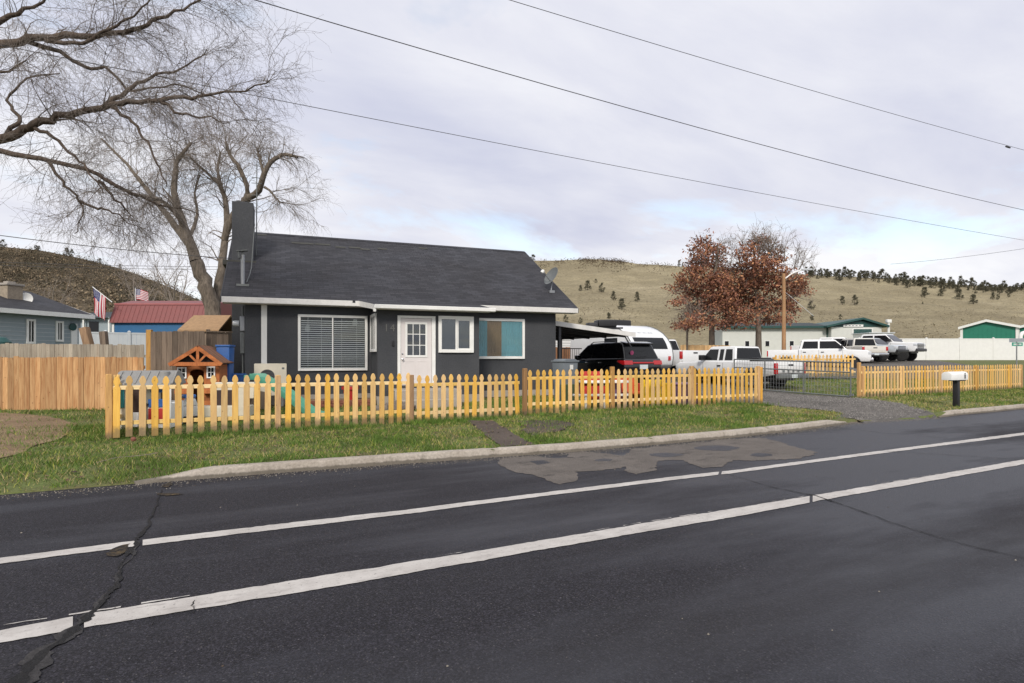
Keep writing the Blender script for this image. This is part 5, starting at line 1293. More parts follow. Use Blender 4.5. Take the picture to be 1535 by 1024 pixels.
# black estate car by the carport
def suv():
    global WR; WR = .40
    X0, Y0 = 14.72, 18.6; W, L, H = 1.93, 5.05, 1.80; hw = W/2
    t = thing('black_suv', 'black four door sport utility car seen from behind, parked beside the carport', 'car', (X0+hw, Y0, gz(X0+hw, Y0)+.02), R(90))
    P = M['carblack']; xra, xfa, ar = 1.12, 4.15, .47
    out = [(.10, .42), (.02, .55), (0, .80), (.04, 1.06), (.10, 1.14), (3.5, 1.10), (4.3, 1.05), (4.85, .92), (5.0, .75), (5.02, .45), (4.9, .32)]+list(reversed(arc(xfa, ar, .34)))+[(xra+ar+.1, .34)]+list(reversed(arc(xra, ar, .36)))
    mb = MB(); mb.prism(out, 'y', -hw, hw); mb.build('body', P, t, bevel=.07, seg=3)
    zb, wb, wt = 1.08, hw-.04, hw-.22
    top = [(.08, 1.05), (.42, H-.06), (.62, H-.01), (1.6, H+.01), (2.6, H-.03), (2.85, H-.09), (3.75, 1.05)]
    n = len(top); v = [(x, s*green(x, z, zb, H, wb, wt), z) for s in (1, -1) for x, z in top]
    mb = MB(); mb.add(v, [tuple(range(n)), tuple(range(2*n-1, n-1, -1))]+[(i, i+n, (i+1) % n+n, (i+1) % n) for i in range(n)])
    cb_ = mb.build('cabin', P, t, bevel=.06, seg=3)
    for pl in ([(.58, 1.14), (1.38, 1.14), (1.34, H-.13), (.78, H-.13)], [(1.46, 1.14), (2.3, 1.14), (2.26, H-.13), (1.42, H-.13)], [(2.4, 1.14), (3.4, 1.14), (2.78, H-.15), (2.36, H-.13)]): glass_side('side_window', pl, zb, H, wb, wt, cb_)
    cross_glass('rear_window', .08, 1.08, .42, H-.06, zb, H, wb, wt, cb_, -.9, .43, .09)
    cross_glass('windscreen', 3.75, 1.08, 2.85, H-.09, zb, H, wb, wt, cb_, .6, .8, .09)
    mb = MB(); mb.prism([(.26, H-.10), (.62, H-.0), (.62, H+.03), (.24, H-.04)], 'y', -hw+.26, hw-.26); mb.build('spoiler', P, cb_, bevel=.015)
    for s in (1, -1):
        mb = MB(); mb.tube([(.8, s*(wt+.01), H-.02), (.9, s*(wt), H+.05), (2.4, s*wt, H+.03), (2.6, s*(wt+.01), H-.05)], .018, 6); mb.build('roof_rail', M['darksteel'], t)
        mb = MB(); mb.prism([(-.012, .88), (.02, 1.05), (.42, 1.06), (.5, 1.0), (.3, .93), (.1, .87)], 'y', s*(hw-.42) if s > 0 else -hw-.006, hw+.006 if s > 0 else -(hw-.42)); mb.build('tail_light', M['redlens'], t, bevel=.015)
        mb = MB(); mb.box(3.05, 3.25, s*hw-.02 if s > 0 else -hw-.22, hw+.22 if s > 0 else -hw+.02, 1.08, 1.27); mb.build('mirror', P, t, bevel=.04)
        for xx in (1.55, 2.5): 
            mb = MB(); mb.box(xx, xx+.2, s*hw-.01 if s > 0 else -hw-.025, hw+.025 if s > 0 else -hw+.01, .93, .97); mb.build('door_handle', M['chrome'], t, bevel=.008)
    mb = MB(); mb.box(-.012, .03, -.54, .54, .93, .99); mb.build('light_bar', M['redlens'], t, bevel=.01)
    mb = MB(); mb.box(-.03, .02, -.2, .2, .70, .88); mb.build('licence_plate', M['plate'], t)
    mb = MB(); mb.box(-.05, .1, -hw+.05, hw-.05, .44, .62); mb.build('bumper', M['black'], t, bevel=.04)
    mb = MB(); mb.lathe([(0, -.004), (.09, -.004), (.09, .004), (0, .004)], (.165, hw-.5, 1.36), 'x', 16); o = mb.build('window_sticker', M.setdefault('pinksticker', flat('pink_sticker', (.35, .05, .14), .6, .1, 20)), t); 
    mb = MB(); mb.tube([(.12, .3, 1.2), (.13, -.25, 1.22)], .012, 5); mb.build('wiper', M['black'], t)
    for x in (xra, xfa):
        for s in (1, -1): wheel(t, x, s*(hw-.14), .40, .26, 'darksteel', s)
    # roof rack light: small antenna fin
    mb = MB(); mb.prism([(.9, H), (1.02, H+.09), (1.1, H)], 'y', -.02, .02); mb.build('antenna_fin', P, t)
suv()
# old white extended cab pickup on the drive
p = Vector((18.95+.87, 15.0, 0))
pickup('old white extended cab pickup with dark red tail lights, behind the open field gate', (p.x, p.y, gz(p.x, p.y)), R(90), L=5.25, W=1.74, H=1.71, wr=.355, sill=.47, belt=1.10, hood=1.06, bed=1.09, bx=1.85, xra=1.13, cab=(1.9, 2.0, 3.35, 3.9), doors=3, trim=None, bumper='greysteel', tailtxt=4, taillow=.62)
mb = MB(); bt = thing('load', 'black toolbox and bundled things lying in the old pickup bed', 'toolbox', (p.x, p.y+1.25, gz(p.x, p.y)+.80))
mb.box(-.55, .2, -.25, .2, 0, .44); mb.build('toolbox', M['black'], bt, bevel=.03)
mb = MB(); mb.lathe([(0, 0), (.16, 0), (.18, .38), (0, .42)], (.42, .05, 0), 'z', 12); mb.build('bucket', M['darksteel'], bt, smooth_=True)
# white pickup facing away beside the trailer
p = Vector((20.5+.98, 21.6, 0))
pickup('white full size pickup with bright red tail light beside the trailer', (p.x, p.y, gz(p.x, p.y)), R(90), L=5.8, W=1.98, H=1.98, wr=.41, sill=.55, belt=1.36, hood=1.25, bed=1.38, cab=(2.0, 2.2, 3.7, 4.35), doors=2, bumper='chrome', taillow=.95)
# white crew cab seen from the side
d_ = 39.0; p = D(1150, 560, d_); hd = R(-57); c, s_ = math.cos(hd), math.sin(hd)
q = p+Vector((-s_*1.0, c*1.0, 0))
pickup('white crew cab pickup parked side-on behind the back picket fence', (q.x, q.y, .66), hd, L=5.9, W=2.0, H=2.0, wr=.42, sill=.58, belt=1.38, hood=1.32, bed=1.34, bx=1.85, xra=1.15, xfa=4.85, cab=(1.9, 2.05, 3.95, 4.65), doors=2, bumper='chrome', grille='darksteel')
# far row in front of the white wall
def far(px0, d, zpx, hd, label, **k):
    p = D(px0, 540, d); pickup(label, (p.x, p.y, CH-(zpx-HY)/880*d), R(hd), **k)
def farf(px, d, zpx, hd, label, L=5.5, **k):
    """placed by the nose"""
    p = D(px, 540, d); h = R(hd); pickup(label, (p.x-L*math.cos(h), p.y-L*math.sin(h), CH-(zpx-HY)/880*d), h, L=L, **k)
farf(1311, 44, 543, -62, 'white pickup half hidden behind the crew cab, far row', L=5.6, H=1.9, wr=.4, cab=(1.9, 2.0, 3.7, 4.3))
far(1312, 41.5, 543, 62, 'beige pickup with red tail light in the far row, facing away', L=4.6, W=1.8, H=1.75, wr=.38, sill=.5, belt=1.15, bed=1.15, hood=1.1, paint='carcream', cab=(1.2, 1.3, 2.9, 3.4), bx=1.15, xra=.9, doors=2)
farf(1352, 43.0, 541.0, -84, 'silver lifted pickup in the far row beside the beige one', L=5.2, W=1.85, H=1.72, wr=.42, sill=.6, belt=1.2, hood=1.18, bed=1.18, paint='carsilver', cab=(1.9, 2.05, 3.4, 4.0), doors=2, bumper='black', rim='steel', grille='darksteel')
farf(1380, 44.5, 541.5, -80, 'white lifted pickup with big black tyres, right end of the far row', L=6.0, W=2.0, H=2.12, wr=.47, sill=.72, belt=1.48, hood=1.44, bed=1.42, cab=(2.0, 2.2, 3.9, 4.6), doors=2, bumper='darksteel', rim='steel', grille='darksteel')
# rounded white travel trailer
def trailer():
    X0, X1, Y0 = 16.95, 19.25, 20.75; zg = gz(18, 21); W = X1-X0
    t = thing('travel_trailer', 'white teardrop travel trailer with dark window in its rounded end', 'trailer', (X0, Y0, zg))
    Ht = 3.03-zg+.04; zb = .55
    prof = [(.25, zb), (.06, .75), (0, 1.05)]
    for k in range(9):
        a = k/8*math.pi/2; prof.append((0+2.3*(1-math.cos(a)), 1.15+(Ht-1.15)*math.sin(a)))
    prof += [(4.4, Ht), (4.9, Ht-.25), (5.2, Ht-.8), (5.25, zb)]
    mb = MB(); mb.prism(prof, 'x', 0, W); mb.build('shell', M['carwhite'], t, bevel=.04, seg=2)
    def pr(a): return (2.3*(1-math.cos(a)), 1.15+(Ht-1.15)*math.sin(a))
    mb = MB(); a0, a1 = .22, .60; rings = []
    for a in np.linspace(a0, a1, 7):
        y, z = pr(a); n = Vector((-math.cos(a), math.sin(a)*1.2)).normalized(); rings.append((y, z, n))
    vs = []
    for y, z, n in rings: vs += [(.22, y+n.x*.012, z+n.y*.012), (W-.28, y+n.x*.012, z+n.y*.012)]
    m0 = len(vs)
    for y, z, n in rings: vs += [(.22, y-n.x*.02, z-n.y*.02), (W-.28, y-n.x*.02, z-n.y*.02)]
    k = len(rings); fs = [(2*i, 2*i+1, 2*i+3, 2*i+2) for i in range(k-1)]+[(m0+2*i+2, m0+2*i+3, m0+2*i+1, m0+2*i) for i in range(k-1)]
    fs += [(2*i, 2*i+2, m0+2*i+2, m0+2*i) for i in range(k-1)]+[(2*i+3, 2*i+1, m0+2*i+1, m0+2*i+3) for i in range(k-1)]
    mb.add(vs, fs); mb.build('window', M['carglass'], t, smooth_=True)
    # faded lettering strokes above the window
    a = .78; y, z = pr(a); 
    for i, w_ in enumerate((.16, .03, .12, .03, .12, .03, .10, .1)):
        mb = MB(); xx = .5+i*.15; yy, zz2 = pr(a+.06); n = Vector((0, -math.cos(a), math.sin(a)))
        mb.add([(xx, y-.012, z+.012), (xx+w_*.8, y-.012, z+.012), (xx+w_*.8, yy-.012, zz2+.012), (xx, yy-.012, zz2+.012)], [(0, 1, 2, 3)]); mb.build('lettering', M['greyvinyl'], t, recalc=False)
    for xx in (-.012, W):
        mb = MB()
        for i in range(len(prof)-1):
            (ya, za), (yb, zb2) = prof[i], prof[i+1]
            if i > 12: break
            v = Vector((yb-ya, zb2-za)); n = Vector((-v.y, v.x)).normalized()*.02; mb.prism([(ya-n.x, za-n.y), (yb-n.x, zb2-n.y), (yb+n.x, zb2+n.y), (ya+n.x, za+n.y)], 'x', xx, xx+.012)
        mb.build('edge_trim', M['greysteel'], t)
    mb = MB(); mb.box(-.01, -.002, 1.2, 2.2, 1.35, 2.0); mb.build('side_window', M['carglass'], t)
    mb = MB(); mb.box(W*.2, W*.85, 2.6, 3.5, Ht+.001, Ht+.3); mb.build('roof_air_conditioner', M['black'], t, bevel=.06)
    mb = MB(); mb.box(.2, W-.2, -.02, .2, .42, .6); mb.build('bumper', M['black'], t, bevel=.03)
    for s, xx in ((-1, .14), (1, W-.14)):
        for yy in (2.2, 3.1): wheel(t, xx, yy, .34, .2, 'steel', s)
    mb = MB(); mb.box(.3, W-.3, .3, 5, .36, .56); mb.tube([(W/2, 5, .5), (W/2, 6.2, .5)], .05, 8); mb.build('chassis', M['black'], t)
    for xx in (.15, W-.3):
        mb = MB(); mb.box(xx, xx+.15, -.015, .04, .95, 1.15); mb.build('tail_light', M['redlens'], t, bevel=.01)
trailer()
# black cargo box standing on the carport roof line (behind it, on a rack)
p = D(884, 487, 24.2); q = D(925, 487, 24.4)
t = thing('roof_box', 'black cargo box and folded frame lying on top of the carport roof', 'cargo box', (p.x, p.y, CH+48/880*24.2), math.atan2(q.y-p.y, q.x-p.x)); Lq = (q-p).length
mb = MB(); mb.box(Lq*.33, Lq, 0, .7, -.05, .25); mb.build('box', M['black'], t, bevel=.06, seg=3)
mb = MB(); mb.box(0, Lq*.32, .05, .6, -.05, .13); mb.build('folded_frame', M['darksteel'], t, bevel=.03)
mb = MB(); mb.box(-.1, Lq+.3, .1, .16, -.12, -.052); mb.box(-.1, Lq+.3, .5, .56, -.12, -.052); mb.build('rack', M['darksteel'], t)

# ------------------------------------------------------------------ mailbox, gate, lamp, sign
p = G(1433.5, 608, .135)
t = thing('mailbox', 'long white mailbox on a black post at the kerb by the driveway', 'mailbox', (p.x, p.y, .12), R(0)); dm = dep(p.x, p.y)
zt = CH-21/880*dm-.12; zb = CH-33.5/880*dm-.12; kx = dm/880*1.12
mb = MB(); mb.box(-.065, .065, -.065, .065, -.1, zb-.03); mb.build('post', M['black'], t, bevel=.006)
mb = MB(); mb.box(-.2, .3, -.1, .1, zb-.03, zb-.002); mb.build('bracket', M['black'], t, bevel=.004)
x0, x1 = -24*kx, 16.5*kx; r_ = .13; hh = zt-zb
prof = [(-r_, zb), (-r_, zt-.09)]+[(-r_*math.cos(a), zt-.09+.09*math.sin(a)) for a in np.linspace(.2, math.pi-.2, 9)]+[(r_, zt-.09), (r_, zb)]
mb = MB(); mb.prism(prof, 'x', x0, x1-.03); mb.build('box', M['white'], t, bevel=.01)
mb = MB(); mb.prism([(y*1.05, z if z < zt-.1 else z+.004) for y, z in prof], 'x', x1-.028, x1); dr = mb.build('door', M['offwhite'], t, bevel=.006)
mb = MB(); mb.box(x1, x1+.03, -.02, .02, zt-.05, zt-.02); mb.build('latch', M['steel'], dr)
mb = MB(); mb.box(x1-.20, x1-.14, -r_-.012, -r_-.002, zb+.04, zb+.15); mb.box(x1-.19, x1-.15, -r_-.012, -r_-.002, zb+.16, zb+.2); mb.build('flag', M['greysteel'], t)
mb = MB(); mb.tube([(0, 0, 0)]+[(0, 0, 0)][:0]+[(0.001, 0, .001)], .001, 3); 
# field gate, standing open
h = G(1281, 598.5, .16); e = Vector((18.35, 16.2, 0)); e = D(1104, 560, 22.6)
t = thing('field_gate', 'grey pipe and wire field gate standing open beside the old pickup', 'gate', (h.x-.05, h.y+.1, .16), math.atan2(e.y-h.y-.1, e.x-h.x+.05)); Lg = math.hypot(e.x-h.x, e.y-h.y)
zt0 = 1.17; up = .1
def gp(s, z): return (s, 0, z+up*s/Lg)
mb = MB(); rr_ = .024
mb.tube([gp(0, .08), gp(Lg, .08)], rr_, 8); mb.tube([gp(0, zt0), gp(Lg, zt0)], rr_, 8); mb.tube([gp(0, .08), gp(0, zt0)], rr_, 8); mb.tube([gp(Lg, .08), gp(Lg, zt0)], rr_, 8); mb.tube([gp(Lg*.36, .08), gp(Lg*.36, zt0)], rr_, 8); mb.tube([gp(Lg*.7, .08), gp(Lg*.7, zt0)], rr_, 8); mb.tube([gp(0, .86), gp(Lg, .86)], rr_*.9, 8)
mb.build('frame', M['greysteel'], t, smooth_=True)
mb = MB(); s = .1
while s < Lg: mb.tube([gp(s, .09), gp(s, zt0)], .006, 3); s += .11
for z in (.22, .36, .5, .64, .75, 1.0): mb.tube([gp(0, z), gp(Lg, z)], .005, 3)
mb.build('wire_mesh', M['steel'], t)
mb = MB(); mb.box(-.09, .03, -.03, .03, .1, .17); mb.box(-.09, .03, -.03, .03, .95, 1.02); mb.build('hinge', M['steel'], t)
# street lamp
d_ = 41; p = D(1175, 527, d_); zg = gz(p.x, p.y); H = CH+(HY-410)/880*d_-zg
t = thing('street_lamp', 'wooden pole with a curved white lamp arm beside the rust leaved tree', 'street lamp', (p.x, p.y, zg), -TH)
mb = MB(); mb.tube([(0, 0, -.2), (0, 0, H*.5), (0, 0, H)], [.15, .13, .105], 12); mb.build('pole', M['polewood'], t, smooth_=True)
k_ = d_/880; mb = MB(); mb.tube([(.1, 0, H-.35), (12*k_, 0, H-.1+2*k_), (24*k_, 0, H+4.5*k_), (30*k_, 0, H+6*k_)], .05, 8); mb.build('arm', M['offwhite'], t, smooth_=True)
mb = MB(); mb.box(26*k_, 42*k_, -.15, .15, H+4.6*k_, H+7.2*k_); mb.build('lamp_head', M['greyvinyl'], t, bevel=.06)
mb = MB(); mb.tube([(.1, 0, H-28*k_), (28*k_, -1.5, H-66*k_)], .011, 4); mb.build('guy_wire', M['greyvinyl'], t)
# street sign far right
d_ = 31; p = D(1524, 545, d_); zg = .16
t = thing('street_sign', 'small green street name sign on a thin post at the right edge', 'sign', (p.x, p.y, zg), -TH+R(8))
H = CH+24/880*d_-zg; mb = MB(); mb.tube([(0, 0, 0), (0, 0, H)], .03, 8); mb.build('post', M['steel'], t)
mb = MB(); mb.box(-.28, .36, -.012, .012, H-.24, H-.05); mb.build('name_plate', M['greenroof'], t)
mb = MB(); mb.box(-.012, .012, -.45, .4, H-.03, H+.16); mb.build('name_plate', M['greyvinyl'], t)
for k in range(5):
    mb = MB(); mb.box(-.2+k*.1, -.13+k*.1, -.0145, -.0125, H-.18, H-.11); mb.build('lettering', M['offwhite'], t)
# hooked white pipe beyond the wall
d_ = 60; p = D(1530, 520, d_); t = thing('vent_stack', 'white hooked pipe rising behind the long white fence at the right', 'pipe', (p.x, p.y, 1.3), -TH); k_ = d_/880
mb = MB(); zt = CH+38*k_-1.3; mb.tube([(0, 0, 0), (0, 0, zt-.4), (.15, 0, zt-.1), (.5, 0, zt), (.85, 0, zt)], .18, 10); mb.build('pipe', M['offwhite'], t, smooth_=True)

# ------------------------------------------------------------------ buildings around
def hxy(px, d): q = D(px, 536, d); return q.x, q.y
def building(name, label, cat, px, d, rot): 
    x, y = hxy(px, d); zg = gz(x, y); return thing(name, label, cat, (x, y, zg), -TH+R(rot)), zg
# long pale workshop with dark green roof
d_ = 68; t, zg = building('workshop', 'long pale workshop with dark green roof and a garage door gable', 'workshop', 1083, d_, -3); k_ = d_/880
def zz(py, dd=d_): return CH+(HY-py)/880*dd-zg
X1 = (1237-1083)*k_; X2 = (1304-1083)*k_*1.02
mb = MB(); mb.box(0, X1, 0, 4, -.3, zz(491)); mb.build('wall', M['stuccopale'], t)
mb = MB(); mb.prism([(X1+.002, -.3), (X2, -.3), (X2, zz(490.5)), ((X1+X2)/2+.5, zz(482)), (X1+.002, zz(490.5))], 'y', -.8, 14); mb.build('wall', M['stuccopale'], t)
mb = MB(); mb.add([(-.35, -.5, zz(491.5)), (X1-.02, -.5, zz(491.5)), (X1-.02, 4.4, zz(483)), (-.35, 4.4, zz(483)), (-.35, -.5, zz(489.5)), (X1-.02, -.5, zz(489.5)), (X1-.02, 4.4, zz(481)), (-.35, 4.4, zz(481))], FB)
mb.build('roof', M['darkroof'], t)
mb = MB(); mb.box(-.36, X1-.02, -.54, -.505, zz(492.3), zz(489.3)); mb.build('fascia', M['darkgreen'], t)
xm = (X1+X2)/2+.5
for xa, sg in ((X1-.7, 1), (X2+.6, -1)):
    mb = MB(); ze, zr = zz(492), zz(480.5); mb.add([(xa, -1.3, ze), (xm, -1.3, zr), (xm, 14.2, zr), (xa, 14.2, ze), (xa, -1.3, ze+.22), (xm, -1.3, zr+.22), (xm, 14.2, zr+.22), (xa, 14.2, ze+.22)], FB); mb.build('roof', M['darkgreen'], t)
mb = MB(); mb.prism([(X1-.2, zz(491.2)), (X2+.15, zz(491.2)), (xm, zz(482))], 'y', -.86, -.803); mb.build('gable_panel', M['darkgreen'], t)
mb = MB(); mb.box(xm-2.0, xm-.5+.7, -.92, -.87, zz(491), zz(487.8)); sg_ = mb.build('sign_board', M['offwhite'], t)
for k in range(5):
    mb = MB(); mb.box(xm-1.8+k*.38, xm-1.58+k*.38, -.925, -.921, zz(489.9), zz(488.8)); mb.build('lettering', M['greysteel'], sg_)
xg0, xg1 = (1268.5-1083)*k_, (1294-1083)*k_
mb = MB(); mb.box(xg0-.15, xg1+.15, -.84, -.802, -.3, zz(493.6)); gd = mb.build('garage_door', M['offwhite'], t)
mb = MB()
for k in range(7): 
    za = zz(508)+(zz(494.2)-zz(508))*k/7-1.0*0; mb.box(xg0, xg1, -.88, -.841, za-.0, za+(zz(494.2)-zz(508))/7-.02)
mb.box(xg0, xg1, -.88, -.841, -.2, zz(508)); mb.build('door_slats', M['greensteel'] if 0 else M['darkgreen'], gd)
for px in (1089, 1119, 1148.5, 1184, 1200):
    mb = MB(); xa = (px-1083-3.6)*k_; mb.box(xa, xa+7.5*k_, -.04, .02, zz(519.5), zz(511)); f_ = mb.build('window', M['offwhite'], t)
    mb = MB(); mb.box(xa+.07, xa+7.5*k_-.07, -.055, -.041, zz(519), zz(511.5)); mb.build('pane', M['carglass'], f_)
mb = MB(); mb.tube([(X1-.12, -.06, 0), (X1-.12, -.06, zz(492))], .07, 6); mb.build('downpipe', M['darkgreen'], t)
# little white shed and post
d_ = 62; t, zg = building('utility_shed', 'small flat white shed right of the green gabled workshop', 'shed', 1303, d_, 0); k_ = d_/880
mb = MB(); mb.box(0, 36*k_, 0, 3, 0, CH+36.2*k_-zg); mb.build('wall', M['offwhite'], t)
mb = MB(); mb.box(-.1, 36*k_+.1, -.15, 3.1, CH+36.3*k_-zg, CH+37.6*k_-zg); mb.build('roof', M['greyvinyl'], t)
mb = MB(); mb.box(8*k_, 22*k_, -.03, -.003, CH+29*k_-zg, CH+31*k_-zg); mb.build('vent', M['greysteel'], t)
d_ = 66; t, zg = building('white_post', 'short white post with a lamp box behind the little flat shed', 'post', 1332, d_, 0); k_ = d_/880
mb = MB(); mb.tube([(0, 0, 0), (0, 0, CH+52*k_-zg)], .13, 8); mb.build('post', M['offwhite'], t); mb = MB(); mb.box(-.25, .25, -.2, .2, CH+52*k_-zg, CH+57*k_-zg); mb.build('lamp_box', M['offwhite'], t, bevel=.05)
# green steel barns
def barn(px0, px1, apx, d_, label, rot=0):
    t, zg = building('steel_barn', label, 'barn', px0, d_, rot); k_ = d_/880; z_ = lambda py: CH+(HY-py)/880*d_-zg
    X = 6.0; xm = X*(apx-px0)/(px1-px0)
    mb = MB(); mb.prism([(0, -.2), (X, -.2), (X, z_(491)), (xm, z_(482)), (0, z_(491.5))], 'y', 0, 22); mb.build('wall', M['greensteel'], t)
    for a, b in ((-.35, xm), (X+.35, xm)):
        za, zb = z_(491.8), z_(481.6); mb = MB(); mb.add([(a, -.3, za), (b, -.3, zb), (b, 22.4, zb), (a, 22.4, za), (a, -.3, za+.12), (b, -.3, zb+.12), (b, 22.4, zb+.12), (a, 22.4, za+.12)], FB); mb.build('roof', M['greenroof'], t)
        mb = MB(); mb.add([(a, -.42, za-.2), (b, -.42, zb-.2), (b, -.31, zb-.2), (a, -.31, za-.2), (a, -.42, za+.14), (b, -.42, zb+.14), (b, -.31, zb+.14), (a, -.31, za+.14)], FB); mb.build('verge_trim', M['offwhite'], t)
    for xa in (-.12, X-.1):
        mb = MB(); mb.box(xa, xa+.3, -.12, -.005, -.2, z_(492)); mb.build('corner_trim', M['offwhite'], t)
    mb = MB(); 
    for k in range(int(X/.5)): mb.box(.4+k*.5, .44+k*.5, -.03, -.002, -.2, z_(492))
    mb.build('cladding_ribs', M['greensteel'], t)
barn(1441, 1521, 1478, 84, 'green steel barn with white trimmed gable behind the white fence', -40)
barn(1526, 1606, 1566, 84, 'second green steel barn cut off by the right edge of the view', -42)
# blue grey neighbour house
d_ = 30; 
def neighbour():
    x, y = hxy(-8, 27.2); zg = .95
    t = thing('neighbour_house', 'blue grey sided house with a brick chimney at the left edge', 'house', (x, y, zg), 0)
    e = D(121, 536, 31.5); a = math.atan2(e.y-y, e.x-x); t.rotation_euler = (0, 0, a); Lh = math.hypot(e.x-x, e.y-y)
    ez = 3.5-zg
    def dd(s): return 27.2+(31.5-27.2)*s/Lh
    def sx(px):   # length along the wall at a pixel column
        u = (px-CX)/880; lo, hi = -6, Lh+4
        for _ in range(40):
            m = (lo+hi)/2; X = x+math.cos(a)*m; Y = y+math.sin(a)*m; uu = (X*RT[0]+Y*RT[1])/dep(X, Y)
            if uu < u: lo = m
            else: hi = m
        return lo
    def zp(px, py): return CH+(HY-py)/880*dd(sx(px))-zg
    mb = MB(); zt = zp(60, 467); mb.prism([(0, -1), (7.5, -1), (7.5, zt), (3.75, zt+1.15), (0, zt)], 'x', 0, Lh); mb.build('wall', M['bluehouse'], t)
    mb = MB()
    for k in range(14): mb.box(0, Lh, -.014, -.002, k*.2-.4, k*.2-.385)
    for i in range(len(mb.v)): pass
    mb.build('siding_laps', M['greyvinyl'], t)
    for (ya, za), (yb, zb_) in (((-.45, zt-.12), (3.75, zt+1.25)), ((7.95, zt-.12), (3.75, zt+1.25))):
        mb = MB(); mb.add([(-.4, ya, za), (Lh+.4, ya, za), (Lh+.4, yb, zb_), (-.4, yb, zb_), (-.4, ya, za+.1), (Lh+.4, ya, za+.1), (Lh+.4, yb, zb_+.1), (-.4, yb, zb_+.1)], FB); mb.build('roof', M['shingle'], t)
    mb = MB(); mb.box(-.4, Lh+.4, -.48, -.452, zt-.22, zt-.0); mb.build('fascia', M['white'], t)
    mb = MB(); mb.prism([(-.47, zt-.22), (3.75, zt+1.1), (7.97, zt-.22), (7.97, zt-.02), (3.75, zt+1.33), (-.47, zt-.02)], 'x', -.43, -.402); mb.prism([(-.47, zt-.22), (3.75, zt+1.1), (7.97, zt-.22), (7.97, zt-.02), (3.75, zt+1.33), (-.47, zt-.02)], 'x', Lh+.402, Lh+.43); mb.build('rake_board', M['white'], t)
    for p0, p1, q0, q1 in ((39, 52.5, 478, 515), (83, 94.5, 481, 512)):
        a_, b_ = sx(p0), sx(p1); c_, d2 = zp(p0, q1), zp(p0, q0); mb = MB(); f = .1
        mb.box(a_, a_+f, -.06, .01, c_, d2); mb.box(b_-f, b_, -.06, .01, c_, d2); mb.box(a_+f, b_-f, -.06, .01, c_, c_+f); mb.box(a_+f, b_-f, -.06, .01, d2-f, d2)
        mb.box((a_+b_)/2-.02, (a_+b_)/2+.02, -.045, .01, c_+f, d2-f)
        fr = mb.build('window', M['white'], t); mb = MB(); mb.box(a_+f, b_-f, -.03, -.02, c_+f, d2-f); mb.build('pane', M['carglass'], fr)
    a_, b_ = sx(106), sx(115); mb = MB(); mb.box(a_, b_, -.05, .01, -.5, zp(106, 485)); mb.build('door', M['white'], t)
    mb = MB(); mb.lathe([(0, -.02), (.2, -.05), (.2, -.09), (0, -.1)], ((a_+b_)/2-.1, 0, zp(106, 490)), 'y', 12); mb.build('wreath', M['darkgreen'], t)
    # brick chimney standing through the roof slope, dish on its side
    cx = sx(21)+1.35; zc = CH+(HY-426)/880*29.5-zg
    mb = MB(); mb.box(cx-.38, cx+.38, 1.6, 2.3, zt-.5, zc-.06); ch = mb.build('chimney', M['chimbrick'], t)
    mb = MB(); mb.box(cx-.45, cx+.45, 1.53, 2.37, zc-.058, zc+.05); mb.box(cx-.2, cx+.2, 1.8, 2.1, zc+.05, zc+.16); mb.build('chimney_cap', M['concrete'], ch, bevel=.02)
    mb = MB(); mb.M = Matrix.Translation((cx+.5, 1.55, zc-.65)) @ Matrix.Rotation(R(-35), 4, 'Z'); mb.lathe([(0, .03), (.2, .015), (.29, -.02), (.28, -.035), (.2, 0), (0, .015)], ax='y', n=18); mb.build('satellite_dish', M['offwhite'], ch, smooth_=True)
neighbour()
# green roofed house behind it
d_ = 44; x, y = hxy(104, d_); zg = 1.2
t = thing('distant_house', 'low dark roofed house glimpsed between the blue grey house and the red roofed shed', 'house', (x, y, zg), -TH); k_ = d_/880; z_ = lambda py: CH+(HY-py)/880*d_-zg
mb = MB(); mb.box(0, 70*k_, 0, 6, -.5, z_(477)); mb.build('wall', M['bluehouse'], t)
mb = MB(); mb.prism([(-.5, z_(477)), (3.2, z_(463)), (6.6, z_(477))], 'x', -.3, 66*k_); mb.build('roof', M['darkroof'], t)
mb = MB(); mb.box(24*k_, 26*k_, -.3, -.2, -.5, z_(476)); mb.box(62*k_, 64*k_, -.3, -.2, -.5, z_(476)); mb.build('porch_post', M['white'], t)
mb = MB(); mb.box(30*k_, 44*k_, -.05, -.003, z_(500), z_(482)); mb.build('window', M['carglass'], t)
mb = MB(); mb.add([(-.6, -.7, z_(467)), (14*k_, -.6, z_(477)), (14*k_, -.4, z_(477)), (-.6, -.5, z_(467)), (-.6, -.7, z_(465)), (14*k_, -.6, z_(475)), (14*k_, -.4, z_(475)), (-.6, -.5, z_(465))], FB); mb.build('verge_board', M['white'], t)
# blue shed with red gambrel roof
d_ = 34; x, y = hxy(169, d_); zg = 1.0
t = thing('barn_shed', 'blue shed with a red metal gambrel roof', 'shed', (x, y, zg), -TH); k_ = d_/880; z_ = lambda py: CH+(HY-py)/880*d_-zg; X = 150*k_
mb = MB(); mb.box(0, X, 0, 3.6, -.4, z_(483)); mb.build('wall', M['bluewall'], t)
mb = MB(); mb.prism([(-.18, z_(484)), (.35, z_(455)), (1.8, z_(446.5)), (3.25, z_(455)), (3.78, z_(484))], 'x', -.1, X+.1); rf = mb.build('roof', M['redroof'], t)
mb = MB()
for k in range(22):
    xx = .1+k*X/22; mb.add([(xx, -.2, z_(484)), (xx+.04, -.2, z_(484)), (xx+.04, .33, z_(455)), (xx, .33, z_(455)), (xx, -.15, z_(484)), (xx+.04, -.15, z_(484)), (xx+.04, .38, z_(455)), (xx, .38, z_(455))], FB)
mb.build('roof_ribs', M['redroof'], rf)
mb = MB(); mb.box(-.12, X+.12, .28, .36, z_(456.2), z_(454)); mb.build('roof_trim', M.setdefault('redpale', flat('faded_red_trim', (.36, .12, .12), .5, .1, 3)), rf)
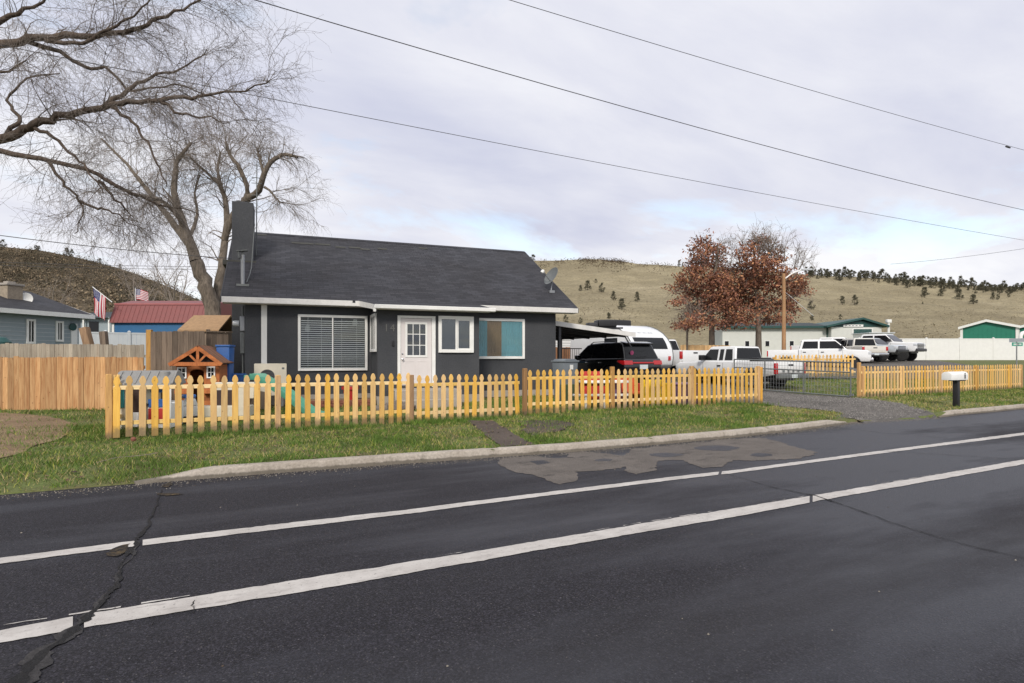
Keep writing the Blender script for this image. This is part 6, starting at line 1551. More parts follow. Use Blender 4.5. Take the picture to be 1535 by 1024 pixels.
mb = MB(); mb.box(-.03, .1, -.04, -.003, -.4, z_(484)); mb.build('corner_trim', M['white'], t)
# tan roofed small shed
d_ = 23; x, y = hxy(266, d_); zg = .5
t = thing('garden_shed', 'small shed with tan shingle roof by the big bare tree trunk', 'shed', (x, y, zg), -TH); k_ = d_/880; z_ = lambda py: CH+(HY-py)/880*d_-zg; X = 62*k_
mb = MB(); mb.box(.1, X-.1, .1, 2, -.3, z_(496)); mb.build('wall', M['brownfence'], t)
mb = MB(); mb.add([(0, 0, z_(497)), (X, 0, z_(497)), (X-.05, 1.1, z_(472)), (.05, 1.1, z_(472)), (0, 0, z_(494.5)), (X, 0, z_(494.5)), (X-.05, 1.1, z_(469.5)), (.05, 1.1, z_(469.5))], FB); mb.add([(.05, 1.102, z_(472)), (X-.05, 1.102, z_(472)), (X, 2.2, z_(497)), (0, 2.2, z_(497)), (.05, 1.102, z_(469.5)), (X-.05, 1.102, z_(469.5)), (X, 2.2, z_(494.5)), (0, 2.2, z_(494.5))], FB); mb.build('roof', M['tanshingle'], t)
# leaning stump post, green bin at the edge
p = D(150, 517, 22); t = thing('leaning_post', 'thick leaning timber post behind the grey board fence', 'post', (p.x, p.y, .4), -TH); k_ = 22/880
mb = MB(); mb.M = Matrix.Rotation(R(-15), 4, 'Y'); mb.box(-.13, .13, -.13, .13, -.3, 2.3); mb.build('post', M['postdark'], t, bevel=.02)
mb = MB(); mb.M = Matrix.Translation((.2, .2, 0)) @ Matrix.Rotation(R(-6), 4, 'Y'); mb.box(-.11, .11, -.1, .1, -.3, 2.1); mb.build('brace', M['brownfence'], t, bevel=.02)
p = D(2, 535, 20.5); t = thing('teal_bin', 'dark teal bin lid above the grey board fence at the left edge', 'bin', (p.x, p.y, .3), -TH)
mb = MB(); mb.lathe([(0, 0), (.24, 0), (.27, 1.65), (.29, 1.66), (.29, 1.74), (.15, 1.9), (0, 1.92)], n=16); mb.build('barrel', M.setdefault('tealdark', flat('dark_teal_plastic', (.02, .09, .085), .5, .1, 5)), t, smooth_=True)
# flags
def flag(name, label, tip, base, d_, drop, wd, vertical=False):
    a = D(*tip, d_); b = D(*base, d_); t = thing(name, label, 'flag', tuple(b), -TH); o = b
    c, s = math.cos(-TH), math.sin(-TH)
    def loc(v): v = v-o; return Vector((v.x*c+v.y*s, -v.x*s+v.y*c, v.z))
    la, lb = loc(a), Vector((0, 0, 0)); mb = MB(); mb.tube([lb, la], .022, 6); pole = mb.build('pole', M['offwhite'], t, smooth_=True)
    mb = MB(); mb.lathe([(0, -.04), (.04, 0), (0, .04)], tuple(la), 'z', 8); mb.build('finial', M['chrome'], pole)
    # cloth: hoist along the pole, fly hanging down with folds
    d = (lb-la).normalized(); NU, NV = 26, 13; L = wd; H = drop
    grid = {}
    for j in range(NV+1):
        for i in range(NU+1):
            h = j/NV; f = i/NU
            if vertical: P = la+Vector((f*L*.95, .07*math.sin(f*7+h), -.05-h*H*.62-f*f*L*.25))
            else: P = la+d*(.06+h*L)+Vector((-.25*f*h*.6+.05*f, .10*math.sin(f*3+h*6)*f+.05*math.sin(h*11), -f*H+.12*f*h))
            grid[i, j] = P
    vs = [tuple(grid[i, j]) for j in range(NV+1) for i in range(NU+1)]; W1 = NU+1
    parts = {'red': [], 'white': [], 'blue': []}
    for j in range(NV):
        for i in range(NU):
            q = (j*W1+i, j*W1+i+1, (j+1)*W1+i+1, (j+1)*W1+i)
            parts['blue' if (i < 10 and j < 7) else ('red' if j % 2 == 0 else 'white')].append(q)
    mb = MB(); mb.add(vs, parts['red'], 0); n0 = len(mb.f); mb.f += parts['white']; mb.m += [1]*len(parts['white']); mb.f += parts['blue']; mb.m += [2]*len(parts['blue'])
    cl = mb.build('cloth', [M.setdefault('flagred', flat('flag_red', (.40, .03, .05), .8, .1, 9)), M.setdefault('flagwhite', flat('flag_white', (.68, .66, .67), .8, .05, 9)), M.setdefault('flagblue', flat('flag_blue', (.03, .04, .15), .8, .1, 9))], t, smooth_=True, recalc=False)
    mb = MB()
    for j in range(6):
        for i in range(8):
            fx, fy = (i+.8+(.5 if j % 2 else 0)), (j+.7)
            i0, j0 = min(int(fx), 9), min(int(fy), 6); P = grid[i0, j0].lerp(grid[i0+1, j0], fx-i0).lerp(grid[i0, j0+1].lerp(grid[i0+1, j0+1], fx-i0), fy-j0)
            r_ = L/60; fwd = Vector((0, -.006, 0)); pts = []
            u = (grid[i0+1, j0]-grid[i0, j0]).normalized(); w_ = (grid[i0, j0+1]-grid[i0, j0]).normalized()
            for k in range(10):
                rr = r_*(1 if k % 2 == 0 else .42)*1.5; an = k*math.pi/5; pts.append(tuple(P+fwd+u*rr*math.cos(an)+w_*rr*math.sin(an)))
            mb.add(pts, [tuple(range(10))])
    mb.build('stars', M['flagwhite'], cl, recalc=False)
flag('flag', 'stars and stripes flag hanging from an angled pole at the red roofed shed', (138.5, 430), (168, 453), 33.5, 1.45, .95)
flag('flag', 'smaller stars and stripes flag flying behind the red shed roof', (203, 432), (203, 485), 38.5, 1.1, .85, True)

# ------------------------------------------------------------------ hills
def hill(name, mat, px0, px1, tab, dist, r0, base, bump_, seed, depth_beyond=160):
    V = []; FA = []
    na, nr = 240, 70
    for i in range(na+1):
        px = px0+(px1-px0)*i/na; u = (px-CX)/880; py = lerp_tab(tab, px); dd = dist(px) if callable(dist) else dist
        Hr = CH+(HY-py)/880*dd
        for j in range(nr+1):
            t_ = j/(nr-14)
            if t_ <= 1:
                d = r0+(dd-r0)*t_; z = base+(Hr-base)*(t_**1.12*(1-.12*math.sin(t_*math.pi)))
            else:
                e = (j-(nr-14))/14; d = dd+depth_beyond*e; z = Hr-(Hr-base)*.55*e*e-e*6
            q = D(px, 536, d); n = noise.fractal(Vector((q.x/60+seed, q.y/60, seed)), .9, 2.1, 5)*bump_*min(1, t_*2.5)*(1 if t_ < .93 else .35)
            V.append((q.x, q.y, z+n))
    for i in range(na):
        for j in range(nr): a = i*(nr+1)+j; FA.append((a, a+nr+1, a+nr+2, a+1))
    o = npmesh(name, V, FA, mat, 4); o.data.polygons.foreach_set('use_smooth', [True]*len(FA)); tag(o, kind='structure')
    from mathutils.bvhtree import BVHTree
    return BVHTree.FromPolygons([Vector(v) for v in V], FA)
LT = [(-1100, 330), (-300, 352), (0, 370), (60, 376), (120, 387), (180, 402), (230, 420), (290, 446), (335, 466), (420, 500), (560, 525)]
RTAB = [(560, 440), (700, 405), (795, 392), (830, 391), (870, 389.5), (900, 389), (930, 391.5), (960, 396), (1000, 398), (1080, 402), (1180, 408), (1220, 411), (1290, 415), (1380, 420), (1440, 426), (1535, 432), (1800, 445), (2600, 470)]
BL = hill('scrub_hill', M['hillscrub'], -1100, 560, LT, 240, 62, 1.4, 1.6, 3.3)
BR = hill('grass_hill', M['hillgrass'], 560, 2500, RTAB, 430, 95, 1.45, 3.0, 9.1)
def hitr(bv, px, py):
    o = Vector((0, 0, CH)); d = (D(px, py, 1.0)-o).normalized(); h = bv.ray_cast(o, d); return h[0]

# ------------------------------------------------------------------ foliage
def leafcards(P, size, up=.3, n_per=1):
    """small quads with random facing at the points P"""
    n = len(P); a = rng.normal(size=(n, 3)); a /= np.linalg.norm(a, axis=1)[:, None]; b = rng.normal(size=(n, 3)); b -= a*(a*b).sum(1)[:, None]; b /= np.linalg.norm(b, axis=1)[:, None]
    s = (size*rng.uniform(.6, 1.3, n))[:, None]
    V = np.stack([P-a*s-b*s*.25, P-a*s*.1+b*s*.5, P+a*s+b*s*.1, P+a*s*.1-b*s*.5], 1).reshape(-1, 3)
    return V, np.arange(n*4).reshape(n, 4)
def jun_mesh(name, seed, kind):
    r = np.random.default_rng(seed); P = []; 
    H = 1.0
    for k in range(34):
        z = r.uniform(.06, .98)**(.8); w = {'cone': .36*(1-z)**.75+.03, 'round': .34*math.sin(min(1, z*1.05+.08)*math.pi)**.6+.05, 'lean': .3*(1-z)**.5*(.5+z)+.06}[kind]*r.uniform(.65, 1.25)
        a = r.uniform(0, 6.28); c = np.array([w*.75*math.cos(a), w*.75*math.sin(a), z])
        m = 26; P.append(c+r.normal(size=(m, 3))*np.array([.055, .055, .045]))
    P = np.concatenate(P); V, FA = leafcards(P, np.full(len(P), .042))
    col = np.repeat(np.array([(.085, .082, .056, 1)])*np.concatenate([r.uniform(.55, 1.5, (len(P), 1))*np.array([[1, 1, 1]]), np.ones((len(P), 1))], 1), 4, 0)
    tr = MB(); tr.tube([(0, 0, -.05), (.01, 0, .3), (0, .01, .75)], [.035, .025, .008], 6)
    nv = len(V); V = np.concatenate([V, np.array(tr.v)]); f4 = [f for f in tr.f if len(f) == 4]
    FA = np.concatenate([FA, np.array(f4)+nv]); col = np.concatenate([col, np.tile(np.array([(.06, .045, .035, 1)]), (len(tr.v), 1))])
    o = npmesh(name, V, FA, M['leaf'], 4, col=col); me = o.data; bpy.data.objects.remove(o); return me
JM = [jun_mesh('conifer', 100+i, k) for i, k in enumerate(('cone', 'round', 'round', 'lean', 'cone', 'round'))]
def jun(px, py, hpx, lab, group, bv=None, k=None, q=None):
    q = q or hitr(bv or BR, px, py)
    if q is None: return
    s = hpx/880*dep(q.x, q.y)
    o = bpy.data.objects.new('conifer_tree', JM[k if k is not None else random.randrange(6)]); COL.objects.link(o)
    w = random.uniform(.8, 1.25); o.location = (q.x, q.y, q.z-.03*s); o.scale = (s*w, s*w, s); o.rotation_euler = (0, 0, random.uniform(0, 6.28))
    tag(o, lab, 'tree', group)
RL = 'dark conifer in the ragged row along the right hand hill crest'
x = 1208
while x < 1760:
    ry = lerp_tab(RTAB, x); 
    for rep in range(2 if random.random() < .75 else 1):
        jun(x+random.uniform(-3, 3), ry+1.5+rep*random.uniform(1, 7)+(x > 1330)*random.uniform(0, 6), random.uniform(6.5, 12.5)*(1.35 if random.random() < .18 else 1), RL, 'conifers along the right hill crest')
    x += random.uniform(2.6, 5.2)
for (x, y, h, l) in ((1386, 446, 16, 'pointed conifer on the right hillside below the crest row, leftmost of a pair'), (1410, 444, 12, 'small conifer just right of the pointed one on the right hillside'), (1438, 449, 16, 'broad bushy conifer under the middle of the right crest row'), (1459, 456, 15, 'bushy conifer lower than its broad left neighbour on the right slope'), (1488, 449, 11, 'small conifer in the far right pair on the slope'), (1496, 450, 9, 'smallest conifer of the far right pair on the slope'),
                     (1263, 457, 14, 'left conifer of the close pair above the green gabled workshop'), (1281, 457, 15, 'right conifer of the close pair above the green gabled workshop'), (1216, 464, 13, 'lone conifer on the slope right of the street lamp'), (1217, 481, 9, 'tiny conifer just above the workshop roof'), (1260, 479, 8, 'low shrub like conifer peeking over the workshop ridge'), (1512, 446, 7, 'low dark shrub at the far right of the slope'), (1383, 456, 3.5, 'dark little bush in the open grass below the pointed conifer'),
                     (881, 435, 15, 'left conifer of the upper cluster on the hill behind the house'), (870, 436, 9, 'thin shrub beside the upper cluster behind the house'), (902, 438, 14, 'slim conifer right of the upper cluster behind the house'), (920, 450, 14, 'conifer above and left of the trailer on the hill'), (932, 464, 17, 'tallest conifer above the trailer on the hill'), (955, 452, 15, 'round conifer between the trailer and the rust leaved tree'), (913, 478, 10, 'small conifer just above the black cargo box'), (848, 484, 12, 'low conifer peeking over the carport near the house'), (870, 485, 9, 'smallest conifer peeking over the carport'), (893, 424, 6, 'faint shrub high on the hill behind the satellite dish')):
    jun(x, y, h, l, 'conifers dotted on the grass hillside')
jun(799, 391.5, 10, 'single round tree alone on the skyline beside the roof edge', 'skyline trees', k=1)
for (x, h) in ((1018, 10), (1024, 7)): jun(x, lerp_tab(RTAB, x)+1, h, 'dark conifer on the skyline left of the rust leaved tree', 'skyline trees')
for i, (x, h) in enumerate(((4, 12), (54, 9), (58, 8), (100, 13), (108, 12), (150, 8), (180, 7), (212, 9))):
    jun(x, lerp_tab(LT, x)+.5, h, 'dark bush on the crest of the brown scrub hill at the left', 'bushes on the left hill crest', BL)
# scrub and sage clumps on both hills
def scrub(name, lab, bv, spots, n, smin, smax, cols, cards=22, card=.5):
    PP = []; SS = []; CC = []
    for _ in range(n):
        q = hitr(bv, *spots())
        if q is None: continue
        s = random.uniform(smin, smax); c = random.choice(cols)
        p = rng.normal(size=(cards, 3))*np.array([s*.5, s*.5, s*.28])+np.array([q.x, q.y, q.z+s*.25]); PP.append(p); SS.append(np.full(cards, s*.3)); CC.append(np.tile(np.array([[*c, 1]]), (cards, 1))*np.concatenate([rng.uniform(.65, 1.35, (cards, 1))*np.ones((1, 3)), np.ones((cards, 1))], 1))
    V, FA = leafcards(np.concatenate(PP), np.concatenate(SS)*card); o = npmesh(name, V, FA, M['leaf'], 4, col=np.repeat(np.concatenate(CC), 4, 0)); tag(o, lab, 'scrub', kind='stuff')
scrub('sagebrush', 'brown sagebrush clumps covering the left hill', BL, lambda: (lambda x: (x, lerp_tab(LT, x)+1+abs(random.gauss(0, 1))*38))(random.uniform(-60, 345)), 1800, .7, 2.9, [(.10, .078, .052), (.16, .122, .08), (.06, .055, .036), (.075, .065, .042), (.23, .18, .118)], 26, .42)
scrub('rimrock_scrub', 'dark scrub and broken rimrock along the hill crest behind the house', BR, lambda: (lambda x: (x, lerp_tab(RTAB, x)+.2+abs(random.gauss(0, 1))*(3.2 if random.random() < .6 else 8)))(random.choice((random.uniform(790, 1010), random.uniform(868, 935)))), 420, 1.2, 3.4, [(.085, .06, .04), (.12, .085, .055), (.06, .05, .035)], 12)
scrub('bunchgrass', 'scattered dry bunchgrass tufts on the right hill', BR, lambda: (lambda x: (x, lerp_tab(RTAB, x)+5+random.random()**1.2*88))(random.uniform(780, 1560)), 2600, .5, 1.5, [(.20, .165, .10), (.16, .13, .08), (.30, .26, .17), (.11, .095, .06)], 7)

# ------------------------------------------------------------------ trees
class Tree:
    """limbs as polylines; branches grown from them, all gathered into two meshes"""
    def __init__(s): s.wood = []; s.twig = []
    def limb(s, pts, r0, r1, sub=3, wob=.0):
        P = [Vector(p) for p in pts]; out = []
        for i in range(len(P)-1):     # Catmull-Rom
            p0 = P[max(i-1, 0)]; p1, p2 = P[i], P[i+1]; p3 = P[min(i+2, len(P)-1)]
            for k in range(sub):
                t = k/sub; out.append(.5*((2*p1)+(p2-p0)*t+(2*p0-5*p1+4*p2-p3)*t*t+(3*p1-p0-3*p2+p3)*t**3)+Vector(rng.normal(size=3)*wob))
        out.append(P[-1]); n = len(out); s.wood.append((out, [r0+(r1-r0)*(i/(n-1))**.8 for i in range(n)])); return s.wood[-1]
    def sprout(s, src, count, length, ang, droop, rfrac, rmin, seg=5, t0=.25, curl=.22, store=None, up=0, keep=None):
        res = []; pts, rad = src; n = len(pts)
        for _ in range(count):
            t = t0+(1-t0)*random.random()**.8; f = t*(n-1); i = min(int(f), n-2); p = pts[i].lerp(pts[i+1], f-i); tg = (pts[i+1]-pts[i]).normalized()
            rp = rad[i]+(rad[i+1]-rad[i])*(f-i); rv = Vector(rng.normal(size=3)); rv = (rv-tg*rv.dot(tg)).normalized()
            a = R(random.gauss(ang, 12)); d = (tg*math.cos(a)+rv*math.sin(a)).normalized(); d.z += up
            L = length*random.uniform(.45, 1.2); q = [p]; sgl = L/seg
            for k in range(seg):
                d = (d+Vector(rng.normal(size=3))*curl+Vector((0, 0, -droop*(k+1)/seg))).normalized(); q.append(q[-1]+d*sgl)
            r = max(rmin, rp*rfrac*random.uniform(.7, 1.1)); b = (q, [max(rmin*.6, r*(1-.75*k/seg)) for k in range(seg+1)])
            if keep and not keep(q[-1]): continue
            res.append(b); (store if store is not None else s.wood).append(b)
        return res
def tubes(branches, sides):
    V = []; FA = []; nv = 0
    cs = [(math.cos(2*math.pi*k/sides), math.sin(2*math.pi*k/sides)) for k in range(sides)]
    for pts, rad in branches:
        P = np.array([tuple(p) for p in pts]); T = np.gradient(P, axis=0); T /= np.linalg.norm(T, axis=1)[:, None]+1e-9
        ref = np.array([0, 0, 1.0]) if abs(T[0, 2]) < .9 else np.array([1.0, 0, 0])
        A = np.cross(T, ref); A /= np.linalg.norm(A, axis=1)[:, None]+1e-9; B = np.cross(A, T); r = np.array(rad)[:, None]
        for k in range(len(P)): pass
        ring = np.stack([P+(A*c+B*s_)*r for c, s_ in cs], 1); m = len(P); V.append(ring.reshape(-1, 3))
        ii = np.arange(m-1)[:, None]*sides+np.arange(sides)[None, :]; jj = np.arange(m-1)[:, None]*sides+(np.arange(sides)[None, :]+1) % sides
        FA.append((np.stack([ii, jj, jj+sides, ii+sides], -1)+nv).reshape(-1, 4)); nv += m*sides
    return np.concatenate(V), np.concatenate(FA)
def tree_obj(root, name, branches, sides, mat, origin):
    V, FA = tubes(branches, sides); V = V-np.array(tuple(origin)); o = npmesh(name, V, FA, mat, 4, root); o.data.polygons.foreach_set('use_smooth', [True]*len(FA)); return o
# --- bare cottonwood behind the left end of the house
def big_bare():
    T = Tree(); d0 = 25.0
    def P(px, py, dd=0): return D(px, py, d0+dd)
    g = P(330, 545); base = Vector((g.x, g.y, gz(g.x, g.y)))
    tr = T.limb([base+Vector((.0, 0, -.2)), P(325, 500), P(318, 465), P(308, 430), P(294, 392)], .40, .27, 4, .03)
    specs = [([P(294, 392), P(283, 360), P(272, 330), P(264, 300), P(262, 262), P(268, 238), P(286, 214)], .25, .06),
             ([P(288, 372), P(262, 338, .5), P(238, 306, 1), P(214, 276, 1.2), P(190, 246, 1.5), P(152, 208, 2)], .18, .04),
             ([P(276, 340), P(262, 318, -1), P(240, 300, -2), P(205, 292, -3), P(172, 280, -4)], .12, .03),
             ([P(318, 470, .4), P(330, 420, .8), P(336, 370, 1.2), P(340, 320, 1.5), P(333, 285, 1.5), P(322, 268, 1.5)], .24, .07),
             ([P(336, 360, 1.2), P(350, 322, 1.0), P(372, 290, .6), P(360, 255, .4), P(345, 232, .3), P(338, 214, .3)], .16, .05),
             ([P(366, 300, .7), P(388, 285, .3), P(396, 258, 0), P(412, 238, 0), P(428, 232, 0), P(446, 236, 0)], .16, .06),
             ([P(396, 262, 0), P(390, 240, 0), P(386, 224, 0)], .07, .04), ([P(396, 280, 0), P(408, 290, 0), P(420, 305, 0)], .06, .03),
             ([P(284, 355), P(296, 322, .6), P(292, 290, 1), P(300, 262, 1)], .09, .03),
             ([P(333, 285, 1.5), P(326, 255, 2), P(330, 228, 2.4)], .09, .04), ([P(323, 270, 1.5), P(300, 250, 1), P(285, 236, .6)], .07, .03)]
    limbs = [T.limb(p, a, b, 3, .012) for p, a, b in specs]
    for li, l in enumerate(limbs):
        knob = li in (5, 6)
        L2 = T.sprout(l, 16 if not knob else 14, 2.0 if not knob else .9, 48, .05, .26, .012, 6, .25, .2, up=.25)
        for b in L2:
            L3 = T.sprout(b, 6, 1.15 if not knob else .7, 40, .22, .45, .006, 5, .15, .25, T.twig)
            for c in L3: T.sprout(c, 5, .6, 38, .3, .5, .0036, 4, .1, .28, T.twig)
        for b in T.sprout(l, 20, .9, 55, .25, .25, .0055, 5, .3, .25, T.twig): T.sprout(b, 4, .5, 35, .3, .5, .0036, 4, .2, .25, T.twig)
    root = thing('bare_tree', 'large bare grey barked tree rising behind the chimney', 'tree', tuple(base))
    tree_obj(root, 'trunk', T.wood[:1+len(limbs)], 10, M['bark'], base); tree_obj(root, 'branches', T.wood[1+len(limbs):], 5, M['bark'], base); tree_obj(root, 'twigs', T.twig, 3, M['twig'], base)
big_bare()
# --- bare tree standing out of view at the left whose limbs reach across
def left_tree():
    T = Tree()
    def P(px, py, d): return D(px, py, d)
    d0 = 12.0
    g = P(-620, 560, 13.5); base = Vector((g.x, g.y, gz(g.x, g.y)))
    j1 = P(-560, 260, 13.3); j2 = P(-470, 120, 13.2)
    T.limb([base+Vector((0, 0, -.2)), P(-610, 450, 13.4), P(-590, 340, 13.4), j1], .55, .42)
    T.limb([j1, P(-520, 190, 13.2), j2, P(-400, 20, 13), P(-330, -90, 13)], .36, .12)
    sp = [([j2, P(-250, 100, 12.6), P(-110, 86, 12.2), P(0, 66, 12), P(60, 55, 12), P(140, 52, 12), P(200, 44, 12), P(240, 26, 12), P(285, 8, 12), P(330, -22, 12)], .135, .035),
          ([P(60, 55, 12), P(110, 66, 11.8), P(165, 44, 11.6), P(200, 22, 11.5), P(238, -14, 11.4)], .05, .02),
          ([P(30, 62, 12), P(80, 72, 12.2), P(125, 100, 12.3), P(160, 104, 12.4), P(200, 138, 12.5), P(260, 128, 12.6), P(330, 150, 12.7)], .055, .014),
          ([j1, P(-300, 230, 12), P(-120, 226, 11.5), P(0, 207, 11.3), P(45, 190, 11.3), P(90, 174, 11.3), P(150, 162, 11.3), P(195, 152, 11.3), P(250, 150, 11.2), P(300, 144, 11.1), P(350, 138, 11), P(405, 120, 11)], .13, .012),
          ([P(150, 162, 11.3), P(190, 136, 11.6), P(225, 116, 11.9), P(270, 104, 12.2), P(310, 74, 12.4)], .055, .014),
          ([j1, P(-280, 250, 12.5), P(-100, 228, 12.8), P(0, 229, 13), P(60, 238, 13), P(130, 256, 13), P(185, 284, 13), P(235, 306, 13), P(265, 312, 13), P(298, 322, 13)], .10, .014),
          ([P(50, 192, 11.3), P(80, 205, 11.2), P(110, 235, 11.1), P(138, 262, 11), P(155, 290, 11)], .04, .012),
          ([P(70, 240, 13), P(95, 270, 12.8), P(118, 300, 12.7), P(122, 322, 12.6), P(112, 350, 12.5)], .038, .010),
          ([P(118, 300, 12.7), P(145, 312, 12.6), P(170, 320, 12.5), P(196, 336, 12.4)], .035, .012),
          ([P(150, 270, 13), P(175, 300, 13), P(200, 325, 13)], .045, .014),
          ([P(-60, 78, 12.2), P(0, 30, 12.3), P(50, 10, 12.4), P(95, -30, 12.5)], .09, .03),
          ([P(0, 207, 11.3), P(30, 180, 11.5), P(10, 150, 11.6), P(40, 120, 11.7), P(90, 110, 11.8)], .05, .014),
          ([P(165, 160, 11.3), P(190, 175, 11.2), P(215, 205, 11.1), P(235, 240, 11), P(250, 280, 11)], .04, .012),
          ([P(240, 150, 11.2), P(265, 168, 11.2), P(300, 176, 11.2), P(345, 184, 11.2)], .035, .012),
          ([P(-300, 230, 12), P(-150, 150, 11), P(-40, 120, 10.5), P(40, 90, 10.2)], .09, .02)]
    limbs = [T.limb(p, a, min(b, .010), 4, .022) for p, a, b in sp]
    vis = lambda q: dep(q.x, q.y) > 3 and -1.05 < (q.x*RT[0]+q.y*RT[1])/dep(q.x, q.y) < (-.37 if q.z-CH > .36*dep(q.x, q.y) else -.53) and q.z-CH < .68*dep(q.x, q.y)
    for li, l in enumerate(limbs):
        Ln = sum((a-b).length for a, b in zip(l[0], l[0][1:])); n = max(5, int(Ln*2.5)); t0 = .38 if li in (0, 3, 5) else .15
        for b in T.sprout(l, n, 1.1, 46, .04, .20, .0065, 6, t0, .2, keep=vis):
            for c in T.sprout(b, 9, .75, 42, .15, .45, .0034, 5, .12, .25, T.twig): T.sprout(c, 6, .45, 40, .22, .55, .0024, 4, .1, .28, T.twig)
        for b in T.sprout(l, int(n*2.4), .7, 55, .22, .2, .0034, 5, t0, .25, T.twig, keep=vis): T.sprout(b, 5, .38, 38, .3, .5, .0024, 4, .2, .25, T.twig)
    root = thing('bare_tree', 'dark limbed bare tree reaching over the yard from the left edge', 'tree', tuple(base))
    k = 2+len(limbs); tree_obj(root, 'trunk', T.wood[:k], 9, M['barkdark'], base); tree_obj(root, 'branches', T.wood[k:], 5, M['barkdark'], base); tree_obj(root, 'twigs', T.twig, 3, M['twigdark'], base)
left_tree()
# --- distant bare bushes behind the sheds
def bare_bush(px, py, d, hpx, wpx, label, n=7):
    T = Tree(); g = D(px, py, d); base = Vector((g.x, g.y, g.z)); k = d/880
    for i in range(n):
        tip = D(px+random.uniform(-1, 1)*wpx/2, py-hpx*random.uniform(.6, 1), d+random.uniform(-2, 2)); m = base.lerp(tip, .5)+Vector(rng.normal(size=3))*.3
        l = T.limb([base, m, tip], .07, .015)
        for b in T.sprout(l, 9, hpx*k*.33, 38, -.05, .5, .012, 5, .2, .2): T.sprout(b, 5, hpx*k*.17, 40, .05, .5, .009, 4, .1, .25, T.twig)
    root = thing('bare_shrub', label, 'tree', tuple(base), group='bare trees behind the sheds'); tree_obj(root, 'branches', T.wood, 4, M['twig'], base); tree_obj(root, 'twigs', T.twig, 3, M['twig'], base)
for px, py, d, h, w_, l in ((214, 478, 48, 82, 70, 'tangled bare tree behind the flag at the red roofed shed'), (262, 478, 46, 88, 64, 'tangled bare tree right of the red shed ridge, by the big trunk'), (318, 490, 44, 70, 40, 'thin bare tree between the big trunk and the house'), (80, 470, 60, 50, 60, 'low bare tree beyond the blue grey house roof')): bare_bush(px, py, d, h, w_, l)
# --- rust leaved oaks
def oak(label, px, dpt, base_py, trunk, limbs, clumps, bare, r0, seed, tone=1.0):
    T = Tree(); k = dpt/880
    def P(x, y, dd=0): return D(x, y, dpt+dd)
    g = P(px, base_py); base = Vector((g.x, g.y, gz(g.x, g.y)))
    pts = [base+Vector((0, 0, -.2))]+[P(*q) for q in trunk]; T.limb(pts, r0, .06)
    ls = [T.limb([P(*q) for q in l], .11, .03) for l in limbs]
    nt_ = len(T.wood)
    for l in ls+[T.wood[0]]:
        for b in T.sprout(l, 14, 1.7, 50, .0, .5, .014, 5, .3, .18): T.sprout(b, 7, .9, 42, .0, .5, .010, 4, .2, .22, T.twig)
    for x, y, w_, n in bare:
        tip = P(x, y+15, random.uniform(-1, 1)); src = P(x+random.uniform(-8, 8), y+46)
        for q in range(n):
            l = T.limb([src, src.lerp(tip, .5)+Vector(rng.normal(size=3))*.2, tip+Vector(rng.normal(size=3))*w_*k*.4], .035, .010)
            for b in T.sprout(l, 8, .85, 40, -.05, .5, .009, 4, .2, .2, T.twig): T.sprout(b, 4, .4, 40, 0, .5, .008, 3, .2, .2, T.twig)
    PP = []; CC = []
    for x, y, w_, h_ in clumps:
        c = P(x, y, random.uniform(-2.2, 2.2)); m = int(w_*h_*.60)
        sub = rng.normal(size=(max(4, m//16), 3))*np.array([w_*.26, w_*.26, h_*.24])*k+np.array(tuple(c))
        p = sub[rng.integers(0, len(sub), m)]+rng.normal(size=(m, 3))*np.array([.26, .26, .15]); PP.append(p)
        cc = np.array([(.29, .125, .078), (.23, .105, .072), (.37, .185, .095), (.18, .092, .068)])[rng.integers(0, 4, m)]*rng.uniform(.7, 1.3, (m, 1))*tone*random.uniform(.85, 1.15); CC.append(cc)
    PP = np.concatenate(PP); CC = np.concatenate(CC); V, FA = leafcards(PP, np.full(len(PP), .112)); col = np.repeat(np.concatenate([CC, np.ones((len(CC), 1))], 1), 4, 0)
    root = thing('oak_tree', label, 'tree', tuple(base), group='rust leaved oak trees')
    tree_obj(root, 'trunk', T.wood[:nt_], 8, M['bark'], base); tree_obj(root, 'branches', T.wood[nt_:]+T.twig, 3, M['twig'], base)
    npmesh('crown', V-np.array(tuple(base)), FA, M['leaf'], 4, root, col=col)
random.seed(5)
CL = [(1030, 415, 34, 26), (1020, 428, 26, 18), (1048, 380, 22, 26), (1062, 370, 26, 24), (1040, 392, 26, 20), (1070, 395, 40, 26), (1055, 420, 50, 30), (1082, 425, 44, 34), (1040, 440, 46, 22), (1018, 452, 30, 12), (1060, 455, 50, 28), (1085, 462, 44, 30), (1038, 468, 30, 20), (1030, 486, 30, 14), (1055, 480, 36, 20), (1085, 484, 40, 18), (1078, 375, 24, 20), (1050, 360, 14, 14), (1098, 445, 40, 40), (1075, 445, 50, 40), (1044, 404, 24, 18), (1088, 408, 34, 26)]
oak('left rust leaved oak, fuller and lower, above the pale cedar fence', 1067, 46, 522, [(1067, 490), (1066, 460), (1068, 425), (1074, 395), (1076, 365)], [[(1066, 465), (1050, 445), (1030, 430)], [(1067, 440), (1055, 410), (1050, 375)], [(1068, 450), (1090, 430), (1105, 405)], [(1066, 475), (1045, 470), (1022, 470)]], CL, [(1082, 345, 16, 3), (1060, 350, 12, 2), (1100, 352, 14, 2)], .26, 1)
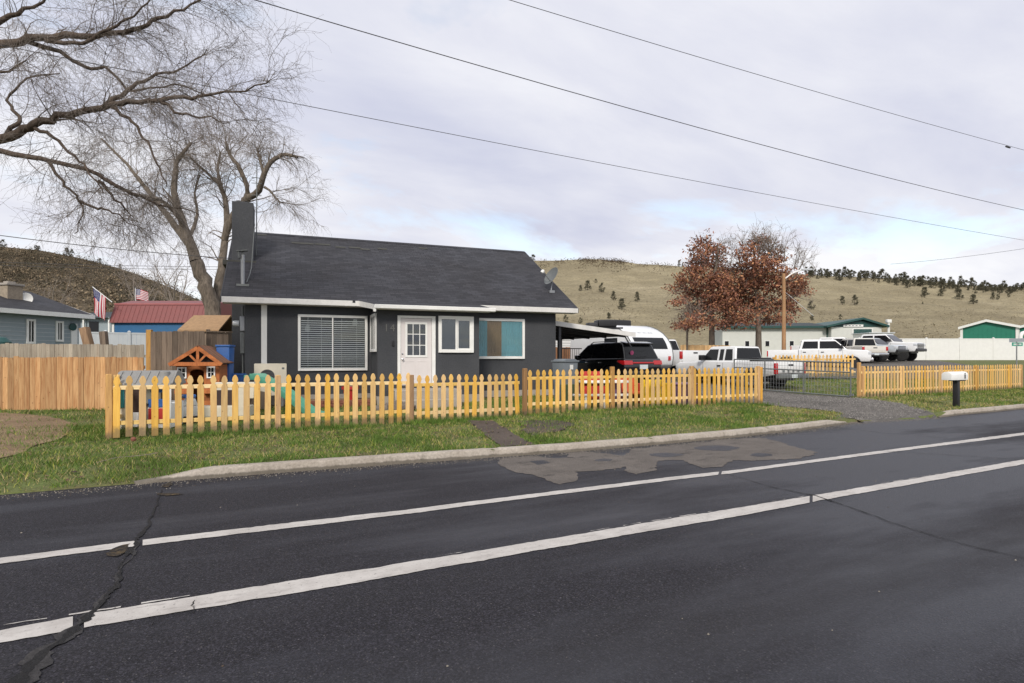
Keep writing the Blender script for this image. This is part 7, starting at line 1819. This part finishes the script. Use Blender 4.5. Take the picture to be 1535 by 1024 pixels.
CR = [(1120, 375, 26, 22), (1138, 362, 26, 22), (1152, 378, 28, 24), (1130, 395, 40, 28), (1160, 400, 36, 26), (1110, 400, 24, 18), (1115, 425, 40, 34), (1145, 425, 44, 34), (1172, 420, 34, 30), (1195, 428, 28, 20), (1206, 434, 20, 16), (1185, 445, 30, 20), (1120, 450, 44, 34), (1150, 455, 44, 34), (1178, 462, 30, 26), (1118, 475, 40, 24), (1150, 478, 36, 20), (1105, 440, 30, 40), (1098, 470, 34, 26), (1168, 385, 20, 16), (1135, 410, 40, 30), (1176, 478, 22, 14), (1200, 418, 16, 10)]
oak('right rust leaved oak with bare top, in front of the pale workshop', 1137, 45, 531, [(1137, 500), (1136, 470), (1134, 435), (1132, 400), (1130, 365)], [[(1136, 455), (1160, 430), (1190, 415), (1205, 390)], [(1135, 440), (1115, 410), (1105, 380)], [(1133, 420), (1150, 385), (1165, 355)], [(1136, 470), (1165, 460), (1195, 442)], [(1132, 400), (1138, 378), (1134, 356)]], CR, [(1132, 334, 20, 4), (1112, 344, 16, 3), (1150, 338, 18, 4), (1178, 348, 20, 4), (1196, 358, 20, 4), (1208, 372, 14, 3), (1164, 345, 16, 3), (1122, 352, 14, 2)], .27, 2, .97)
oak('small rust leaved oak sapling with thin stem at the left of the pair', 1030, 44, 522, [(1030, 505), (1031, 490), (1033, 478)], [[(1031, 492), (1038, 484), (1046, 478)]], [(1028, 486, 22, 12), (1038, 478, 24, 14), (1020, 488, 14, 8)], [], .09, 3)
random.seed(23)

# ------------------------------------------------------------------ overhead wires
def wire(label, pts, r, Y, ext=(40, 90)):
    """strung along the street at distance Y from the camera's lane"""
    P = [YP(x, y, Y) for x, y in pts]; a, b = P[0], P[-1]
    X0, X1 = a.x-ext[0], b.x+ext[1]; n = 60; A = np.array([[1, p.x, p.x*p.x] for p in P]); z = np.array([p.z for p in P]); c = np.linalg.lstsq(A, z, rcond=None)[0]
    c[2] = min(max(c[2], 0), .002)
    c[:2] = np.linalg.lstsq(A[:, :2], z-A[:, 2]*c[2], rcond=None)[0]
    mb = MB(); o = Vector((a.x, Y, c[0]+c[1]*a.x+c[2]*a.x**2)); q = [Vector((x, Y, c[0]+c[1]*x+c[2]*x*x))-o for x in np.linspace(X0, X1, n)]
    mb.tube(q, r, 5); ob = mb.build('power_line', M['wire'], None, smooth_=True, loc=o); tag(ob, label, 'power line'); return ob
wire('thick overhead cable from the top left corner down to the right edge', [(380, 0), (700, 92), (960, 168), (1240, 243), (1535, 315)], .0115, 14.0)
w2 = wire('highest overhead cable, crossing only the upper right sky', [(765, 0), (1000, 72), (1250, 145), (1400, 188), (1535, 225)], .0085, 13.0)
wire('lowest overhead cable, leaving the bare tree above the house roof', [(405, 150), (700, 203), (1000, 264), (1280, 316), (1535, 360)], .008, 14.6)
p = YP(1511, 220.5, 13.0); mb = MB(); mb.lathe([(0, -.22), (.035, -.18), (.04, 0), (.035, .18), (0, .22)], ax='x', n=8); sp = mb.build('cable_splice', M['wire'], None, smooth_=True, loc=p); tag(sp, 'dark splice sleeve on the highest overhead cable near the right edge', 'cable splice')
def span(label, a, b, r, sag=.2):
    mb = MB(); n = 14; q = [(b-a)*(i/n)-Vector((0, 0, sag*4*(i/n)*(1-i/n))) for i in range(n+1)]; mb.tube(q, r, 5); ob = mb.build('power_line', M['wire'], None, smooth_=True, loc=a); tag(ob, label, 'power line')
span('service cable running from the left edge to the house chimney', D(-220, 320, 17), D(352, 388, 19.2), .012, .15)
span('thin cable low over the neighbour roofs at the left', D(-120, 388, 36), D(330, 400, 36), .013, .1)
span('second thin cable just below the first over the neighbour roofs', D(-120, 393, 36), D(330, 404, 36), .012, .1)
span('faint cable rising to the right above the hill crest', D(1335, 396, 90), D(1560, 369, 70), .02, .2)
CLOUD_OFF, GAP_OFF = 12.4, 8.8

# ------------------------------------------------------------------ camera, sky, sun
cam = bpy.data.cameras.new('camera'); co = bpy.data.objects.new('camera', cam); COL.objects.link(co)
cam.sensor_width = 36; cam.lens = F/1535*36; cam.shift_y = (HY-512)/1535; cam.shift_x = 0; cam.clip_start = .1; cam.clip_end = 3000
co.location = (0, 0, CH); co.rotation_euler = (R(90), 0, -TH); SC.camera = co
w = bpy.data.worlds.new('World'); SC.world = w; w.use_nodes = True
nt = w.node_tree; bg = nt.nodes['Background']
SUN_EL, SUN_AZ = R(36), R(216)      # azimuth clockwise from +Y
sky = nt.nodes.new('ShaderNodeTexSky'); sky.sky_type = 'NISHITA'; sky.sun_disc = False; sky.sun_elevation = SUN_EL; sky.sun_rotation = SUN_AZ
def wn(t, **k):
    n = nt.nodes.new(t)
    for a, b in k.items(): setattr(n, a, b)
    return n
tc = wn('ShaderNodeTexCoord'); sp = wn('ShaderNodeSeparateXYZ'); nt.links.new(tc.outputs['Generated'], sp.inputs[0])
def wm(op, a, b=0, clamp=False):
    n = wn('ShaderNodeMath', operation=op); n.use_clamp = clamp
    for s, v in zip(n.inputs, (a, b)):
        if isinstance(v, bpy.types.NodeSocket): nt.links.new(v, s)
        else: s.default_value = v
    return n.outputs[0]
# cloud deck: the view direction is carried onto a flat layer high above
zz = wm('ADD', wm('MAXIMUM', sp.outputs[2], 0.0), .22)
cb = wn('ShaderNodeCombineXYZ'); nt.links.new(wm('DIVIDE', sp.outputs[0], zz), cb.inputs[0]); nt.links.new(wm('DIVIDE', sp.outputs[1], zz), cb.inputs[1])
def wnoise(scale, det, rough, off, sx=1, sy=1, rot=0):
    mp = wn('ShaderNodeMapping'); mp.inputs['Location'].default_value = (off, off*.7, 0); mp.inputs['Scale'].default_value = (sx, sy, 1); mp.inputs['Rotation'].default_value = (0, 0, rot)
    nt.links.new(cb.outputs[0], mp.inputs[0]); n = wn('ShaderNodeTexNoise'); n.inputs['Scale'].default_value = scale; n.inputs['Detail'].default_value = det; n.inputs['Roughness'].default_value = rough; n.inputs['Distortion'].default_value = .3
    nt.links.new(mp.outputs[0], n.inputs['Vector']); return n.outputs['Fac']
def wramp(f, stops):
    r = wn('ShaderNodeValToRGB'); e = r.color_ramp.elements
    while len(e) < len(stops): e.new(.5)
    for q, (p, c) in zip(e, stops): q.position = p; q.color = (c, c, c, 1) if isinstance(c, (int, float)) else (*c, 1)
    nt.links.new(f, r.inputs[0]); return r.outputs[0]
def wmix(f, a, b, mode='MIX'):
    n = wn('ShaderNodeMixRGB', blend_type=mode)
    for s, v in zip(n.inputs, (f, a, b)):
        if isinstance(v, bpy.types.NodeSocket): nt.links.new(v, s)
        elif isinstance(v, (int, float)): s.default_value = v if s.type == 'VALUE' else (v, v, v, 1)
        else: s.default_value = (*v, 1)
    return n.outputs[0]
big = wnoise(.55, 5, .55, CLOUD_OFF, .8, 1.25, .6); det = wnoise(2.0, 6, .6, 4.2, .7, 1.5, .5)
fac = wm('ADD', wm('MULTIPLY', big, .72), wm('MULTIPLY', det, .28))
cloud = wramp(fac, [(.34, (5.5, 5.7, 6.9)), (.46, (6.9, 7.0, 7.75)), (.58, (8.4, 8.42, 8.7))])
gapn = wnoise(.9, 6, .62, GAP_OFF, 1, 1.3, .3)
gap = wramp(gapn, [(.55, 0), (.72, .7)])
skyc = wmix(1, sky.outputs[0], (2.3, 2.2, 1.95), 'MULTIPLY')
col = wmix(gap, cloud, skyc)
nt.links.new(col, bg.inputs[0]); bg.inputs[1].default_value = .1
sl = bpy.data.lights.new('sun', 'SUN'); sl.energy = 2.5; sl.angle = R(12); sl.color = (1, .93, .83)
so = bpy.data.objects.new('sun', sl); COL.objects.link(so)
dirv = Vector((math.sin(SUN_AZ)*math.cos(SUN_EL), math.cos(SUN_AZ)*math.cos(SUN_EL), math.sin(SUN_EL)))
so.rotation_euler = dirv.to_track_quat('Z', 'Y').to_euler()
SC.view_settings.view_transform = 'Standard'; SC.view_settings.look = 'None'; SC.view_settings.exposure = .22; SC.view_settings.gamma = 1
SC.cycles.max_bounces = 6; SC.cycles.transparent_max_bounces = 12
